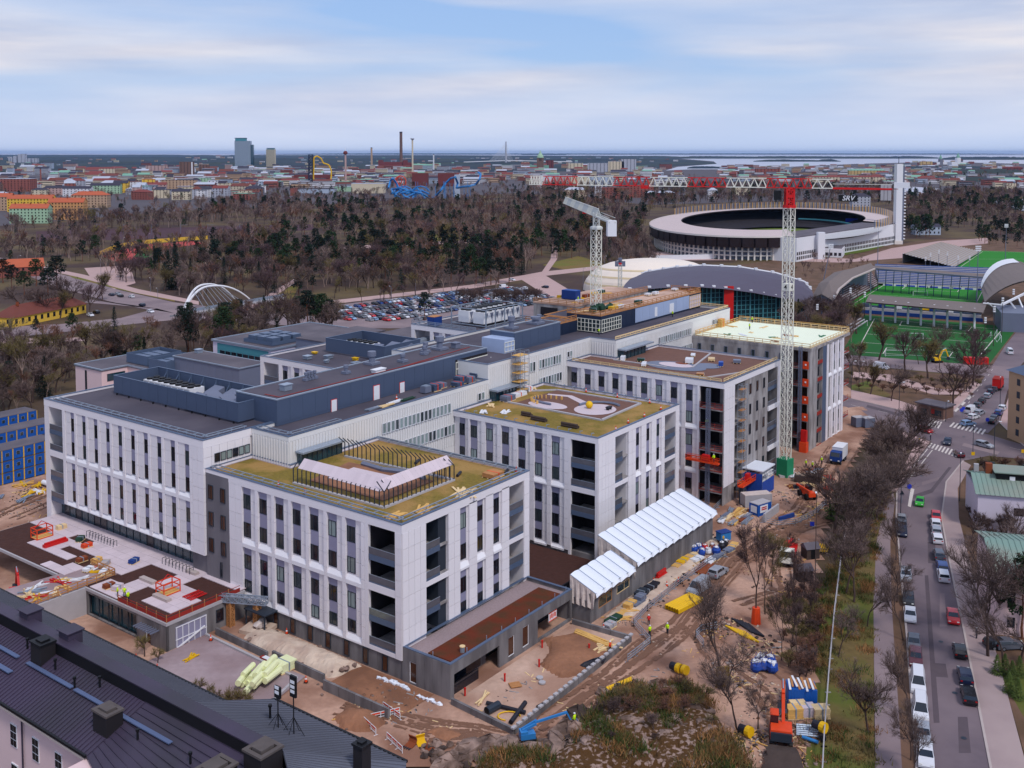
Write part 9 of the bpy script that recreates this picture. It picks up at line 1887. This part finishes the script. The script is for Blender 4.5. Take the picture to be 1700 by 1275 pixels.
for i in range(36):
 u,v=ru(-6,-.5),ru(8,29);p=W(u,v);s=ru(.2,.6);lk('boulder',bl[0],None,(p.x,p.y,.45),ru(0,6.28),s,label='broken stone on the rubble strip along the front wing',category='boulder',group='stones of the rubble strip')
for i in range(26):
 px,py=ru(700,780),ru(1235,1275)
 p=P(px,py);s=ru(.3,1.0);lk('boulder',bl[i%6],None,(p.x,p.y,-.05),ru(0,6.28),s,label='small loose stone at the haul road end of the rock',category='boulder',group='small stones by the haul road')
for i in range(18):px,py=ru(1268,1325),ru(1247,1275);p=P(px,py);s=ru(.25,.7);lk('boulder',bl[i%6],None,(p.x,p.y,0),ru(0,6.28),s,label='stone in the rubble heap below the orange excavator',category='boulder',group='stones below the excavator')
gm=[]
for s in range(3):
 rg=random.Random(70+s);b=MB()
 for _ in range(70):x,y=rg.gauss(0,.5),rg.gauss(0,.5);a=rg.uniform(0,6.28);h=rg.uniform(.25,.8);w=.05;b.face([(x-w*cos(a),y-w*sin(a),0),(x+w*cos(a),y+w*sin(a),0),(x+rg.gauss(0,.25),y+rg.gauss(0,.25),h)])
 gm.append(b.mesh('tuft',('aV','cQ','c3')[s]))
me_dummy=bpy.data.meshes.new('none');me_dummy.from_pydata([(0,0,-.01),(.001,0,-.01),(0,.001,-.01)],[],[(0,1,2)]);me_dummy.materials.append(MT['twig'])
dep=bpy.context.evaluated_depsgraph_get();tp=[];rt=random.Random(4)
bv=bv0;xs,ys=[p[0]for p in rpoly],[p[1]for p in rpoly]
for _ in range(2000):
 x,y=rt.uniform(min(xs),max(xs)),rt.uniform(min(ys),max(ys))
 if not in_poly(x,y,rpoly):continue
 if sin(x*.5+1)*sin(y*.43)+.5*sin(x*.21-y*.3)+rt.uniform(-.5,.5)<.35:continue
 h_=bv.ray_cast(Ve((x,y,50)),Ve((0,0,-1)))
 if h_[0]is not None:tp.append((x,y,h_[0].z))
vg=[tuple(P(x,y)[:2])for x,y in((1300,1320),(1352,1130),(1345,1000),(1400,890),(1470,790),(1482,815),(1455,900),(1450,1000),(1452,1320))];xs,ys=[p[0]for p in vg],[p[1]for p in vg]
for _ in range(3200):
 x,y=rt.uniform(min(xs),max(xs)),rt.uniform(min(ys),max(ys))
 if in_poly(x,y,vg)and sin(x*.4)*sin(y*.23+2)+rt.uniform(-.6,.6)>-.1:tp.append((x,y,0))
sc_o=scatter('dry_grass',[(x,y,rt.uniform(.7,1.5),rt.randrange(3),rt.uniform(0,6))for x,y,z in tp],[(me_dummy,g)for g in gm],'dry grass and heather tufts on the rock and verges')
co=np.array([c for x,y,z in tp for c in(x,y,z)],'f');sc_o.data.vertices.foreach_set('co',co);sc_o.data.update()
for i in range(22):
 for _t in range(20):
  px,py=ru(960,1235),ru(1130,1275);p=P(px,py)
  if in_poly(p.x,p.y,rpoly):break
 h_=bv.ray_cast(Ve((p.x,p.y,50)),Ve((0,0,-1)))
 if h_[0]is not None:tt=tre('low brown bush growing on the mossy rock',p,ru(.9,2.2),'shrub',i,None,1.5,'bushes on the mossy rock','bare_shrub','shrub');tt.location.z=h_[0].z-.1
rlf('rubble_heap',[P(x,y)[:2]for x,y in((1262,1285),(1275,1250),(1318,1248),(1335,1285))],.05,'aO',.5,1.2,31,.9)
dbm=[]
for s in range(8):
 rg=random.Random(200+s);b=MB()
 for _ in range(5):
  x,y=rg.gauss(0,.8),rg.gauss(0,.8)
  if s%3==0:b.beam((x,y,.1),(x+rg.gauss(0,.5),y+rg.gauss(0,.5),.14),.1,.08)
  else:b.blob((x,y,.08),rg.uniform(.1,.32),rg.uniform(.1,.28),rg.uniform(.06,.2),0,rg,.35,6,3)
 dbm.append(b.mesh('scrap',('a3','rock','aX','timber','aO','rock','aI','mud')[s]))
dp=[];rt=random.Random(77);zones=[([(1000,1040),(1190,890),(1215,905),(1060,1035)],520),([(1190,870),(1240,835),(1370,790),(1375,850),(1290,885)],520),([(1160,1040),(1260,1020),(1320,1120),(1350,1275),(1240,1275),(1230,1180)],420),([(700,1200),(860,1230),(1100,1060),(1230,930),(1300,900),(1340,1000),(1130,1110),(960,1180),(800,1260)],380),([(770,1165),(950,1040),(1040,1066),(855,1210)],160),([(500,1130),(680,1150),(740,1185),(560,1210)],150),([(0,830),(75,800),(80,860),(0,900)],160),([(1280,890),(1370,860),(1350,1000),(1290,1000)],200)]
for poly,n in zones:
 gp=[tuple(P(x,y)[:2])for x,y in poly];xs,ys=[p[0]for p in gp],[p[1]for p in gp];k=0
 while k<n:
  x,y=rt.uniform(min(xs),max(xs)),rt.uniform(min(ys),max(ys))
  if in_poly(x,y,gp)and sin(x*.45)*sin(y*.4+1)+rt.uniform(-.7,.7)>0:dp.append((x,y,rt.uniform(.5,1.5),rt.randrange(8),rt.uniform(0,6)))
  k+=1
scatter('site_debris',dp,[(me_dummy,g)for g in dbm],'scattered stones, timber ends and scraps on the building site')
big('sea',[(-90000,2500),(90000,2500),(90000,120000),(-90000,120000)],-.6,'water')
def at_row(px,py):return P(px,py)
def far_land(name,pts,mat='bV'):return wpl(name,pts,.2,mat)
far_land('far_shore',[(-400,262.2),(400,262),(900,262),(1112,263),(1185,269),(1192,272),(1120,276),(1090,284),(-400,290)]);far_land('far_shore',[(-400,262.2),(-400,257.2),(0,257.2),(140,257.6),(300,258.2),(420,257.6),(700,257.4),(900,258.5),(1000,258.5),(1100,259.5),(1170,261),(1112,263),(900,262),(400,262)])
wpl('bay_water',[(1120,262.5),(1800,261),(1800,268),(1700,272),(1560,268.5),(1420,272),(1330,276),(1230,281),(1150,281),(1105,283),(1125,277),(1190,272),(1185,268)],.3,'water');wpl('bay_water',[(1500,309),(1560,313),(1545,321),(1500,322)],.3,'water');wpl('bay_water',[(1640,334),(1700,330),(1800,330),(1800,352),(1700,350),(1660,342)],.3,'water')
def cny(name,px0,px1,row,depth_rows,h,seed,label,step=None,mat='bV'):
 """a wooded ridge as a bumpy canopy surface with real height"""
 rg=random.Random(seed);Y0=P(850,row).y;Y1=P(850,row-depth_rows).y;X=lambda px,Y:(px-850)*Y/FPX;st=step or max(12,Y0/330);b=MB();nx=max(6,int((X(px1,Y0)-X(px0,Y0))/st));nx=min(nx,420);ny=max(4,min(26,int((Y1-Y0)/(st*3))));ph=[(rg.uniform(.3,2.5),rg.uniform(0,6.28))for _ in range(6)]
 for j in range(ny+1):
  Y=Y0+(Y1-Y0)*j/ny
  for i in range(nx+1):
   f=i/nx;e=min(1,10*f,10*(1-f))**.6*min(1,3*j/ny+(.001 if j else 0),4*(1-j/ny)+.001)**.7;z=e*h*(.72+.2*sum(sin(f*12*a+p_+j*.4)for a,p_ in ph)/2.4+rg.uniform(-.16,.2));b.v.append((X(px0+(px1-px0)*f,Y)+rg.uniform(-.3,.3)*st,Y,max(z,-.5)))
 for j in range(ny):
  for i in range(nx):k=j*(nx+1)+i;b.f.append((k,k+1,k+nx+2,k+nx+1));b.m.append(0)
 return lk(name,b.mesh(name,mat),kind='structure',label=label)
for i,(a,b_,r_,d_,h)in enumerate(((430,1700,256.6,.5,45),(1100,1560,263.5,1.8,26),(1250,1395,268.5,1.3,16),(1560,1760,265.5,1.6,30),(865,940,257.4,.4,40),(-100,330,259.2,1.2,26),(300,560,260.2,1.4,24),(480,900,261.5,1.6,24),(850,1130,261.8,1.6,22),(-100,360,264,2.2,18),(330,700,267,2.6,16),(640,1120,268,2.6,16),(-100,200,270,3,14),(150,470,274,3,13),(600,900,273,3,13),(1140,1255,280,1.6,9),(1330,1420,287,2,8),(1560,1700,288,3,13),(1500,1800,302,5,12),(1440,1640,280,3,10))):cny('wooded_ridge',a,b_,r_,d_,h,40+i,None)
for i in range(24):pass
def chs(px,py,wpx,top,wall,roof,rtype='flat',ang=None,depth=None,label=None,group=None,storeys=None,name='city_house',chim=0,wr=True,rh=None):
 p=P(px,py);L=wpx*p.y/FPX;h=hgt(top,py);a=ru(-.25,.25)if ang is None else ang
 return hse(label or '%s block of flats with a %s roof in the far city'%(wall,roof.split('_')[1]),p,a,L,depth or max(11,min(18,L*.5)),h,'city_'+wall,roof,rtype,rh if rh is not None else min(5,h*.3),group or '%s far city blocks with %s roofs'%(wall,roof.split('_')[1]),name,'building',wr,storeys,max(1.2,p.y/1100),chim,max(3.4,p.y/330))
for a in((16,371,62,346,'mint','roof_red','gable',.06,14,'mint green block of flats with a bright red roof at the left'),(80,365,58,336,'orange','roof_red','gable',.05,13,'orange block of flats with a red roof right of the mint green one'),(12,352,74,330,'yellow','roof_red','gable',.04,14,'long yellow block of flats behind the mint green one'),(-30,350,48,327,'tan','roof_red','gable',.0,14,'tan block with a red roof at the left picture edge'),(118,345,58,324,'tan','roof_red','hip',.1,18,'tan building with a big orange red hipped roof'),(150,322,48,308,'mint','roof_dark','gable',.1,14,'pale green block with a dark gabled roof'),(188,320,24,304,'yellow','roof_dark','gable',.1,14,'small yellow block beside the pale green one'),(205,318,32,302,'white','roof_maroon','flat',.1,14,'white block with balconies beside the yellow tower block'),(236,320,20,298,'yellow','roof_red','flat',.25,16,'yellow tower block between white and tan blocks'),(256,318,14,299,'white','roof_pale','flat',.1,14,'narrow white block beside the yellow tower block'),(268,318,56,299,'tan','roof_dark','flat',.05,16,'broad tan block with a dark flat roof'),(0,318,50,297,'brick','roof_pale','flat',0,30,'red brick hall with white window bands at the left edge'),(52,325,24,315,'cream','roof_dark','hip',0,14,'cream block left of the brown row'),(74,324,34,312,'pink','roof_dark','gable',.05,14,'brown pink block with a dark roof'),(104,326,46,313,'white','roof_dark','gable',.05,14,'pale row with a grey roof before the pale green block'),(88,295,36,285,'mint','roof_pale','flat',0,20,'pale green office far behind the chimney'),(138,292,52,280,'cream','roof_maroon','hip',0,22,'cream hall with a maroon hipped roof far left'),(242,285,36,275,'pink','roof_brown','flat',0,20,'pink brown office block in the middle left distance'),(298,291,22,269,'brown','roof_brown','flat',0,20,'brown tower office beside the tall white mast'),(330,285,16,274,'brown','roof_brown','flat',0,20,'second smaller brown office block'),(285,332,30,318,'cream','roof_dark','gable',.1,14,'cream house with a grey gable roof among the trees'),(322,318,34,306,'dark red','roof_pale','gable',0,14,'dark red block with a pale roof'),(322,310,26,296,'mint','roof_copper','flat',0,14,'pale green topped block behind the dark red one'),(345,312,24,300,'white','roof_pale','flat',0,14,'white block right of the dark red one'),(885,310,24,291,'pink','roof_pale','flat',0,18,'pink block at the left of the red white row'),(897,312,22,292,'white','roof_pale','flat',0,16,'white stepped block in the middle row'),(918,313,32,292,'pink','roof_pale','flat',0,18,'pink and red block with balcony bands'),(948,314,30,293,'cream','roof_pale','flat',0,16,'cream block left of the pale blue one'),(978,312,40,294,'pale blue','roof_pale','flat',0,16,'pale blue grey block behind the crane jib'),(938,328,36,315,'cream','roof_pale','hip',0,14,'cream villa with a pale hipped roof before the city'),(988,328,12,308,'white','roof_pale','flat',0,12,'narrow white end block beside the red brick row'),(1000,331,46,312,'brick','roof_maroon','flat',0,18,'red brick block with white balconies'),(1045,328,40,308,'brick','roof_maroon','flat',0,16,'second red brick block behind the first'),(1072,330,50,320,'dark red','roof_pale','hip',0,16,'dark red long house with a grey roof by the trees'),(976,286,36,271,'pale grey','roof_pale','flat',0,18,'long pale tower row in the middle distance'),(1010,287,26,268,'cream','roof_pale','flat',0,18,'cream tower block in the middle distance'),(1032,287,24,264,'pale grey','roof_dark','flat',0,20,'tall pale grid faced tower block'),(944,283,24,271,'cream','roof_pale','flat',0,18,'cream slab block left of the tower row'),(866,279,12,269,'tan','roof_pale','flat',0,14,'small tan tower block left of the church tower'),(906,279,13,266,'dark red','roof_dark','flat',0,14,'dark red block right of the church tower'),(1221,324,25,311,'cream','roof_dark','flat',0,14,'cream villa below the crane jib'),(1176,330,16,316,'white','roof_pale','hip',0,12,'white villa among the dark trees'),(1415,343,30,326,'pale grey','roof_dark','hip',0,14,'pale villa with a small turret behind the stadium'),(1520,390,42,376,'pale blue','roof_dark','gable',0,12,'dark blue house with a gabled roof beyond the tower'),(1528,276,20,268,'ochre','roof_pale','flat',0,18,'ochre block on the hill beyond the bay'),(1658,283,40,278,'dark red','roof_maroon','hip',0,18,'maroon roofed hall below the white church'),(1340,303,130,294,'cream','roof_maroon','hip',0,16,'long cream row with maroon roofs behind the crane'),(1255,291,40,280,'brick','roof_dark','flat',0,18,'brick block above the crane jib'),(1410,292,60,283,'ochre','roof_copper','hip',0,18,'long ochre building with a green roof')):
 px,py,w_,tp_,wl_,rf_,ty,an_,dp,lb=a;chs(px,py,w_,tp_,wl_,rf_,ty,an_,dp,lb,'city blocks with their own look',None,'city_house',5 if rf_=='roof_red' else 0)
rc=random.Random(8);palette=['cream','white','pale grey','pink','tan','brick','cream','pale blue','grey','brown','white','pale grey','white','grey','cream'];roofs=['roof_dark','roof_pale','roof_maroon','roof_dark','roof_pale','roof_brown','roof_dark','roof_copper']
FM=['city_'+k for k in('cream','white','pale grey','pink','tan','brick','grey','pale blue','white','cream')]+['roof_dark','roof_pale','roof_maroon','roof_brown','roof_copper','glass_0'];FAR=MB()
def far_house(px,py,w_,h_):
 p=P(px,py);L=w_*p.y/FPX;h=h_*p.y/FPX;D=max(12,L*.45);r=rc.randrange(10);t_=10+rc.choice((0,0,1,1,2,2,3,4));FAR.box(p.x,p.x+L,p.y,p.y+D,-.2,h,r)
 if rc.random()<.5:FAR.prism([(p.x-.5,p.y-.5),(p.x+L+.5,p.y-.5),(p.x+L+.5,p.y+D),(p.x-.5,p.y+D)],h+.01,h+.8,t_)
 else:FAR.face([(p.x-.5,p.y-.6,h),(p.x+L+.5,p.y-.6,h),(p.x+L,p.y+D/2,h*1.3),(p.x,p.y+D/2,h*1.3)],t_)
 for k in range(max(1,int(h/4))):FAR.box(p.x+.8,p.x+L-.8,p.y-.12,p.y-.02,k*h/max(1,int(h/4))+1.3,k*h/max(1,int(h/4))+2.7,15)
def fill(n,x0,x1,y0,y1,wr_,hr_,skip=()):
 for py,px in sorted([(rc.uniform(y0,y1),rc.uniform(x0,x1))for _ in range(n)]):
  if any(a<=px<=b and c<=py<=d for a,b,c,d in skip):continue
  s=(py-253.5)/50;w_=rc.uniform(*wr_)*(.55+.6*s);h_=rc.uniform(*hr_)*(.5+.7*s);ty=rc.choices(('flat','gable','hip'),(.5,.3,.2))[0]
  if py<313:far_house(px,py,w_,h_)
  else:chs(px,py,w_,py-h_,rc.choice(palette),rc.choice(roofs),ty,rc.uniform(-.4,.4))
fill(300,-60,420,279,332,(8,26),(5,11),((0,200,318,340),));fill(170,380,620,280,312,(8,28),(4,8));fill(150,600,900,279,306,(8,26),(4,8));fill(110,860,1120,279,308,(8,24),(4,9));fill(230,1190,1560,276,306,(8,22),(3,7));fill(60,1500,1720,269,292,(7,18),(3,6));fill(30,1560,1720,295,316,(10,22),(5,9))
for i in range(130):far_house(rc.uniform(-20,1120),rc.uniform(262,276),rc.uniform(3,9),rc.uniform(1.6,3.6))
for px,top,w_ in((14,262,6),(22,259,5),(30,256,5),(36,255.5,5),(42,263,8),(54,263,7)):chs(px,270,w_,top,'pale grey','roof_pale','flat',0,40,'pale far tower block in the cluster at the left horizon','tower cluster at the left horizon',None,'tower_block')
def twr(label,px,py,top,wpx,wall,name='tower_block',d=30,bands=True,crown=None,cat='tower'):
 p=P(px,py);W_=wpx*p.y/FPX;h=hgt(top,py);t=tg(name,label,cat,p);m=MB();m.box(-W_/2,W_/2,0,d,0,h);wl=m.build('wall',wall,t);m=MB();n=int(h/3.6);c=max(2,int(W_/5))
 for r_ in range(n):
  for k in range(c):x=-W_/2+(k+.5)*W_/c;m.box(x-W_/c*.36,x+W_/c*.36,-.15,.1,2+r_*h/n,2+r_*h/n+1.9)
 if bands:s_=m.build('window_rows','glass_teal',wl);s_['kind']='stuff'
 if crown:m=MB();m.box(-W_*crown[0],W_*crown[1],1,d-1,h+.1,h*crown[2]);m.build('crown','bB',t);m=MB();m.box(-W_*(crown[0]+.05),W_*(crown[1]+.03),0,d,h*crown[2]+.1,h*crown[2]+2);m.build('roof','roof_dark',t)
 return t,W_,h
t,W_,h=twr('tall glass high-rise, the taller of the two towers on the horizon',403,278.5,234,26,'city_pale blue',crown=(.46,.2,1.1));m=MB();m.box(W_/2+.1,W_/2+12,4,28,0,h*.86);m.build('side_wing','glass_teal',t);twr('pale high-rise, the shorter of the two towers on the horizon',449,278,248,14,'city_cream',crown=(.4,.4,1.05))
def stc(label,px,py,top,wpx,mat,band=None,name='chimney_stack',cat='chimney'):
 p=P(px,py);r=wpx*p.y/FPX/2;h=hgt(top,py);t=tg(name,label,cat,p);m=MB();m.lathe((0,0,0),[(r*1.15,0),(r,h)],12);m.build('shaft',mat,t);m=MB();m.lathe((0,0,h*.97),[(r*1.08,0),(r*1.08,h*.035)],12);m.build('crown',band or 'roof_dark',t);return t,r,h
stc('tall dark power station chimney rising above the horizon',666,277,219,4.6,'city_brown');stc('shorter grey chimney left of the tall dark one',617,277,245,3.0,'city_tan');t,r,h=stc('pale free fall tower with a wider top',685,290,230,2.6,'city_cream',None,'ride_tower','tower');m=MB();m.lathe((0,0,h-5),[(r*1.2,0),(r*2.4,3),(r*2.4,6)],10);m.build('head','city_pale grey',t);stc('red brick chimney among the houses at the left',68,312,280,2.4,'city_brick');stc('thin white exhaust tower right of the free fall tower',720,282,256,2.0,'a0',None,'ride_tower','tower');stc('slim white mast between the brown offices',319,297,268,2.2,'a0',None,'mast','mast')
t,r,h=stc('panorama tower with a dark ring cabin near the yellow coaster',574,310,252,3.0,'city_pink',None,'observation_tower','tower');m=MB();m.lathe((0,0,h-6),[(r*1.5,0),(r*2.4,2),(r*2.4,5),(r,8)],12);m.build('ring_cabin','city_dark red',t);m=MB();m.tube((0,0,h),(0,0,h+9),.4,5);m.build('spire','a0',t)
t=tg('power_station','dark red power station with an orange hall below the tall chimney','power station',P(628,281));q=P(628,281).y/FPX;m=MB();[m.box(a*q,b*q,0,60,0,h_*q)for a,b,h_ in((0,6,15),(6,40,12),(41,47,15),(47,56,11))];m.build('hall','city_dark red',t);m=MB();m.box(0,54*q,-40,-1,0,6*q);m.build('front_hall','city_brick',t)
t,W_,h=twr('granite church tower with a green copper cap on the horizon',897,280,262,11,'city_brown','church_tower',22,False,None,'church');m=MB();m.lathe((0,11,h),[(W_*.52,0),(W_*.5,6),(W_*.36,14),(W_*.2,20),(W_*.14,26),(.1,36)],8);m.build('cap','city_mint',t);m=MB();m.box(-W_*1.6,-W_*.55,5,60,0,h*.3);m.box(W_*.55,W_*1.3,5,60,0,h*.3);m.build('nave','roof_copper',t);m=MB();[m.box(x-1,x+1,-.3,.1,h*.7,h*.88)for x in(-4,0,4)];m.build('belfry_window','a7',t)
t=tg('cable_stayed_bridge','cable stayed bridge with a tall leaning pylon on the horizon','bridge',P(840,272));q=P(840,272).y/FPX;hp=hgt(235,272);m=MB();m.tube((0,0,0),(0,0,hp),8,6,r2=4);m.build('pylon','city_pale grey',t);m=MB();m.path([(-70*q,0,12),(-30*q,0,18),(0,0,22),(25*q,0,22),(60*q,0,18),(110*q,0,14)],3.4,4);m.build('deck','a0',t);m=MB();[m.beam((0,0,hp*(.55+.04*k)),(-(4+2.3*k)*q,0,21),1.1)for k in range(11)];[m.beam((0,0,hp*(.55+.06*k)),((2+1.6*k)*q,0,22),.9)for k in range(7)];m.build('cable','a0',t)
for px,py,top,w_,l in((1592,275,262,6,'white church with a tower on the far hill'),(1563,273,264,5,'dark domed church on the far hill')):t,W_,h=twr(l,px,py,top,w_,'a0' if px>1570 else 'city_grey','church',30,False,None,'church');m=MB();m.lathe((0,15,h),[(W_*.5,0),(W_*.45,10),(W_*.2,20),(.5,30)],8);m.build('dome','roof_copper',t);m=MB();m.box(-W_*2,-W_*.55,0,60,0,h*.45);m.box(W_*.55,W_*2,0,60,0,h*.45);m.build('nave','a0',t)
t=tg('roller_coaster','yellow roller coaster with a dark lift tower','roller coaster',P(535,308));o_=P(535,308);Yc=o_.y;pt=lambda px,py,dy=0:at_y(px,py,Yc+dy)-o_;m=MB();m.path([pt(x,y,d)for x,y,d in((520,304,0),(521,280,0),(521,262,0),(526,259,3),(533,263,6),(537,271,8),(541,272,8),(546,274,10),(550,283,10),(550,295,8),(546,304,6),(540,308,4),(530,309,0),(524,304,-3),(520,295,-4))],1.7,6);m.build('track','a4',t);m=MB();ltc(m,pt(516,308),pt(516,257),9,10,(1,0,0),r=.6,rd_=.35);m.build('lift_tower','b3',t);m=MB();[m.beam(pt(x,312),pt(x,y,d),.7)for x,y,d in((506,302,0),(533,302,4),(546,302,6))];m.build('support','aH',t);m=MB();m.path([pt(x,y)for x,y in((496,309),(505,312),(518,313),(535,312),(548,309))],.9,5);m.build('low_track','a0',t)
t=tg('roller_coaster','tangle of bright blue roller coaster track above the wood','roller coaster',P(700,330));o_=P(700,330);Yc=o_.y;m=MB();rb=random.Random(3)
pts=[(645,312),(648,300),(652,296),(658,304),(664,318),(672,326),(684,330),(690,322),(680,316),(668,320),(660,326),(652,320),(650,314),(664,312),(684,318),(702,322),(715,330),(722,327),(732,316),(740,304),(748,296),(756,294),(760,304),(758,312),(768,310),(780,309),(790,306),(796,298),(798,290),(794,286)]
m.path([at_y(x,y,Yc+rb.uniform(-20,30))-o_ for x,y in pts],1.8,5);pts=[(648,322),(660,314),(676,322),(692,312),(706,330),(690,326),(672,312),(656,322),(668,330),(686,322),(700,316),(712,322)];m.path([at_y(x,y,Yc+rb.uniform(-10,30))-o_ for x,y in pts],1.7,5);m.path([at_y(650+8*cos(a*.5)+a*2.2,318+9*sin(a*.5),Yc+12)-o_ for a in range(26)],1.1,5);m.build('track','aK',t);m=MB()
for k in range(26):x=rb.uniform(648,795);m.beam(at_y(x,rb.uniform(300,322),Yc+10)-o_,Ve(((x-850)*Yc/FPX-o_.x,10,0)),.6)
m.build('support','aK',t)
t=tg('roller_coaster','small orange coaster loop behind the blue one','roller coaster',P(665,312));o_=P(665,312);Yc=o_.y;m=MB();m.path([at_y(665+9*cos(a*.52),301+9*sin(a*.52),Yc)-o_ for a in range(13)],1.2,5);m.path([at_y(663+4*cos(a*.52),300+6*sin(a*.52),Yc+4)-o_ for a in range(13)],1.2,5);m.build('track','a8',t);m=MB();[m.beam(at_y(x,300,Yc)-o_,at_y(x,312,Yc)-o_,.8)for x in(656,662,670,674)];m.build('support','a8',t)
t=tg('ride_tower','pale blue white drop tower box before the blue coaster','tower',P(759,328));h=hgt(290,328);m=MB();m.box(-4.4,4.4,0,8,0,h);m.build('tower','city_pale blue',t);m=MB();[m.box(-4.4+k*2.2-.1,-4.4+k*2.2+.1,-.2,-.01,0,h)for k in range(5)];m.build('rib','a0',t)
for px,py,w_,top,c,rf_,l in((488,300,90,291,'dark red','roof_brown','dark red hall behind the yellow coaster'),(684,309,26,288,'dark red','roof_brown','left dark red show hall behind the blue coaster'),(727,309,30,288,'dark red','roof_brown','right dark red show hall behind the blue coaster'),(583,321,54,305,'cream','roof_pale','plain cream wall of the amusement park'),(495,321,60,314,'pale blue','roof_dark','dark teal hall below the yellow coaster'),(482,325,6,313,'brick','roof_brown','magenta panel beside the teal hall'),(555,318,30,311,'mint','roof_copper','teal tent roof below the panorama tower')):chs(px,py,w_,top,c,rf_,'flat',0,30,l,'halls of the amusement park',None,'park_hall',0,False)
FAR.build('distant_buildings',FM,kind='stuff',label='mass of small distant houses of the city')
far=[]
for i in range(1500):
 rgn=rc.choice(((-60,420,290,345),(400,620,296,335),(600,880,298,330),(860,1130,290,330),(1120,1500,292,318),(1500,1720,275,325),(1090,1500,315,342)))
 px,py=rc.uniform(rgn[0],rgn[1]),rgn[2]+(rgn[3]-rgn[2])*rc.random()**.8;p=P(px,py);far.append((p.x,p.y,rc.uniform(8,15),rc.choices(range(13),(6,6,6,6,6,6,6,6,2,2,2,2,2))[0],rc.uniform(0,6)))
scatter('city_trees',far,protos,'bare and dark trees between the houses of the far city')
b=MB();b.box(-46000,46000,-400,80000,-2.5,190)
me=bpy.data.meshes.new('haze');me.from_pydata(b.v,[],b.f);hm=bpy.data.materials.new('haze');hm.use_nodes=True;t_=hm.node_tree;t_.nodes.remove(t_.nodes['Principled BSDF']);pv=nn(t_,'ShaderNodeVolumePrincipled');pv.inputs['Color'].default_value=(.36,.58,1,1);pv.inputs['Density'].default_value=HAZE;pv.inputs['Anisotropy'].default_value=.2;t_.links.new(pv.outputs[0],t_.nodes['Material Output'].inputs['Volume']);me.materials.append(hm);lk('haze',me,kind='stuff')
